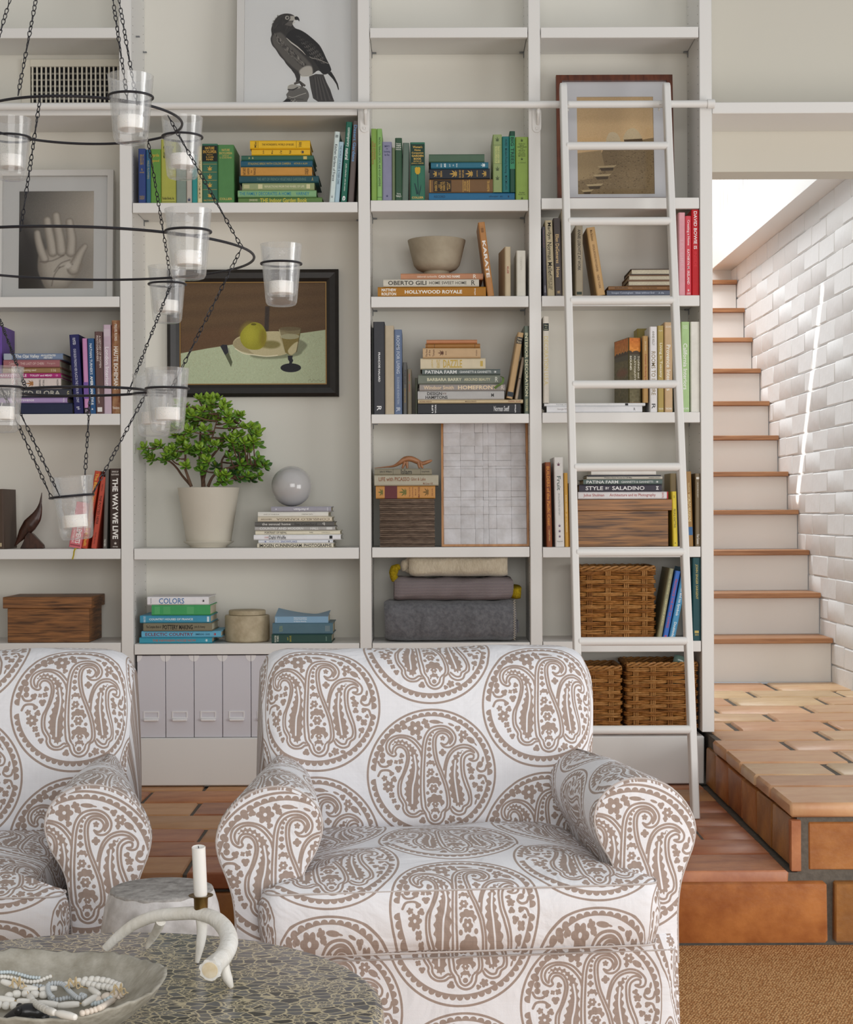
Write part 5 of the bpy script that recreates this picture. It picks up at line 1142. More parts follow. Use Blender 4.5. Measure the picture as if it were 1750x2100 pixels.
STILL = print_mat('still_life_print', c.a, .55, spec=.25)
Yp = YB - .03; k = Yp / F; p = W(518.7, 683, Yp); w = 352 * k; h = 261 * k
t = thing('framed_painting', 'black framed still life painting of an apple, a plate and a goblet', 'painting', (p.x, Yp, p.z - h / 2))
m = MB(); BF = mat('black_frame', '#26221f', .38, .5, noise=(40, .3))
a, b = w / 2, h / 2
for fw0, fw1, y0, y1 in ((0, 7, .002, -.004), (7, 18, -.004, -.0005), (18, 27, -.0005, .009)):
    O = [(-a + fw0 * k, fw0 * k), (a - fw0 * k, fw0 * k), (a - fw0 * k, h - fw0 * k), (-a + fw0 * k, h - fw0 * k)]
    I = [(-a + fw1 * k, fw1 * k), (a - fw1 * k, fw1 * k), (a - fw1 * k, h - fw1 * k), (-a + fw1 * k, h - fw1 * k)]
    for q in range(4):
        l = (q + 1) % 4
        m.add([(O[q][0], y0, O[q][1]), (O[l][0], y0, O[l][1]), (I[l][0], y1, I[l][1]), (I[q][0], y1, I[q][1])], [(0, 1, 2, 3)])
for q in range(4):
    O = [(-a, 0), (a, 0), (a, h), (-a, h)]; l = (q + 1) % 4
    m.add([(O[q][0], .002, O[q][1]), (O[l][0], .002, O[l][1]), (O[l][0], .028, O[l][1]), (O[q][0], .028, O[q][1])], [(0, 1, 2, 3)])
m.build('frame', BF, t, False, recalc=False)
m = MB(); q = MB(); frame_bars(q, w - 50 * k, h - 50 * k, 2.2 * k, .004, .006); q.v = [(x, y, z + 25 * k) for x, y, z in q.v]; q.build('gilt_slip', mat('dull_gilt', '#8a6a38', .45, .5, .4), t)
quad_print('canvas', t, [(-a + 26 * k, .0095, 26 * k), (a - 26 * k, .0095, 26 * k), (a - 26 * k, .0095, h - 26 * k), (-a + 26 * k, .0095, h - 26 * k)], STILL)
m = MB(); m.box((-a + .004, .012, .004), (a - .004, .028, h - .004)); m.build('backing_board', mat('backing', '#9a9184', .8), t)

# -- sepia picture behind the ladder: stone steps and a wall under a plain sky
c = Canvas(483, 615, '#b59d76', 3, 0, 0)
yy, xx = np.mgrid[0:615, 0:483].astype(np.float32)
c.a[:] = (np.array([.74, .63, .47]) * (1 + .10 * np.clip(yy / 330, 0, 1))[..., None])
c.poly([(58,104),(80,100),(161,86),(161,205),(0,205),(0,150),(35,150),(35,138),(48,138),(50,120)], '#857152')
c.poly([(0,118),(50,112),(58,150),(30,170),(0,176)], '#a08a66', 3)
rg = random.Random(3)
for k in range(700):
    x, y = rg.uniform(0, 161), rg.uniform(95, 205)
    if y > 175 - x * .5 or y > 110 and x > 60: c.blob(x, y, rg.uniform(.6, 2.2), rg.choice(('#6a583e', '#9a8562', '#5c4a33', '#8f7a58')), ry=rg.uniform(.5, 1.4), alpha=.6)
for x, y, w_ in ((42,145,40),(33,163,38),(18,183,36),(8,195,26)):
    c.poly([(x, y), (x + w_, y - 2), (x + w_ - 6, y + 3), (x + 4, y + 4)], '#b8a47e'); c.poly([(x + 4, y + 4), (x + w_ - 6, y + 3), (x + w_ - 8, y + 9), (x + 8, y + 10)], '#4f402c', 1.5)
c.poly(spline([(62,96),(66,78),(76,74),(86,80),(90,96)], 5, True), '#c9b898', 1.5); c.poly([(62,94),(92,94),(90,106),(64,106)], '#5a4833', 1)
c.poly(spline([(98,92),(104,72),(118,66),(130,76),(134,92)], 5, True), '#c2b08e', 1.5); c.poly([(98,90),(136,88),(138,100),(100,100)], '#544330', 1)
c.poly([(120,104),(126,104),(126,112),(120,112)], '#3c2e20'); c.noise(.02, 2, 2)
SEPIA = print_mat('sepia_print', c.a, .5, spec=.2)
Yp = 6.06; k = Yp / F; w = 241 * k; h = 273 * k
picture('mahogany framed sepia print of stone steps behind the ladder top', 'picture', (W(1264, 270, Yp).x, Yp, sz('D', 1) + .001), w, h, .11, 12 * k, .024, wood('mahogany', '#6e3a22', '#4a2314', 6, (10, 10, 2), .35), SEPIA, (-w / 2 + 43 * k, 22 * k, w / 2 - 40 * k, 229 * k), '#dddcde')

# -- woven white paper in a thin wooden box frame
Yp = 5.985; k = Yp / F
w = 180 * k; h = 272 * k; th_ = .155
t = thing('woven_paper_panel', 'white panel of woven paper strips in a thin honey wood frame', 'picture', (W(995.5, 1000, Yp).x, Yp, sz('C', 4) + .0015), (-th_, 0, 0))
m = MB(); frame_bars(m, w, h, 4.5 * k, .022); m.build('frame', wood('honey_wood', '#c08a55', '#a5703f', 5, (10, 10, 3), .4), t, 'flat')
m = MB(); m.box((-w / 2 + .004, .012, .004), (w / 2 - .004, .020, h - .004)); m.build('backing_board', mat('dark_backing', '#5a554f', .9), t)
PAPER = mat('handmade_paper', '#dedde0', .75, .15, noise=(22, .2), bump=(70, .4), col2='#cbc8c8')
cx = [0, 165, 305, 385, 437, 512, 657, 802]; cz = [0, 152, 290, 366, 430, 460, 520, 655, 735, 762, 818, 888, 960, 1090, 1225]
sxp = (w - 9.5 * k) / 802; szp = (h - 9.5 * k) / 1225
for i in range(7):
    for j in range(14):
        x0 = -w / 2 + 4.8 * k + cx[i] * sxp; x1 = -w / 2 + 4.8 * k + cx[i+1] * sxp; z0 = 4.8 * k + cz[j] * szp; z1 = 4.8 * k + cz[j+1] * szp
        over = (i + j) % 2; g_ = .0004
        m = MB(); y = .0095 - (.0011 if over else 0)
        m.box((x0 + g_ * (1 - over), y, z0 + g_ * over), (x1 - g_ * (1 - over), y + .0016, z1 - g_ * over), .0005)
        m.v = [(x + RND.uniform(-.0003, .0003), yq + RND.uniform(-.0004, .0004), z + RND.uniform(-.0003, .0003)) for x, yq, z in m.v]
        m.build('paper_patch', PAPER, t, 'flat')

# ------------------------------------------------------------------ air vent in the upper niche
Yv = YB - .014
p0, p1 = W(44, 122, Yv), W(262, 214, Yv); p1.x = min(p1.x, XL['A'][1] - .002)
t = thing('air_vent', 'cream metal air vent grille set in the upper niche', 'vent', ((p0.x + p1.x) / 2, Yv, p1.z))
VM = mat('vent_paint', '#e6e1d2', .5, .3); ox, oz = t.location.x, t.location.z
q0, q1 = W(62, 137, Yv), W(247, 210, Yv)
m = MB()
for lo, hi in (((p0.x, p1.z), (q0.x, p0.z)), ((q1.x, p1.z), (p1.x, p0.z)), ((q0.x, q0.z), (q1.x, p0.z)), ((q0.x, p1.z), (q1.x, q1.z))):
    m.box((lo[0] - ox, -.002, lo[1] - oz), (hi[0] - ox, .012, hi[1] - oz), .001)
m.build('frame', VM, t, 'flat')
m = MB(); m.box((q0.x - ox, .0118, q1.z - oz), (q1.x - ox, .0136, q0.z - oz)); m.build('duct_back', mat('duct_black', '#17171b', .8), t)
lv = MB(); lv.box((0, -.001, -.0012), (q1.x - q0.x - .002, .0035, .0055), .0006); lv = lv.mesh('louvre', mat('vent_grey', '#8b8880', .5), 'flat')
for i in range(5): link('louvre', lv, t, (q0.x - ox + .001, .007, q1.z - oz + .014 + i * .0235), (.5, 0, 0))
sl = MB(); sl.box((-.0031, -.0012, 0), (.0031, .0055, q0.z - q1.z - .001), .0006); sl = sl.mesh('slat', VM, 'flat')
for i in range(20): link('slat', sl, t, (q0.x - ox + (i + .5) * (q1.x - q0.x) / 20, 0, q1.z - oz + .0005))

# ------------------------------------------------------------------ bowl, ball, boxes, carvings
def lathe_thing(name, label, cat, prof, mt, loc, n=48, part=None):
    m = MB(); m.lathe(prof, n)
    o = m.build(name, mt, None, True, loc=loc); return tag(o, label, cat)
CLAY = mat('stone_clay', '#b5aa95', .75, .2, noise=(7, .2), bump=(60, .25), col2='#9c907b')
p = W(896, 560, 6.08)
lathe_thing('bowl', 'round beige stone bowl on a foot, standing on three flat books', 'bowl', [(0, 0), (.05, 0), (.051, .004), (.0485, .012), (.047, .018), (.058, .021), (.073, .028), (.084, .042), (.089, .06), (.1055, .128), (.1062, .133), (.1025, .134), (.0995, .128), (.084, .06), (.07, .04), (.04, .032), (0, .03)], CLAY, (p.x, 6.08, z_bowl + .0006))

m = MB(); k = (YF + .05) / F
q = lambda x, y: ((x - 410) / 4.73 * k, 0, (518 - y) / 4.73 * k)
sp = spline([q(132,512), q(240,503), q(320,493), q(375,465), q(430,428), q(490,424), q(545,446), q(595,468), q(640,458), q(680,444), q(697,440)], 6)
rr = np.interp(np.linspace(0, 1, len(sp)), np.linspace(0, 1, 11), [.0008, .0025, .0042, .0072, .0098, .0105, .0098, .0075, .0068, .005, .0015])
m.tube(sp, list(rr), 12)
for x0, x1 in ((430, 405), (448, 455), (560, 575), (580, 605)):
    for s in (-.004, .004):
        a, b, c_ = q(x0, 452), q((x0 + x1) / 2, 488), q(x1, 517.5)
        m.tube([(a[0], s, a[2]), (b[0], s * 1.3, b[2]), (c_[0], s * 1.5, c_[2] + .0006)], [.0062, .005, .0036], 8)
o = m.build('wood_carving', wood('pear_wood', '#b5805a', '#96623c', 7, (3, 10, 10), .4), None, True, loc=(W(826, 950, YF + .05).x, YF + .075, z_creature + .0012))
tag(o, 'long-tailed arched animal carved in light wood on the olive book', 'carving')

xa, xb = W(778.7, 1080, YF + .02).x, W(892, 1080, YF + .02).x
t = thing('fibre_box', 'brown grey box of stacked palm fibre strips under the old books', 'box', ((xa + xb) / 2, YF + .018, sz('C', 4) + .0008))
FM = [mat('palm_fibre_%d' % i, a, .85, .15, noise=(26, .3), bump=(90, .7), stretch=(1, 1, 7), col2=b) for i, (a, b) in enumerate((('#8a7768', '#5f5046'), ('#7a685a', '#53463d'), ('#968271', '#68574b')))]
nst = 25; hst = FIB_T / nst
for i in range(nst):
    m = MB(); jx = RND.uniform(-.0012, .0012); jy = RND.uniform(-.001, .001)
    m.box((-(xb - xa) / 2 + jx, jy, i * hst + .0002), ((xb - xa) / 2 + jx, .19, (i + 1) * hst - .0002), .0022)
    m.build('strip', FM[(i * 7) % 3], t, 'flat')

k = 6.06 / F; rB = 41.5 * k
o = lathe_thing('glass_ball', 'pale grey glossy glass ball resting on a pile of books', 'ball', [(0, 0)] + [(rB * math.sin(a), rB - rB * math.cos(a)) for a in np.linspace(.12, PI - .03, 30)] + [(0, 2 * rB)],
                mat('milk_glass', '#bcbab9', .12, .5, coat=.6), (W(598, 990, 6.06).x, 6.06, z_ball + .0002), 48)
TRAV = mat('travertine', '#c4b69a', .6, .3, noise=(26, .2), bump=(70, .35), col2='#a99a7e')
p = W(507.5, 1317, 6.06); k = 6.06 / F
t = thing('stone_box', 'round travertine box with a lid beside the blue books', 'box', (p.x, 6.06, sz('B', 3) + .0006))
m = MB(); m.lathe([(0, 0), (42 * k, 0), (45 * k, .004), (45.6 * k, .008), (45.6 * k, .092), (44.5 * k, .096), (36 * k, .0965), (0, .0965)], 48); m.build('body', TRAV, t, True)
m = MB(); m.lathe([(36.5 * k, .0968), (37.6 * k, .098), (37.6 * k, .112), (36 * k, .1145), (0, .1148)], 48); m.build('lid', TRAV, t, True)

DKW = wood('dark_mango_wood', '#9c683a', '#54351b', 6, (1.4, 1.4, 20), .5)
Yx = YF + .018; xa, xb = W(15, 1300, Yx).x, W(182.5, 1300, Yx).x; k = Yx / F
t = thing('wooden_box', 'dark brown wooden box with overhanging lid behind the chair back', 'box', ((xa + xb) / 2, Yx, sz('A', 5) + .0008))
hb = 70 * k
m = MB(); m.box((-(xb - xa) / 2, .004, 0), ((xb - xa) / 2, .235, hb), .0015); m.build('body', DKW, t, 'flat')
m = MB(); m.box((-(xb - xa) / 2 - 8.5 * k, -.004, hb + .0003), ((xb - xa) / 2 + 6 * k, .243, hb + 23.5 * k), .0015); m.build('lid', DKW, t, 'flat')
STW = wood('striped_wood', '#ab7844', '#4a2f1b', 5, (1.1, 1.1, 24), .45)
Yx = YF + .016; xa, xb = W(1185, 1100, Yx).x, W(1371.5, 1100, Yx).x; k = Yx / F
t = thing('wooden_box', 'striped brown wooden box with a lid, behind the ladder under books', 'box', ((xa + xb) / 2, Yx, sz('D', 4) + .0008))
hb = BOXH - 22.5 * k
m = MB(); m.box((-(xb - xa) / 2, .004, 0), ((xb - xa) / 2, .20, hb - .0002), .0015); m.build('body', STW, t, 'flat')
m = MB(); m.box((-(xb - xa) / 2 - .012, -.003, hb), ((xb - xa) / 2 + 7.5 * k, .206, BOXH), .0015); m.build('lid', wood('striped_wood_lid', '#b07a48', '#74502e', 5, (1.1, 1.1, 22), .45), t, 'flat')

Yx = YF + .09; k = Yx / F; q = lambda x, y: ((x - 350) / 5.469 * k, 0, (1448 - y) / 5.469 * k)
t = thing('bird_carving', 'dark carved wooden bird pointing upward on a small block', 'carving', (W(64, 1120, Yx).x, Yx, sz('A', 4) + .0006))
BW = wood('rosewood', '#4a2c20', '#2e1a13', 7, (8, 8, 3), .35)
sp = spline([q(163,1424), q(205,1365), q(270,1270), q(335,1185), q(400,1105), q(440,1015), q(456,940), q(466,870), q(472,822)], 7)
rr = np.interp(np.linspace(0, 1, len(sp)), np.linspace(0, 1, 9), [.0008, .008, .0205, .026, .0215, .0115, .0048, .0028, .0010])
m = MB(); m.tube(sp, [r_ * .62 for r_ in rr], 14, flat=1.6); m.build('bird', BW, t, True)
m = MB(); m.prism([q(a, b)[::2] for a, b in ((235,1448),(497,1448),(490,1410),(375,1285),(330,1262),(292,1310),(275,1370))], -.016, .016, 'y'); o = m.build('base', BW, t, 'flat')
bv = o.modifiers.new('edge', 'BEVEL'); bv.width = .002; bv.segments = 2

# ------------------------------------------------------------------ magazine files on the bottom shelf
FILE = mat('file_card', '#d6d4da', .55, .25); FILE2 = mat('file_corner', '#ebe9e9', .4, .4)
Yx = YF + .012; k = Yx / F; fw = 57.2 * k; fh = 167.5 * k
proto = thing('magazine_file', 'white card magazine file, first from the end upright with its label holder empty', 'magazine file', (0, 0, 0), group='white magazine files on the bottom shelf')
m = MB(); m.box((-fw / 2, 0, 0), (fw / 2, .25, fh), .0012); m.build('body', FILE, proto, 'flat')
m = MB()
for s in (-1, 1):
    P = [(s * (fw / 2 + .0004), fh + .0006)] + [(s * (fw / 2 + .0004 - .018 * math.cos(a)), fh + .0006 - .022 * math.sin(a)) for a in np.linspace(0, PI / 2, 7)]
    q = MB(); q.prism(P, -.0012, .002, 'y'); q.build('corner', FILE2, proto)
m = MB(); frame_bars(m, .056, .026, .004, .0025, -.0025); m.v = [(x, y, z + .068) for x, y, z in m.v]; m.build('label_holder', FILE2, proto)
m = MB(); m.tube([(-.026, -.006, .064), (-.024, -.0085, .063), (.024, -.0085, .063), (.026, -.006, .064)], [.003, .0052, .0052, .003], 8)
m.box((-.026, -.007, .0605), (.026, -.0005, .0665), .001); m.build('pull', FILE2, proto, 'flat')
ords = ('first', 'second', 'third', 'fourth', 'fifth', 'sixth', 'seventh')
for i in range(7):
    o = proto if i == 0 else copy_tree(proto)
    o['label'] = 'white card magazine file, %s from the bookcase upright beside the wooden box shelf' % ords[i]
    o.location = (W(310.5 + 58.4 * i, 1430, Yx).x, Yx, .3732)

# ------------------------------------------------------------------ folded throws
def soft(name, w, d, h, mt, r=.03, n=(30, 10, 12), amp=.004, seed=0, sag=0.0):
    rg = np.random.default_rng(seed); ph = rg.uniform(0, 6, 12)
    m = MB()
    def P(u, v):  # u around the cross-section in (y, z), v along x
        a = 2 * PI * u
        e = .55
        cy = math.copysign(abs(math.cos(a)) ** e, math.cos(a)); cz = math.copysign(abs(math.sin(a)) ** e, math.sin(a))
        x = (v - .5) * w
        end = min(v, 1 - v) * w
        f = 1 - .12 * max(0, 1 - end / .02) ** 2
        y = cy * d / 2 * f; z = cz * h / 2 * f
        wob = amp * (math.sin(x * 38 + ph[0] + 2 * a) + .7 * math.sin(x * 71 + ph[1] - a) + .6 * math.sin(3 * a + ph[2] + x * 15))
        y += wob * (1 if cy > 0 else 1); z += wob * .6 * (1 if z > -h * .3 else .15)
        z -= sag * math.cos(PI * (v - .5)) if z > 0 else 0
        return (x + amp * .8 * math.sin(a * 2 + ph[3]), y, z + h / 2)
    m.grid(48, n[0], P, closed_u=True)
    nb = 48
    m.f.append(tuple(range(nb))[::-1]); m.m.append(0); b = (n[0] - 1) * nb; m.f.append(tuple(range(b, b + nb))); m.m.append(0)
    return m
zs = sz('C', 5) + .0015; k = 6.06 / F; kf = 5.97 / F
GREYW = mat('grey_wool', '#77777a', .95, .1, noise=(70, .25), bump=(160, .6), col2='#5c5c60', sheen=.25)
x0, x1 = W(789, 1280, 5.97).x, W(1059, 1280, 5.97).x; h1 = 84 * kf
t = thing('wool_throw', 'thick grey wool throw folded at the bottom of the pile', 'blanket', ((x0 + x1) / 2, 6.075, zs))
soft('f', x1 - x0, .235, h1, GREYW, amp=.0036, seed=2).build('folded_cloth', GREYW, t, True)
m = MB(); e = (x1 - x0) / 2
for i in range(17):
    z = .006 + i * (h1 - .012) / 16; y = -.1175 * (1 - .1 * (abs(i / 8 - 1)) ** 5) - .001
    m.tube([(e - .003, y, z), (e - .0105, y - .0005, z + (h1 - .012) / 32), (e - .003, y, z + (h1 - .012) / 16)], .0009, 5)
m.build('edge_stitching', mat('cream_yarn', '#c9bda8', .8), t)
m = MB(); m.box((e + .0005, -.09, .03), (e + .012, .08, .075), .005); m.build('cloth_edge', GREYW, t, 'flat')
KNIT = bpy.data.materials.new('grey_knit'); KNIT.use_nodes = True; nt = KNIT.node_tree; b_ = nt.nodes['Principled BSDF']; b_.inputs['Roughness'].default_value = .9
tc = nt.nodes.new('ShaderNodeTexCoord'); wv = nt.nodes.new('ShaderNodeTexWave'); wv.bands_direction = 'Z'; wv.inputs['Scale'].default_value = 75; wv.inputs['Distortion'].default_value = 2; wv.inputs['Detail'].default_value = 2; wv.inputs['Detail Scale'].default_value = 30
nt.links.new(tc.outputs['Object'], wv.inputs['Vector']); rp_ = nt.nodes.new('ShaderNodeValToRGB'); rp_.color_ramp.elements[0].color = (*hx('#6d646c'), 1); rp_.color_ramp.elements[1].color = (*hx('#b5a7a4'), 1)
nt.links.new(wv.outputs['Fac'], rp_.inputs['Fac']); nt.links.new(rp_.outputs[0], b_.inputs['Base Color'])
bp_ = nt.nodes.new('ShaderNodeBump'); bp_.inputs['Strength'].default_value = .8; bp_.inputs['Distance'].default_value = .003; nt.links.new(wv.outputs['Fac'], bp_.inputs['Height']); nt.links.new(bp_.outputs[0], b_.inputs['Normal'])
MUST = mat('mustard_knit', '#a8901f', .9, .1, noise=(140, .3), bump=(190, .8), col2='#7d6a10')
x0, x1 = W(808, 1220, 5.98).x, W(1052, 1220, 5.98).x; h2 = 50 * kf
t = thing('knit_throw', 'mauve grey knitted throw with mustard ends, middle of the pile', 'blanket', ((x0 + x1) / 2, 6.075, zs + h1 - .001))
soft('f', x1 - x0, .22, h2, KNIT, amp=.0036, seed=5, sag=.006).build('folded_cloth', KNIT, t, True)
e = (x1 - x0) / 2
soft('f', .034, .17, .05, MUST, amp=.002, seed=3).build('mustard_end', MUST, t, True, loc=(e + .014, -.02, .004))
m = MB(); m.tube(spline([(-e + .005, -.07, h2 - .012), (-e - .002, -.075, h2 + .008), (-e + .004, -.07, h2 + .03), (-e + .016, -.06, h2 + .034)], 5), [.014] * 6 + [.016] * 5 + [.012] * 5, 12); m.build('mustard_end', MUST, t, True)
MOH = mat('cream_mohair', '#d3c8b2', .95, .1, noise=(50, .2), bump=(130, .7), stretch=(3, 3, 1), col2='#bfb29a', sheen=.4)
x0, x1 = W(840, 1170, 5.99).x, W(1042, 1170, 5.99).x; h3 = 46 * kf
t = thing('mohair_throw', 'fluffy cream mohair throw folded on top of the pile', 'blanket', ((x0 + x1) / 2, 6.08, zs + h1 + h2 - .003))
soft('f', x1 - x0, .2, h3, MOH, amp=.003, seed=8).build('folded_cloth', MOH, t, True)
m = MB(); e = (x1 - x0) / 2; m.tube(spline([(-e + .012, -.05, h3 - .012), (-e - .012, -.055, h3 * .62), (-e - .014, -.05, h3 * .4), (-e + .012, -.045, h3 * .22)], 5), [.012] * 5 + [.018] * 6 + [.012] * 5, 12); m.build('cloth_edge', MOH, t, True)

# ------------------------------------------------------------------ wicker baskets
CANE = [mat('cane_%d' % i, a, .5, .35, noise=(60, .3), col2=b, stretch=(1, 1, 3)) for i, (a, b) in enumerate((('#b0793f', '#80501f'), ('#a06a34', '#6e431b'), ('#ba8850', '#8f5f2c')))]
def basket(label, loc, w, d, h, seed, courses=10):
    rg = random.Random(seed)
    courses = 16
    t = thing('wicker_basket', label, 'basket', loc)
    nx, ny = 4, 3; r = .0039; per = []
    hw, hd = w / 2 - .006, d / 2 - .006
    per += [(-hw + 2 * hw * (i + .5) / nx, -hd, 0, -1) for i in range(nx)] + [(hw, -hd + 2 * hd * (i + .5) / ny, 1, 0) for i in range(ny)]
    per += [(hw - 2 * hw * (i + .5) / nx, hd, 0, 1) for i in range(nx)] + [(-hw, hd - 2 * hd * (i + .5) / ny, -1, 0) for i in range(ny)]
    cor = {nx: (hw, -hd), nx + ny: (hw, hd), 2 * nx + ny: (-hw, hd), 0: (-hw, -hd)}
    ch = (h - .03) / courses
    for c_ in range(courses):
        m = MB()
        for q in range(2):
            P = []
            for i, (x, y, ax, ay) in enumerate(per):
                if i in cor: P.append((cor[i][0] * .99, cor[i][1] * .99, 0))
                s = 1 if (i + c_) % 2 else -1
                a = .0082 * s + rg.uniform(-.0007, .0007)
                P.append((x + ax * a, y + ay * a, 0))
            z = .008 + c_ * ch + (q + .5) * ch / 2
            P = [(x, y, z + rg.uniform(-.0013, .0013)) for x, y, _ in P]
            m.tube(spline(P, 5, True), [r * rg.uniform(.85, 1.1) for _ in range(len(P) * 5)], 6, closed=True)
        m.build('weaver', CANE[(c_ + seed) % 3], t, True)
    for x, y, ax, ay in per:
        m = MB()
        for q in (-1, 0, 1):
            dx, dy = (q * .0068, 0) if ay else (0, q * .0068)
            m.tube([(x + dx, y + dy, .004), (x + dx + rg.uniform(-.001, .001), y + dy, h * .5), (x + dx, y + dy, h - .014)], .0032, 6)
        m.build('stake', CANE[rg.randrange(3)], t, True)
    m = MB(); base = [(-hw, -hd), (hw, -hd), (hw, hd), (-hw, hd)]
    for ph in (0, 2.1, 4.2):
        P = []; N = 72
        for i in range(N):
            u = i / N * 4; s_ = int(u); f = u - s_; a, b = base[s_], base[(s_ + 1) % 4]
            an = i / N * 2 * PI * 13 + ph
            x, y = a[0] + (b[0] - a[0]) * f, a[1] + (b[1] - a[1]) * f
            nx_, ny_ = (b[1] - a[1]), -(b[0] - a[0]); L = math.hypot(nx_, ny_)
            P.append((x + nx_ / L * .006 * math.cos(an), y + ny_ / L * .006 * math.cos(an), h - .012 + .007 * math.sin(an)))
        m.tube(P, .0045, 6, closed=True)
    m.build('rim', CANE[2], t, True)
    m = MB(); m.box((-hw + .008, -hd + .008, .002), (hw - .008, hd - .008, .008)); m.build('bottom', CANE[1], t)
    return t
k = 5.98 / F
x0, x1 = W(1188, 1230, 5.98).x, W(1345, 1230, 5.98).x
basket('brown wicker basket on the shelf beside leaning blue books', ((x0 + x1) / 2, 6.095, sz('D', 5) + .001), x1 - x0, .23, 154 * k, 1)
x0, x1 = W(1284, 1430, 5.98).x, W(1432, 1430, 5.98).x
basket('brown wicker basket on the floor shelf with a plastic bag inside', ((x0 + x1) / 2, 6.095, .3735), x1 - x0, .23, 150 * k, 2)
x0, x1 = W(1122, 1430, 5.98).x, W(1276, 1430, 5.98).x
basket('brown wicker basket half hidden by the chair, with a card file inside', ((x0 + x1) / 2, 6.095, .3735), x1 - x0, .23, 143 * k, 4)
m = MB(); m.box((-.07, -.01, 0), (.056, .05, .222), .003); m.box((-.066, -.012, .205), (.05, -.0102, .214))
tag(m.build('card_file', mat('manila', '#b59f78', .7), None, 'flat', loc=(W(1205, 1350, 6.1).x, 6.06, .383)), 'manila card file standing in the wicker basket behind the chair', 'file box')
m = MB(); m.grid(8, 6, lambda u, v: (-.05 + .1 * u, .01 * math.sin(5 * u + 3 * v), .15 + .112 * v + .01 * math.sin(u * 4 + 1) * v))
o = m.build('plastic_bag', mat('bag_plastic', '#7d9a90', .15, .5, coat=.5), None, True, loc=(W(1378, 1350, 6.1).x, 6.05, .381), rot=(0, .2, .2)); so = o.modifiers.new('thick', 'SOLIDIFY'); so.thickness = .003
tag(o, 'crumpled clear green plastic bag sticking out of the floor basket', 'bag')

# ------------------------------------------------------------------ jade plant
Yp = 6.085; k = Yp / F; px0 = 428; zs = sz('B', 2) + .0006
t = thing('potted_jade_plant', 'bushy green jade plant in a cream pot under the still life painting', 'plant', (W(px0, 1050, Yp).x, Yp, zs))
POT = mat('cream_pot', '#d6cfc0', .6, .25, noise=(5, .06), bump=(90, .1))
m = MB(); m.lathe([(0, 0), (.066, 0), (.068, .006), (.090, .0185), (.0925, .0205), (.0915, .022), (.085, .019), (.06, .012), (0, .012)], 48); m.build('saucer', POT, t, True)
hp = 121 * k
m = MB(); m.lathe([(0, .0125), (.078, .0125), (.081, .017), (.1125, hp), (.1128, hp + .002), (.107, hp + .002), (.105, hp - .01), (0, hp - .012)], 56); m.build('pot', POT, t, True)
m = MB(); m.lathe([(.105, hp - .008), (.07, hp - .002), (0, hp + .002)], 30); m.build('moss', mat('moss', '#4c4a22', .95, .1, noise=(60, .4), bump=(80, 1), col2='#2c2a16'), t, True)
BARK = mat('jade_bark', '#7d6250', .8, .2, noise=(24, .3), bump=(60, .6), stretch=(1, 1, .4), col2='#594236')
q = lambda x, y, dy=0.0: Vector(((x / 6.034 + 280 - px0) * k, dy, zs * 0 + (1123 - (y / 6.034 + 800)) * k))
br = [([(830,1200),(820,1080),(790,900),(790,700),(800,480),(850,250)], [58, 52, 40, 30, 20, 12], 0, .0),
      ([(690,1200),(650,1080),(610,940),(620,800),(560,640),(480,560)], [42, 36, 30, 24, 16, 9], -.02, -.03),
      ([(670,1190),(560,1060),(490,960),(400,880),(300,870),(200,850)], [34, 30, 26, 22, 14, 8], .02, .0),
      ([(900,1200),(960,1080),(1060,1000),(1200,960),(1350,930),(1560,930)], [40, 34, 28, 24, 15, 8], -.03, -.05),
      ([(850,1000),(900,860),(990,740),(1100,600),(1200,480),(1280,380)], [38, 34, 28, 22, 14, 8], .02, .05),
      ([(980,1180),(1040,1020),(1050,860),(1180,700),(1320,620),(1460,610)], [34, 30, 24, 18, 12, 7], .03, .04),
      ([(830,1150),(870,1000),(880,800),(960,600),(1020,400),(1080,220)], [36, 30, 26, 20, 14, 8], -.02, -.06),
      ([(610,940),(480,900),(380,760),(280,700),(240,690)], [22, 18, 14, 10, 6], -.01, -.02),
      ([(1050,1000),(1150,1060),(1250,1080),(1130,1130)], [18, 16, 12, 8], -.05, -.08)]
tips = []
m = MB()
for P, rr, d0, d1 in br:
    pts = [q(x, y, d0 + (d1 - d0) * i / (len(P) - 1)) for i, (x, y) in enumerate(P)]
    s = spline(pts, 5); m.tube(s, list(np.interp(np.linspace(0, 1, len(s)), np.linspace(0, 1, len(rr)), [r_ / 6.034 * k / 2 for r_ in rr])), 9)
    tips.append([Vector(v) for v in s[len(s)//3:]])
rgl = random.Random(21)
def inside(x, y):
    if (x - 830) ** 2 / 400 ** 2 + (y - 440) ** 2 / 390 ** 2 < 1 and y < 800: return True
    if (x - 330) ** 2 / 230 ** 2 + (y - 800) ** 2 / 140 ** 2 < 1: return True
    if (x - 1330) ** 2 / 300 ** 2 + (y - 960) ** 2 / 160 ** 2 < 1: return True
    if (x - 1330) ** 2 / 200 ** 2 + (y - 560) ** 2 / 230 ** 2 < 1: return True
    if (x - 800) ** 2 / 170 ** 2 + (y - 960) ** 2 / 110 ** 2 < 1: return True
    if (x - 1130) ** 2 / 110 ** 2 + (y - 1110) ** 2 / 90 ** 2 < 1: return True
    return False
ros = []
while len(ros) < 125:
    x, y = rgl.uniform(120, 1640), rgl.uniform(70, 1190)
    if not inside(x, y): continue
    dy = rgl.uniform(-.11, .085)
    p = q(x, y, dy)
    if all((p - o_).length > .0175 for o_ in ros): ros.append(p)
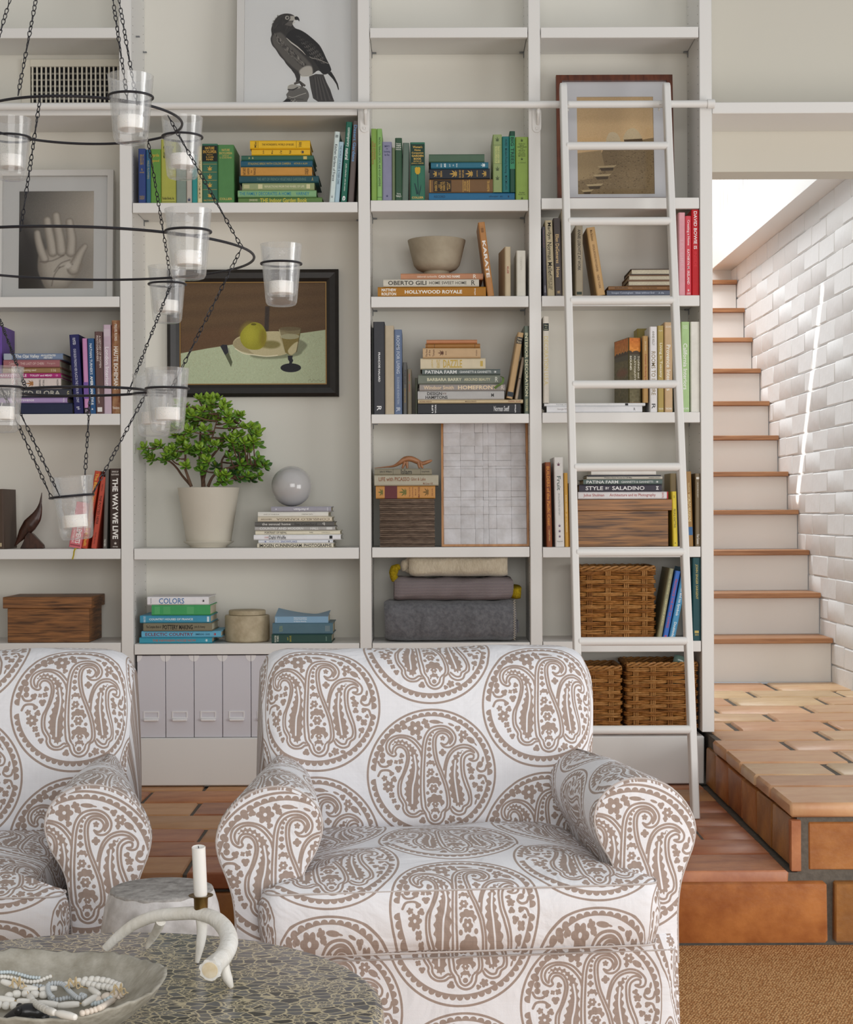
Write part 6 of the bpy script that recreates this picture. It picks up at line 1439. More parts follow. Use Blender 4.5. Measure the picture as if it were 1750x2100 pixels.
for p in [q(x, y, d_) for x, y, d_ in ((190,860,0),(250,700,-.02),(780,110,-.02),(930,110,0),(1110,180,-.03),(1260,330,0),(1490,580,-.02),(1600,930,-.04),(850,740,-.12),(1020,690,-.11),(890,510,-.12),(720,530,-.12),(760,340,-.11),(1150,1050,-.1),(440,800,-.1),(1410,640,-.06))]: ros.append(p)
allv = [v for s in tips for v in s]
for p in ros:
    c_ = min(allv, key=lambda v: (v - p).length + max(0, v.z - p.z) * 2)
    mid = (p + c_) / 2 + Vector((0, 0, -.004))
    m.tube(spline([c_, mid, p], 3), [.0032] * 3 + [.0024] * 3 + [.002], 5)
m.build('branches', BARK, t, True)
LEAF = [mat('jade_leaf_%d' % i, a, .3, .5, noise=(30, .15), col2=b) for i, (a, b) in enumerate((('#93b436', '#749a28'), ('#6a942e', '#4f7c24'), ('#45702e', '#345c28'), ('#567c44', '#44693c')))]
def leaf_mesh(mt):
    m = MB(); n = 7
    def P(u, v):
        a = u * 2 * PI; s = math.sin(PI * v) ** .7 if 0 < v < 1 else 0
        wd = .0066 * s * (.55 + .65 * v); th = .0019 * s
        return (wd * math.cos(a), .021 * v, th * math.sin(a) + .004 * v * v)
    m.grid(8, 6, P, closed_u=True)
    return m.mesh('leaf', mt, 'all')
LM = [leaf_mesh(x) for x in LEAF]
leaves = []
for i, p in enumerate(ros):
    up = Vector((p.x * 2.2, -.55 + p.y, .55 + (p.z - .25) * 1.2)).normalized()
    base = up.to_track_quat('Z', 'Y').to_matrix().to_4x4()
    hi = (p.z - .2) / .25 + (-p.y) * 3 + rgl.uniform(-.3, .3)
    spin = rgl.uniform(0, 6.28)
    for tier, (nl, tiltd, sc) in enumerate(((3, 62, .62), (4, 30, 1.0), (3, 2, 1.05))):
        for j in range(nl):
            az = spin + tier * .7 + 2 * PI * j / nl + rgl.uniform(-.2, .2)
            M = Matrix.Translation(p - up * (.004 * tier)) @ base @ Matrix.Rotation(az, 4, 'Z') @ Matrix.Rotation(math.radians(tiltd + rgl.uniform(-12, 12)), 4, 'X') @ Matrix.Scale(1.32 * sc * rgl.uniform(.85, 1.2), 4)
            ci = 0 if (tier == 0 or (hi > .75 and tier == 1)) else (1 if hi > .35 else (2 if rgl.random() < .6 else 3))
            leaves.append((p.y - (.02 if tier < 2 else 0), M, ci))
leaves.sort(key=lambda x: x[0])
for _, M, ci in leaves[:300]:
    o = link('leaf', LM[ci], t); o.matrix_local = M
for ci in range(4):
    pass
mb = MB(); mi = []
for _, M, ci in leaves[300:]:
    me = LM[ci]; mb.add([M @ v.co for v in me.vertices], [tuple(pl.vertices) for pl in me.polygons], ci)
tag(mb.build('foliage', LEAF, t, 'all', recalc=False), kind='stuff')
# ------------------------------------------------------------------ slipcovered armchairs
LINEN = print_mat('paisley_linen', paisley_tile(), .8, repeat=True, weave=1, spec=.15, gain=1.0)
TU, TV = .57, .33
class Cloth(MB):
    """mesh with a fabric coordinate (metres) for every vertex"""
    def __init__(s): super().__init__(); s.tex = []
    def put(s, vs, ts, fs): s.add(vs, fs); s.tex += ts
    def finish(s, name, parent, u0, v0, wob=.0):
        rg = random.Random(len(s.v)); ph = [rg.uniform(0, 6) for _ in range(6)]
        if wob:
            s.v = [(x + wob * math.sin(9*y + 7*z + ph[0]) * .6, y + wob * (math.sin(8*x + 11*z + ph[1]) + .5*math.sin(23*x - 13*z + ph[2])), z + wob * (math.sin(10*x + 6*y + ph[3]) + .5*math.sin(21*x + 17*y + ph[4]))) for x, y, z in s.v]
        me = s.mesh(name, LINEN, 'all', recalc=False)
        l = me.uv_layers.new(name='UVMap'); T = s.tex
        uv = np.empty(len(me.loops) * 2, np.float32); vi = np.empty(len(me.loops), np.int32); me.loops.foreach_get('vertex_index', vi)
        t = np.array(T, np.float32)[vi]; uv[0::2] = (t[:, 0] - u0) / TU + .25; uv[1::2] = (t[:, 1] - v0) / TV + .5
        l.data.foreach_set('uv', uv)
        return link(name, me, parent)
def resample(P, n):
    P = np.array(P); d = np.r_[0, np.cumsum(np.hypot(*np.diff(P, axis=0).T))]
    t = np.linspace(0, d[-1], n); return np.c_[np.interp(t, d, P[:, 0]), np.interp(t, d, P[:, 1])], t
def rounded(P, r, n=6):
    """round the corners of a closed polygon"""
    out = []; N = len(P)
    for i in range(N):
        a, b, c_ = (np.array(P[(i + k) % N], float) for k in (-1, 0, 1))
        u = (a - b) / np.linalg.norm(a - b); v = (c_ - b) / np.linalg.norm(c_ - b)
        rr = r[i] if hasattr(r, '__len__') else r
        for k in range(n + 1):
            t = k / n; p0, p1 = b + u * rr, b + v * rr
            out.append(tuple((1-t)**2 * p0 + 2*t*(1-t) * b + t*t * p1))
    return out
def outline_solid(c, outline, levels, zref, centre, crown=0.0, ncap=9):
    """levels: (inset, z) from bottom to top; then rings close over the top with a crown"""
    O, _ = resample(outline + outline[:1], 161); O = O[:-1]; n = len(O)
    tan = np.roll(O, -1, 0) - np.roll(O, 1, 0); nrm = np.c_[tan[:, 1], -tan[:, 0]]; nrm /= np.linalg.norm(nrm, axis=1)[:, None]
    vs, ts = [], []
    for ins, z in levels:
        for p, q in zip(O, nrm):
            x, y = p - q * ins
            vs.append((x, y, z)); dz = max(0, zref - z); ts.append((x + q[0] * dz, y + q[1] * dz))
    ins, z0 = levels[-1]; C = np.array(centre)
    for k in range(1, ncap + 1):
        f = 1 - k / (ncap + .6)
        for p, q in zip(O, nrm):
            b = p - q * ins; x, y = C + (b - C) * f
            z = z0 + crown * (1 - f ** 2.2); vs.append((x, y, z)); ts.append((x, y))
    R_ = len(levels) + ncap; fs = []
    for r in range(R_ - 1):
        for i in range(n):
            j = (i + 1) % n; fs.append((r*n+i, r*n+j, (r+1)*n+j, (r+1)*n+i))
    fs.append(tuple((R_ - 1) * n + i for i in range(n)))
    c.put(vs, ts, fs)
    return O, nrm
SEAM = mat('linen_seam', '#c9c1bd', .85, .1)

def armchair(label, loc, rz, shift=(0, 0)):
    t = thing('armchair', label, 'armchair', loc, (0, 0, rz), 'paisley slipcovered armchairs')
    # skirted base
    c = Cloth()
    ol = rounded([(-.478, -.405), (.478, -.405), (.385, .43), (-.385, .43)], .03)
    outline_solid(c, ol, [(-.004, .003), (-.002, .06), (0, .13), (0, .2), (.002, .245), (.012, .262), (.03, .268)], .262, (0, 0))
    c.finish('skirt', t, 0, -.405 - (.262 - .285), .0022)
    m = MB(); O, _ = resample(ol + ol[:1], 120); m.tube([(x, y, .232) for x, y in O[:-1]], .0022, 5, closed=True); m.build('seam', SEAM, t, True)
    # T-shaped seat cushion
    c = Cloth()
    T = rounded([(-.418, -.462), (.418, -.462), (.425, -.40), (.405, -.395), (.342, -.385), (.342, .20), (-.342, .20), (-.342, -.385), (-.405, -.395), (-.425, -.40)], [.03, .03, .012, .012, .02, .05, .05, .02, .012, .012])
    T = [(x, y - .022 * (1 - (x / .42) ** 2) * (y < -.42)) for x, y in T]
    O, nr = outline_solid(c, T, [(.05, .268), (.02, .270), (.006, .277), (-.003, .30), (-.007, .33), (-.004, .362), (.003, .384), (.010, .392), (.028, .400)], .386, (0, -.12), .042, 12)
    sagz = lambda y, z: z - .016 * min(1, max(0, (-.38 - y) / .07)) * min(1, max(0, (.34 - z) / .06))
    c.v = [(x, y, sagz(y, z)) for x, y, z in c.v]
    cu = c.finish('seat_cushion', t, 0, -.486 - .016, .0028); cu.location = (shift[0], shift[1], 0)
    for zz_, ins in ((.388, .004), (.274, .006)):
        m = MB(); m.tube([(x - q[0] * ins, y - q[1] * ins, sagz(y, zz_)) for (x, y), q in zip(O, nr)], .0022, 5, closed=True)
        s_ = m.build('seam', SEAM, cu, True)
    # back with a soft rolled top
    c = Cloth()
    prof = spline([(.16, .25), (.135, .36), (.138, .48), (.15, .60), (.158, .70), (.172, .765), (.205, .815), (.26, .836), (.32, .828), (.375, .795), (.41, .73), (.425, .62), (.43, .45), (.43, .06)], 8)
    P, arc = resample(prof, 90); cy, cz = .29, .42; nx = 41
    vs, ts = [], []
    i0 = int(np.argmin(abs(P[:60, 1] - .625))); v0 = arc[i0]
    for i in range(nx):
        s = -1 + 2 * i / (nx - 1); s = math.copysign(abs(s) ** .8, s); x = .412 * s
        e = max(0, (abs(x) - .332) / .08); f = 1 - .16 * (1 - math.sqrt(max(0, 1 - e * e)))
        fz = 1 - .085 * (1 - math.sqrt(max(0, 1 - e * e))) / .6
        for (y, z), a in zip(P, arc):
            yy_ = cy + (y - cy) * f - .012 * (1 - (x / .42) ** 2) * (z > .4 and y < .2)
            zz_ = z if z < .45 else .45 + (z - .45) * fz
            vs.append((x + (.004 * math.sin(z * 9) if abs(s) > .9 else 0) * s - .012 * s * max(0, .62 - z) / .3 * (abs(s) > .5), yy_, zz_)); ts.append((x + math.copysign(.05 * (1 - f) / .16, x) * (e > 0), a))
    n = len(P); fs = [(i*n+j, i*n+j+1, (i+1)*n+j+1, (i+1)*n+j) for i in range(nx - 1) for j in range(n - 1)]
    fs = [f[::-1] for f in fs]
    c.put(vs, ts, fs)
    for side in (0, nx - 1):          # closing side panels
        b = [vs[side * n + j] for j in range(n)]; sgn = -1 if side == 0 else 1
        v2, t2, f2 = [], [], []; K = 7
        for k in range(K):
            f = 1 - k / (K - .5)
            for (x, y, z) in b:
                v2.append((x + sgn * .012 * (1 - f ** 2), .30 + (y - .30) * f, .42 + (z - .42) * f)); t2.append((.45 * sgn + sgn * (y - .15), z + v0 - .625))
        for k in range(K - 1):
            for j in range(n - 1):
                q = (k*n+j, k*n+j+1, (k+1)*n+j+1, (k+1)*n+j); f2.append(q if sgn > 0 else q[::-1])
        q = tuple((K - 1) * n + j for j in range(n)); f2.append(q if sgn > 0 else q[::-1])
        c.put(v2, t2, f2)
    c.finish('backrest', t, 0, v0, .0026)
    # arms with an outward scroll
    pr = spline([(.352, .02), (.350, .20), (.347, .33), (.335, .41), (.304, .468), (.292, .52), (.308, .566), (.352, .598), (.405, .603), (.456, .586), (.497, .548), (.518, .500), (.514, .455), (.497, .41), (.483, .36), (.478, .28), (.482, .10), (.485, .02)], 6)
    for sgn, nm in ((-1, 'l'), (1, 'r')):
        Q, arc = resample(pr, 84); n = len(Q)
        c = Cloth(); vs, ts, fs = [], [], []
        C = np.array([.413, .36])
        ys = [(-.386, .955), (-.384, .978), (-.377, .993), (-.366, 1.0)] + [(y, 1.0) for y in np.linspace(-.34, .27, 22)] + [(.285, .97), (.29, .9)]
        for y, f in ys:
            for (x, z), a in zip(Q, arc):
                drop = .022 * max(0, (y + .1) / .4) * max(0, (z - .4) / .2)
                xx_ = C[0] + (x - C[0]) * f; zz_ = (C[1] + (z - C[1]) * f if z > .3 else z) - drop
                tp = min(1, max(0, (y + .36) / .62)); xx_ = xx_ - (.86 * tp) * max(0, xx_ - .395) - .03 * tp * (xx_ > .38)
                vs.append((sgn * xx_, y, zz_)); ts.append((a, y))
        for k in range(len(ys) - 1):
            for j in range(n - 1):
                q = (k*n+j, (k+1)*n+j, (k+1)*n+j+1, k*n+j+1); fs.append(q[::-1] if sgn < 0 else q)
        c.put(vs, ts, fs)
        arm = c.finish('arm', t, .14, .02, 0)
        # front panel
        c = Cloth(); vs, ts, fs = [], [], []; K = 8
        for k in range(K):
            f = .955 * (1 - k / (K - .3))
            for (x, z) in Q:
                xx_ = C[0] + (x - C[0]) * f; zz_ = C[1] + (z - C[1]) * f if z > .3 else (z if k == 0 else C[1] + (z - C[1]) * f)
                vs.append((sgn * xx_, -.386 - .010 * (1 - (f / .955) ** 2), zz_)); ts.append((sgn * xx_, zz_))
        for k in range(K - 1):
            for j in range(n):
                l = (j + 1) % n; q = (k*n+j, (k+1)*n+j, (k+1)*n+l, k*n+l); fs.append(q if sgn < 0 else q[::-1])
        q = tuple((K - 1) * n + j for j in range(n)); fs.append(q[::-1] if sgn < 0 else q)
        c.put(vs, ts, fs)
        c.finish('arm_front', arm, sgn * .375, .43, 0)
        m = MB(); m.tube([(sgn * (C[0] + (x - C[0]) * .985), -.3835, C[1] + (z - C[1]) * .985) for x, z in Q if z > .18], .0022, 5); m.build('seam', SEAM, arm, True)
    return t
armchair('white paisley armchair standing before the blankets and the ladder', (.025, 3.93, .001), math.radians(6.5))
armchair('white paisley armchair beside the stone stool, partly cut off by the picture edge', (-1.135, 3.89, .001), math.radians(4), (-.072, -.035))
# ------------------------------------------------------------------ coffee table and what stands on it
TX, TY, TR, TZ = -.543, 2.545, .475, .42
def terrazzo():
    m = bpy.data.materials.new('dark_breccia'); m.use_nodes = True; nt = m.node_tree; b = nt.nodes['Principled BSDF']
    b.inputs['Roughness'].default_value = .22; b.inputs['Specular IOR Level'].default_value = .5
    tc = nt.nodes.new('ShaderNodeTexCoord'); mp = nt.nodes.new('ShaderNodeMapping'); mp.inputs['Scale'].default_value = (.8, 1.0, 1.0)
    nt.links.new(tc.outputs['Object'], mp.inputs['Vector'])
    nz = nt.nodes.new('ShaderNodeTexNoise'); nz.inputs['Scale'].default_value = 40; nz.inputs['Detail'].default_value = 3
    nt.links.new(mp.outputs[0], nz.inputs['Vector'])
    mx = nt.nodes.new('ShaderNodeMix'); mx.data_type = 'VECTOR'; mx.inputs['Factor'].default_value = .008
    nt.links.new(mp.outputs[0], mx.inputs['A']); nt.links.new(nz.outputs['Color'], mx.inputs['B'])
    v = nt.nodes.new('ShaderNodeTexVoronoi'); v.feature = 'DISTANCE_TO_EDGE'; v.inputs['Scale'].default_value = 58
    v2 = nt.nodes.new('ShaderNodeTexVoronoi'); v2.inputs['Scale'].default_value = 58
    v3 = nt.nodes.new('ShaderNodeTexVoronoi'); v3.feature = 'DISTANCE_TO_EDGE'; v3.inputs['Scale'].default_value = 150
    for q in (v, v2, v3): nt.links.new(mx.outputs['Result'], q.inputs['Vector'])
    r = nt.nodes.new('ShaderNodeValToRGB'); e = r.color_ramp.elements
    e[0].position = .03; e[0].color = (1, 1, 1, 1); e[1].position = .085; e[1].color = (0, 0, 0, 1)
    nt.links.new(v.outputs['Distance'], r.inputs['Fac'])
    r3 = nt.nodes.new('ShaderNodeValToRGB'); r3.color_ramp.elements[0].position = .03; r3.color_ramp.elements[0].color = (1, 1, 1, 1); r3.color_ramp.elements[1].position = .08; r3.color_ramp.elements[1].color = (0, 0, 0, 1)
    nt.links.new(v3.outputs['Distance'], r3.inputs['Fac'])
    sp_ = nt.nodes.new('ShaderNodeSeparateColor'); nt.links.new(v2.outputs['Color'], sp_.inputs[0])
    rs = nt.nodes.new('ShaderNodeValToRGB'); rs.color_ramp.elements[0].color = (*hx('#242427'), 1); rs.color_ramp.elements[1].color = (*hx('#6a6a6c'), 1)
    nt.links.new(sp_.outputs[0], rs.inputs['Fac'])
    gt = nt.nodes.new('ShaderNodeMath'); gt.operation = 'GREATER_THAN'; gt.inputs[1].default_value = .55; nt.links.new(sp_.outputs[1], gt.inputs[0])
    mu = nt.nodes.new('ShaderNodeMath'); mu.operation = 'MULTIPLY'; nt.links.new(gt.outputs[0], mu.inputs[0]); nt.links.new(r3.outputs[0], mu.inputs[1])
    mxx = nt.nodes.new('ShaderNodeMath'); mxx.operation = 'MAXIMUM'; nt.links.new(r.outputs[0], mxx.inputs[0]); nt.links.new(mu.outputs[0], mxx.inputs[1])
    mc = nt.nodes.new('ShaderNodeMix'); mc.data_type = 'RGBA'; nt.links.new(mxx.outputs[0], mc.inputs['Factor']); nt.links.new(rs.outputs[0], mc.inputs['A']); mc.inputs['B'].default_value = (*hx('#ccbe9c'), 1)
    nt.links.new(mc.outputs['Result'], b.inputs['Base Color'])
    return m
TERZ = terrazzo()
t = thing('coffee_table', 'round coffee table with a dark speckled stone top on a drum base', 'table', (TX, TY, 0))
m = MB(); m.lathe([(0, TZ - .045), (TR - .02, TZ - .045), (TR - .005, TZ - .035), (TR, TZ - .02), (TR - .003, TZ - .007), (TR - .012, TZ - .0005), (TR - .016, TZ), (0, TZ)], 128); m.build('tabletop', TERZ, t, True)
m = MB(); m.lathe([(0, .001), (.25, .001), (.255, .01), (.22, .2), (.255, TZ - .06), (.27, TZ - .0455), (0, TZ - .0455)], 64); m.build('base', TERZ, t, True)

def on(px, py, z):
    Y = (CZ - z) * F / (py + ROLL * (px - 875) - 1050); return W(px, py, Y)
# stone dish
DISH = mat('grey_stone', '#b9b4a8', .7, .3, noise=(34, .25), bump=(70, .55), col2='#989284')
bx, by, br = -.573, 2.432, .185
m = MB(); rg = random.Random(4); N = 96
def wv_(a): return .0035 * math.sin(3 * a + 1) + .002 * math.sin(7 * a) + .0012 * math.sin(29 * a) + .0008 * math.sin(53 * a)
prof = [(0, 0), (.07, 0), (.10, .006), (.14, .026), (.17, .052), (.182, .068), (.185, .0725), (.179, .0725), (.168, .062), (.14, .040), (.10, .022), (.05, .014), (0, .012)]
m.lathe(prof, N)
m.v = [(x * (1 + wv_(math.atan2(y, x)) * 3 * (z > .05)), y * (1 + wv_(math.atan2(y, x)) * 3 * (z > .05)), z + (wv_(math.atan2(y, x)) if z > .06 else 0)) for x, y, z in m.v]
tag(m.build('dish', DISH, None, 'all', loc=(bx, by, TZ + .0008)), 'rough grey stone dish full of bead strings on the coffee table', 'dish')
def dish_z(x, y):
    r = math.hypot(x - bx, y - by)
    return TZ + .001 + float(np.interp(r, [0, .05, .10, .14, .168, .179], [.012, .014, .022, .040, .062, .0725]))
BEAD = {'white': mat('bone_white', '#eeebe4', .35, .4), 'blue': mat('pale_blue_glass', '#cdd8dc', .25, .5), 'grey': mat('pale_grey_glass', '#c3c8cb', .25, .5), 'shell': mat('shell_pink', '#e4d8ca', .4, .4)}
def bead_mesh(kind, r, L, mt):
    m = MB()
    if kind == 'tube': pr_ = [(0, -L/2), (r*.62, -L/2), (r*.8, -L/2+r*.3), (r, -L*.2), (r, L*.2), (r*.8, L/2-r*.3), (r*.62, L/2), (0, L/2)]
    else: pr_ = [(0, -L/2), (r*.6, -L/2*.96), (r*.9, -L/2*.6), (r, 0), (r*.9, L/2*.6), (r*.6, L/2*.96), (0, L/2)]
    m.lathe(pr_, 10); return m.mesh('bead', mt, 'all')
def necklace(label, P, kind, r, L, col, lift=0.0, name='necklace'):
    r *= 1.12; L *= 1.08
    pts = []
    for x, y in P:
        px, py = x / 5.0, y / 5.0 + 1880
        z = TZ + .03
        for Y in np.arange(by - .16, by + .175, .002):     # where the line of sight meets the inside of the dish
            w = W(px, py, Y)
            if math.hypot(w.x - bx, w.y - by) < .176 and w.z <= dish_z(w.x, w.y) + r + lift: z = dish_z(w.x, w.y) + r + lift; break
        pts.append(tuple(on(px, py, z)))
    s = np.array(spline(pts, 12)); d = np.r_[0, np.cumsum(np.linalg.norm(np.diff(s, axis=0), axis=1))]
    t = thing(name, label, 'necklace', tuple(s[0]), group=None)
    me = bead_mesh(kind, r, L, BEAD[col]); k = L / 2
    while k < d[-1]:
        p = Vector([np.interp(k, d, s[:, i]) for i in range(3)]); q = Vector([np.interp(min(k + .002, d[-1]), d, s[:, i]) for i in range(3)])
        if (q - p).length < 1e-6: break
        o = link('bead', me, t, p - t.location); o.rotation_euler = (q - p).to_track_quat('Z', 'Y').to_euler(); o.scale = (1, 1, RND.uniform(.9, 1.08))
        k += L * 1.03
    m = MB(); m.tube([Vector(v) - t.location for v in s[::4]], .0006, 4); m.build('thread', mat('raffia', '#c9a468', .7), t)
    return t
necklace('pale blue bead string along the back of the dish', [(-60,575),(100,568),(200,590),(310,620),(420,628)], 'bead', .0027, .0042, 'blue')
necklace('string of small round white beads in the back of the dish', [(0,612),(100,622),(200,645),(300,668),(400,660),(470,630),(540,606)], 'bead', .0029, .0046, 'white', .001)
necklace('double string of plump white barrel beads near the dish rim', [(640,705),(740,690),(800,665),(880,648),(960,642),(1040,650),(1120,665),(1180,690),(1240,716),(1160,738),(1090,720),(1010,712),(930,695),(850,676)], 'bead', .0051, .0093, 'white')
necklace('white tube bead string lying straight at the side of the dish', [(10,655),(170,712),(390,742),(560,735)], 'tube', .0044, .027, 'white', .006)
necklace('longest white tube bead string crossing the middle of the dish', [(-60,835),(250,872),(460,890),(680,905),(890,872),(985,790),(900,735),(840,720)], 'tube', .0046, .030, 'white', .009)
necklace('white tube bead string running down toward the black carving', [(280,765),(340,870),(490,960),(700,1015)], 'tube', .0049, .034, 'white', .014)
necklace('looped string of pale grey beads on top of the heap', [(545,830),(500,780),(495,700),(545,682),(640,692),(720,770),(800,832),(870,815),(830,800)], 'bead', .0036, .0042, 'grey', .012)
necklace('short curl of pale grey beads low in the dish', [(440,950),(450,1005),(540,1030),(650,1022)], 'bead', .0034, .0044, 'grey')
necklace('row of fat white beads behind the black carving', [(-60,900),(20,905),(100,915),(185,905)], 'bead', .0058, .0105, 'white', .002)
necklace('middle row of barrel beads under the tube beads', [(60,830),(120,800),(200,790),(320,790),(420,800),(480,800)], 'bead', .0055, .0125, 'white', .002)
necklace('shell pink disc bead string curving along the near rim', [(820,995),(950,962),(1050,922),(1150,862),(1240,806),(1262,790)], 'bead', .0041, .0062, 'shell')
necklace('short pale blue bead row by the shell pink beads', [(930,892),(1030,882),(1130,835),(1150,815)], 'bead', .0036, .0046, 'blue', .004)
necklace('ivory oval beads lying beside the pale blue row', [(950,862),(1020,848),(1100,815),(1200,790)], 'bead', .0056, .0125, 'shell', .003)
necklace('pale grey bead row under the longest tube beads', [(330,715),(420,715),(500,760),(520,840),(600,850),(700,830),(820,838)], 'bead', .0035, .0045, 'grey', .002)
for (x_, y_), dz_ in (((185, 700), .012), ((760, 705), .014), ((1225, 768), .012)):
    c_ = on(x_ / 5, y_ / 5 + 1880, TZ + .045); m = MB()
    for q_ in range(5):
        a_ = q_ * 1.3; m.tube(spline([(c_.x, c_.y, c_.z), (c_.x + .008 * math.cos(a_), c_.y - .004, c_.z + .006 + .002 * q_), (c_.x + .010 * math.cos(a_), c_.y - .002, c_.z + .004 * math.sin(a_)), (c_.x + .014 * math.cos(a_ + .3), c_.y, c_.z - .002)], 4), .0011, 5)
    tag(m.build('raffia_knot', mat('raffia_pale', '#d8c39c', .7), None, True), {185: 'raffia knot on the white tube beads', 760: 'raffia knot by the plump barrel beads', 1225: 'raffia knot where the barrel beads meet the rim'}[x_] + ' in the stone dish', 'string')
m = MB()
def ell(c_, r_, n=12):
    m.grid(n * 2, n, lambda u, v: (c_[0] + r_[0] * math.cos(2*PI*u) * math.sin(PI*(.001 + .998*v)), c_[1] + r_[1] * math.sin(2*PI*u) * math.sin(PI*(.001 + .998*v)), c_[2] + r_[2] * math.cos(PI*(.001 + .998*v))), closed_u=True)
b0 = on(52, 2075, TZ + .035)
body = spline([(-.030, 0, .008), (-.020, 0, .012), (-.004, 0, .017), (.012, 0, .016), (.024, 0, .013), (.034, 0, .009)], 5)
m.tube(body, list(np.interp(np.linspace(0, 1, len(body)), [0, .2, .45, .7, .9, 1], [.004, .008, .0125, .0125, .009, .003])), 14)
ell((-.010, -.009, .022), (.0055, .005, .0065)); ell((-.008, .009, .022), (.0055, .005, .0065)); ell((.008, -.009, .008), (.009, .006, .007)); ell((.026, -.007, .008), (.008, .005, .007))
tag(m.build('stone_carving', mat('black_stone', '#2b2a2b', .3, .5, bump=(60, .2)), None, 'all', loc=(b0.x, b0.y, dish_z(b0.x, b0.y) + .0035), rot=(0, 0, .25)), 'small polished black stone animal lying in the dish of beads', 'carving')

# antler candle holder
ANT = mat('bleached_antler', '#f0eee9', .5, .35, noise=(16, .12), bump=(90, .5), stretch=(1, 1, .5), col2='#dcd6ca')
A = lambda x, y, Y: W(x / 5.833 + 200, y / 5.833 + 1720, Y)
orig = on(405, 1990, TZ)
t = thing('antler_candleholder', 'bleached antler candle holder arching over the coffee table', 'candle holder', (orig.x, orig.y, TZ))
L_ = lambda v: Vector(v) - t.location
beam = [A(95,1345,2.868), A(250,1165,2.862), A(450,1020,2.852), A(700,925,2.838), A(1000,895,2.818), A(1200,895,2.80), A(1400,955,2.775), A(1530,1080,2.745), A(1575,1240,2.705), A(1510,1400,2.66), A(1400,1510,2.62), A(1345,1575,2.597)]
beam[0].z = TZ + .0075
rr = [.0068, .0085, .0098, .0105, .011, .0112, .0128, .0142, .015, .0148, .0152, .0172]
s = spline([L_(v) for v in beam], 7); rad = list(np.interp(np.linspace(0, 1, len(s)), np.linspace(0, 1, 12), rr))
m = MB(); m.tube(s, rad, 20)
for i in range(len(s)):        # rough burr at the cut end and lengthwise ridges
    for k_ in range(20):
        j = i * 20 + k_; f = max(0, (i - len(s) * .72) / (len(s) * .28))
        d = .0011 * f * math.sin(k_ * 2.2 + i * .35) + (.0016 * math.sin(k_ * 3.7) if i >= len(s) - 2 else 0)
        v = Vector(m.v[j]) - Vector(s[i]); v = v * (1 + d / max(rad[i], .001)); m.v[j] = tuple(Vector(s[i]) + v)
m.build('beam', ANT, t, True)
e = Vector(s[-1]); d_ = (Vector(s[-1]) - Vector(s[-3])).normalized()
m = MB(); m.lathe([(0, .0014), (.0095, .0012), (.0128, .0006), (.0135, -.001)][::-1], 28)
o = m.build('cut_end', mat('antler_core', '#efe3cb', .6, .3, noise=(40, .08), col2='#dcc79f'), t, True, loc=e, rot=d_.to_track_quat('Z', 'Y').to_euler()); tag(o, 'smooth cream sawn end')
for P, r0 in (([A(760,985,2.835), A(720,1080,2.86), A(650,1200,2.885), A(585,1300,2.893)], .0088), ([A(1245,960,2.80), A(1250,1120,2.802), A(1225,1300,2.80), A(1190,1478,2.797)], .0098), ([A(1500,1480,2.655), A(1530,1600,2.65), A(1570,1700,2.65), A(1605,1772,2.652)], .010)):
    P[-1].z = TZ + .0012
    q_ = spline([L_(v) for v in P], 6); m = MB(); m.tube(q_, list(np.interp(np.linspace(0, 1, len(q_)), [0, .6, 1], [r0, r0 * .8, r0 * .35])), 12); m.build('tine', ANT, t, True)
cc = A(1238, 830, 2.80); k = 2.80 / F / 5.833
BRASS = mat('aged_brass', '#7d6236', .38, .5, .8, noise=(30, .3))
m = MB(); m.lathe([(0, -.006), (78*k, -.006), (82*k, .0), (84*k, 110*k), (96*k, 138*k), (146*k, 150*k), (148*k, 156*k), (140*k, 158*k), (90*k, 152*k), (76*k, 140*k), (74*k, 20*k), (0, 18*k)], 36); m.build('candle_cup', BRASS, t, True, loc=L_(cc))
tn = thing('candle', 'white dinner candle standing in the brass cup of the antler', 'candle', (cc.x + .0004, cc.y, cc.z + 20 * k))
WAX = mat('white_wax', '#f2efea', .4, .4); WAX.node_tree.nodes['Principled BSDF'].inputs['Subsurface Weight'].default_value = .25
WAX.node_tree.nodes['Principled BSDF'].inputs['Subsurface Radius'].default_value = (.01, .008, .006)
m = MB(); hc = 715 * k; m.lathe([(0, 0), (72*k, 0), (73*k, 128*k), (81*k, 150*k), (81*k, hc - 30*k), (83*k, hc - 6*k), (76*k, hc), (60*k, hc - 14*k), (0, hc - 18*k)], 32)
m.v = [(x - .004 * z / hc, y, z + (10 * k * math.sin(math.atan2(y, x)) if z > hc * .9 else 0)) for x, y, z in m.v]; m.build('wax', WAX, tn, True)
m = MB(); m.tube([(-.004, 0, hc - 20*k), (-.0042, 0, hc - 2*k), (-.0046, 0, hc + 8*k)], .0008, 6); m.build('wick', mat('wick', '#2a2624', .9), tn)

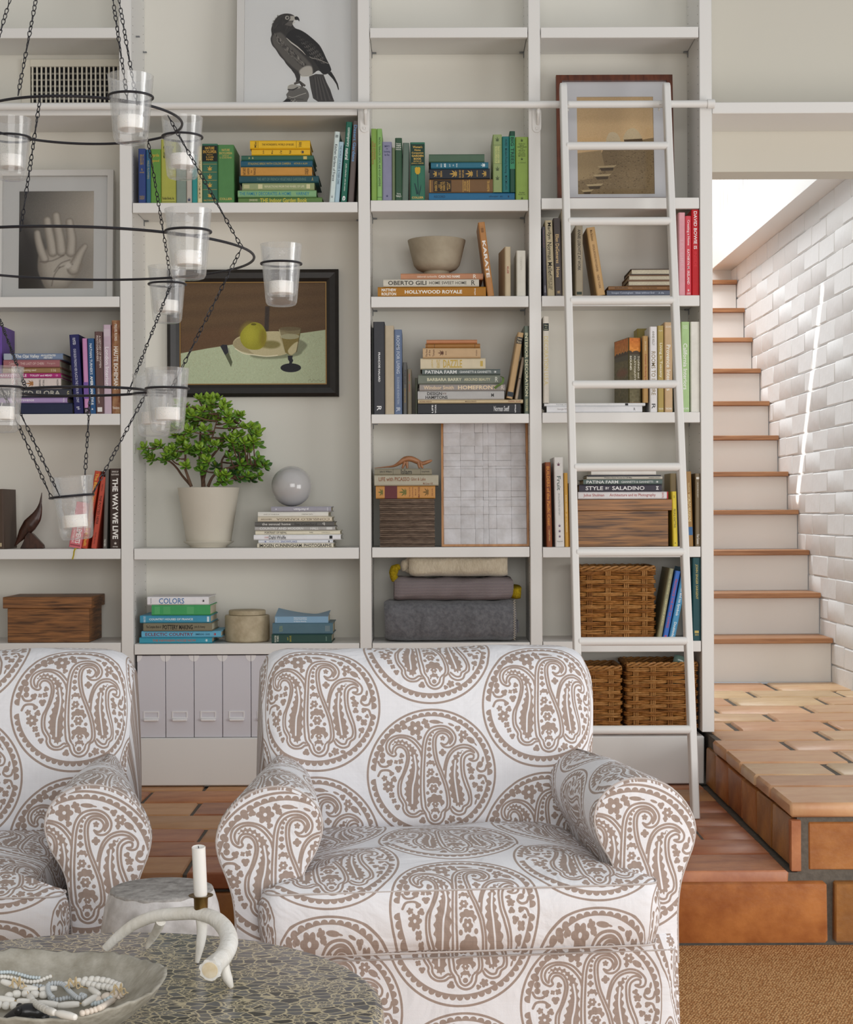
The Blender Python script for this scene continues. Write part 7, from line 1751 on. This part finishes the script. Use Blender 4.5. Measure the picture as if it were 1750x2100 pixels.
# stone stool between the chairs
ST = bpy.data.materials.new('whitewashed_stone'); ST.use_nodes = True; nt = ST.node_tree; b = nt.nodes['Principled BSDF']; b.inputs['Roughness'].default_value = .85
g_ = nt.nodes.new('ShaderNodeTexCoord'); n1 = nt.nodes.new('ShaderNodeTexNoise'); n1.inputs['Scale'].default_value = 26; n1.inputs['Detail'].default_value = 6; nt.links.new(g_.outputs['Object'], n1.inputs['Vector'])
r1 = nt.nodes.new('ShaderNodeValToRGB'); r1.color_ramp.elements[0].position = .3; r1.color_ramp.elements[0].color = (*hx('#b0adab'), 1); r1.color_ramp.elements[1].position = .6; r1.color_ramp.elements[1].color = (*hx('#d6d4d4'), 1)
nt.links.new(n1.outputs['Fac'], r1.inputs['Fac']); nt.links.new(r1.outputs[0], b.inputs['Base Color'])
bp_ = nt.nodes.new('ShaderNodeBump'); bp_.inputs['Strength'].default_value = .6; bp_.inputs['Distance'].default_value = .006; nt.links.new(n1.outputs['Fac'], bp_.inputs['Height']); nt.links.new(bp_.outputs[0], b.inputs['Normal'])
sxx, syy, szz = -.529, 3.29, .4375
t = thing('stone_stool', 'whitewashed stone stump stool between the two armchairs', 'stool', (sxx, syy, 0))
m = MB(); m.lathe([(0, .001), (.118, .001), (.126, .02), (.130, .10), (.128, .2), (.124, .27), (.122, .31), (.119, .36), (.112, .40), (.104, .424), (.100, .4335)], 72)
m.v = [(x * (1 + .012 * math.sin(3 * math.atan2(y, x)) + .006 * math.sin(11 * math.atan2(y, x) + z * 40)), y * (1 + .012 * math.sin(3 * math.atan2(y, x)) + .006 * math.sin(11 * math.atan2(y, x) + z * 40)), z) for x, y, z in m.v]; m.build('drum', ST, t, 'all')
m = MB(); m.lathe([(.101, .428), (.1015, .4335), (.096, .4365), (.06, .4375), (0, .4378)], 72)
m.v = [(x * (1 + .012 * math.sin(3 * math.atan2(y, x)) + .004 * math.sin(17 * math.atan2(y, x))), y * (1 + .012 * math.sin(3 * math.atan2(y, x)) + .004 * math.sin(17 * math.atan2(y, x))), z) for x, y, z in m.v]
tag(m.build('worn_top', mat('worn_stone', '#bdb9b5', .9, .15, noise=(40, .4), bump=(60, .8), col2='#85817e'), t, 'all'), 'grey worn top')
# ------------------------------------------------------------------ hanging iron candle rings
GX, GY = -.585, 2.80
RINGS = [(.173, CZ + .662), (.294, CZ + .435), (.112, CZ + .206)]
ch_ = thing('chandelier', 'black iron chandelier of three chained rings holding glass cups', 'chandelier', (GX, GY, CZ + .662))
CL = lambda v: Vector(v) - ch_.location
for r, z in RINGS:
    m = MB(); tl = .012 if r < .12 else .004
    m.tube([(r * math.cos(a), r * math.sin(a), z - CZ - .662 + tl * r * math.cos(a - .6)) for a in np.linspace(0, 2 * PI, 97)[:-1]], .0023, 8, closed=True)
    m.build('ring', IRON, ch_, True)
def chain(a, b):
    a, b = Vector(a), Vector(b); d = b - a; n = max(2, round(d.length / .0096)); step = d.length / n; t = d.normalized()
    u = t.cross(Vector((0, 1, .3))).normalized(); w = t.cross(u); m = MB()
    for i in range(n):
        c = CL(a + d * ((i + .5) / n)); ax = u if i % 2 else w
        ax = (ax * math.cos(i * .9) + t.cross(ax) * math.sin(i * .9) * .35).normalized()
        P = []
        for k in range(10):
            q = 2 * PI * k / 10
            wd = .0026 * (1 + .45 * math.cos(q))
            P.append(c + t * (step * .63 * math.cos(q)) + ax * (wd * math.sin(q)))
        m.tube(P, .0008, 5, closed=True)
    m.build('chain', IRON, ch_, True)
def at(px, py, h): return W(px, py, h * F / (1050 - py - ROLL * (px - 875)))
h1, h2, h3 = .662, .435, .206
hub = Vector((GX, GY, 2.42))
for px, py in ((37, 195), (-45, 215)): chain(at(px, py, h1), hub)
for px, py in ((262, 207), (281, 214)): chain(at(px, py, h1), hub + Vector((.004, .004, .01)))
chain(hub, (GX, GY, 2.9))
m = MB(); m.tube([(.011 * math.cos(a), 0, hub.z - CZ - .662 + .011 * math.sin(a)) for a in np.linspace(0, 2 * PI, 21)[:-1]], .002, 7, closed=True); m.build('top_loop', IRON, ch_, True)
chain(at(83, 197, h1), at(42, 474, h2)); chain(at(345, 238, h1), at(496, 508, h2)); chain(at(303, 284, h1), at(352, 579, h2)); chain(at(-30, 260, h1), at(-160, 530, h2))
chain(at(496, 508, h2), at(352, 797, h3)); chain(at(352, 580, h2), at(262, 808, h3)); chain(at(-30, 578, h2), at(52, 793, h3))
GLASS = bpy.data.materials.new('bubble_glass'); GLASS.use_nodes = True; nt = GLASS.node_tree; nt.nodes.clear()
N_ = nt.nodes.new
o_ = N_('ShaderNodeOutputMaterial'); tr = N_('ShaderNodeBsdfTransparent'); tr.inputs[0].default_value = (.992, .995, .996, 1)
gl = N_('ShaderNodeBsdfGlossy'); gl.inputs['Roughness'].default_value = .045; fr = N_('ShaderNodeFresnel'); fr.inputs[0].default_value = 1.5
tc = N_('ShaderNodeTexCoord'); vo = N_('ShaderNodeTexVoronoi'); vo.inputs['Scale'].default_value = 260; nz = N_('ShaderNodeTexNoise'); nz.inputs['Scale'].default_value = 34; nz.inputs['Detail'].default_value = 3
nt.links.new(tc.outputs['Object'], vo.inputs['Vector']); nt.links.new(tc.outputs['Object'], nz.inputs['Vector'])
bp = N_('ShaderNodeBump'); bp.inputs['Strength'].default_value = .35; bp.inputs['Distance'].default_value = .002
nt.links.new(nz.outputs['Fac'], bp.inputs['Height']); nt.links.new(bp.outputs[0], gl.inputs['Normal']); nt.links.new(bp.outputs[0], fr.inputs['Normal'])
mn = N_('ShaderNodeMath'); mn.operation = 'MINIMUM'; mn.inputs[1].default_value = .34; nt.links.new(fr.outputs[0], mn.inputs[0])
m1 = N_('ShaderNodeMixShader'); nt.links.new(mn.outputs[0], m1.inputs[0]); nt.links.new(tr.outputs[0], m1.inputs[1]); nt.links.new(gl.outputs[0], m1.inputs[2])
df = N_('ShaderNodeBsdfTranslucent'); df.inputs[0].default_value = (.95, .96, .97, 1); d2 = N_('ShaderNodeBsdfDiffuse'); d2.inputs[0].default_value = (.93, .94, .95, 1)
ms = N_('ShaderNodeMixShader'); ms.inputs[0].default_value = .5; nt.links.new(df.outputs[0], ms.inputs[1]); nt.links.new(d2.outputs[0], ms.inputs[2])
ra = N_('ShaderNodeValToRGB'); ra.color_ramp.elements[0].position = .10; ra.color_ramp.elements[0].color = (1, 1, 1, 1); ra.color_ramp.elements[1].position = .22; ra.color_ramp.elements[1].color = (0, 0, 0, 1)
nt.links.new(vo.outputs['Distance'], ra.inputs['Fac'])
rb = N_('ShaderNodeMapRange'); rb.inputs[1].default_value = .38; rb.inputs[2].default_value = .75; rb.inputs[3].default_value = .0; rb.inputs[4].default_value = .8; nt.links.new(nz.outputs['Fac'], rb.inputs[0])
mm_ = N_('ShaderNodeMath'); mm_.operation = 'MULTIPLY'; nt.links.new(ra.outputs[0], mm_.inputs[0]); nt.links.new(rb.outputs[0], mm_.inputs[1])
ad = N_('ShaderNodeMath'); ad.operation = 'ADD'; ad.inputs[1].default_value = .09; nt.links.new(mm_.outputs[0], ad.inputs[0])
m2 = N_('ShaderNodeMixShader'); nt.links.new(ad.outputs[0], m2.inputs[0]); nt.links.new(m1.outputs[0], m2.inputs[1]); nt.links.new(ms.outputs[0], m2.inputs[2]); nt.links.new(m2.outputs[0], o_.inputs[0])
GH = .107
m = MB(); m.lathe([(0, -GH), (.020, -GH), (.0245, -GH + .0015), (.0272, -GH + .006), (.0282, -GH + .014), (.0363, -.0008), (.0366, .0), (.0352, .0003), (.0345, -.001), (.0262, -GH + .022), (.024, -GH + .0185), (0, -GH + .0175)], 44)
GME = m.mesh('glass_cup', GLASS, True)
m = MB(); m.lathe([(0, 0), (.0205, 0), (.0212, .001), (.0212, .0195), (.0205, .0207), (.004, .0195), (0, .0193)], 28); TME = m.mesh('wax', WAX, True)
m = MB(); m.tube([(0, 0, .019), (.0004, 0, .024), (.001, 0, .028)], .0007, 6); WKM = m.mesh('wick', mat('wax_wick', '#d8d4cc', .8))
cups = [(268, 199, h1, 'glass candle cup on the near side of the highest ring'), (374, 281, h1, 'glass candle cup hanging before the green and yellow books'), (22, 283, h1, 'glass candle cup hanging in front of the hand picture'),
        (386, 475, h2, 'glass candle cup hanging over the upper edge of the still life'), (577, 541, h2, 'glass candle cup reaching furthest over the still life painting'), (343, 583, h2, 'glass candle cup beside the frame corner of the still life'),
        (343, 797, h3, 'glass candle cup hanging just above the jade plant'), (315, 808, h3, 'glass candle cup half hidden behind another above the jade plant'), (3, 795, h3, 'glass candle cup cut off by the picture edge near purple books')]
for i, (px, py, h, lab) in enumerate(cups):
    p = at(px, py, h)
    m = MB(); c = CL(p); rr_ = .0352
    m.tube([(c.x + rr_ * math.cos(a), c.y + rr_ * math.sin(a), c.z) for a in np.linspace(0, 2 * PI, 41)[:-1]], .002, 8, closed=True); m.build('cup_ring', IRON, ch_, True)
    g = link('glass_cup', GME, None, (p.x, p.y, p.z + .0335)); tag(g, lab, 'glass', 'glass cups on the chandelier')
    w = link('tea_candle', TME, None, (p.x, p.y, p.z + .0335 - GH + .0215)); tag(w, lab.replace('glass candle cup', 'white tea candle in the glass'), 'candle', 'tea candles in the glass cups'); link('wick', WKM, w)
# the lowest cup hangs from its own small ring
pc = Vector((W(147, 1018, 2.8).x, 2.8, W(147, 1018, 2.8).z)); tl = .09; rr_ = .0365
m = MB(); m.tube([CL((pc.x + rr_ * math.cos(a), pc.y + rr_ * math.sin(a), pc.z + tl * rr_ * math.cos(a))) for a in np.linspace(0, 2 * PI, 41)[:-1]], .002, 8, closed=True); m.build('cup_ring', IRON, ch_, True)
q = lambda a: (pc.x + rr_ * math.cos(a), pc.y + rr_ * math.sin(a), pc.z + tl * rr_ * math.cos(a))
chain(at(20, 801, h3), q(-1.9)); chain(at(3, 797, h3), q(2.9)); chain(at(185, 809, h3), q(1.2)); chain(at(300, 806, h3), q(-.15))
g = link('glass_cup', GME, None, pc + Vector((0, 0, .0335)), (0, -.085, 0)); tag(g, 'lowest glass candle cup, hanging in front of the carved bird shelf', 'glass', 'glass cups on the chandelier')
w = link('tea_candle', TME, None, pc + Vector((.0062, 0, .0335 - GH + .0215)), (0, -.085, 0)); tag(w, 'white tea candle in the lowest glass of the chandelier', 'candle', 'tea candles in the glass cups'); link('wick', WKM, w)
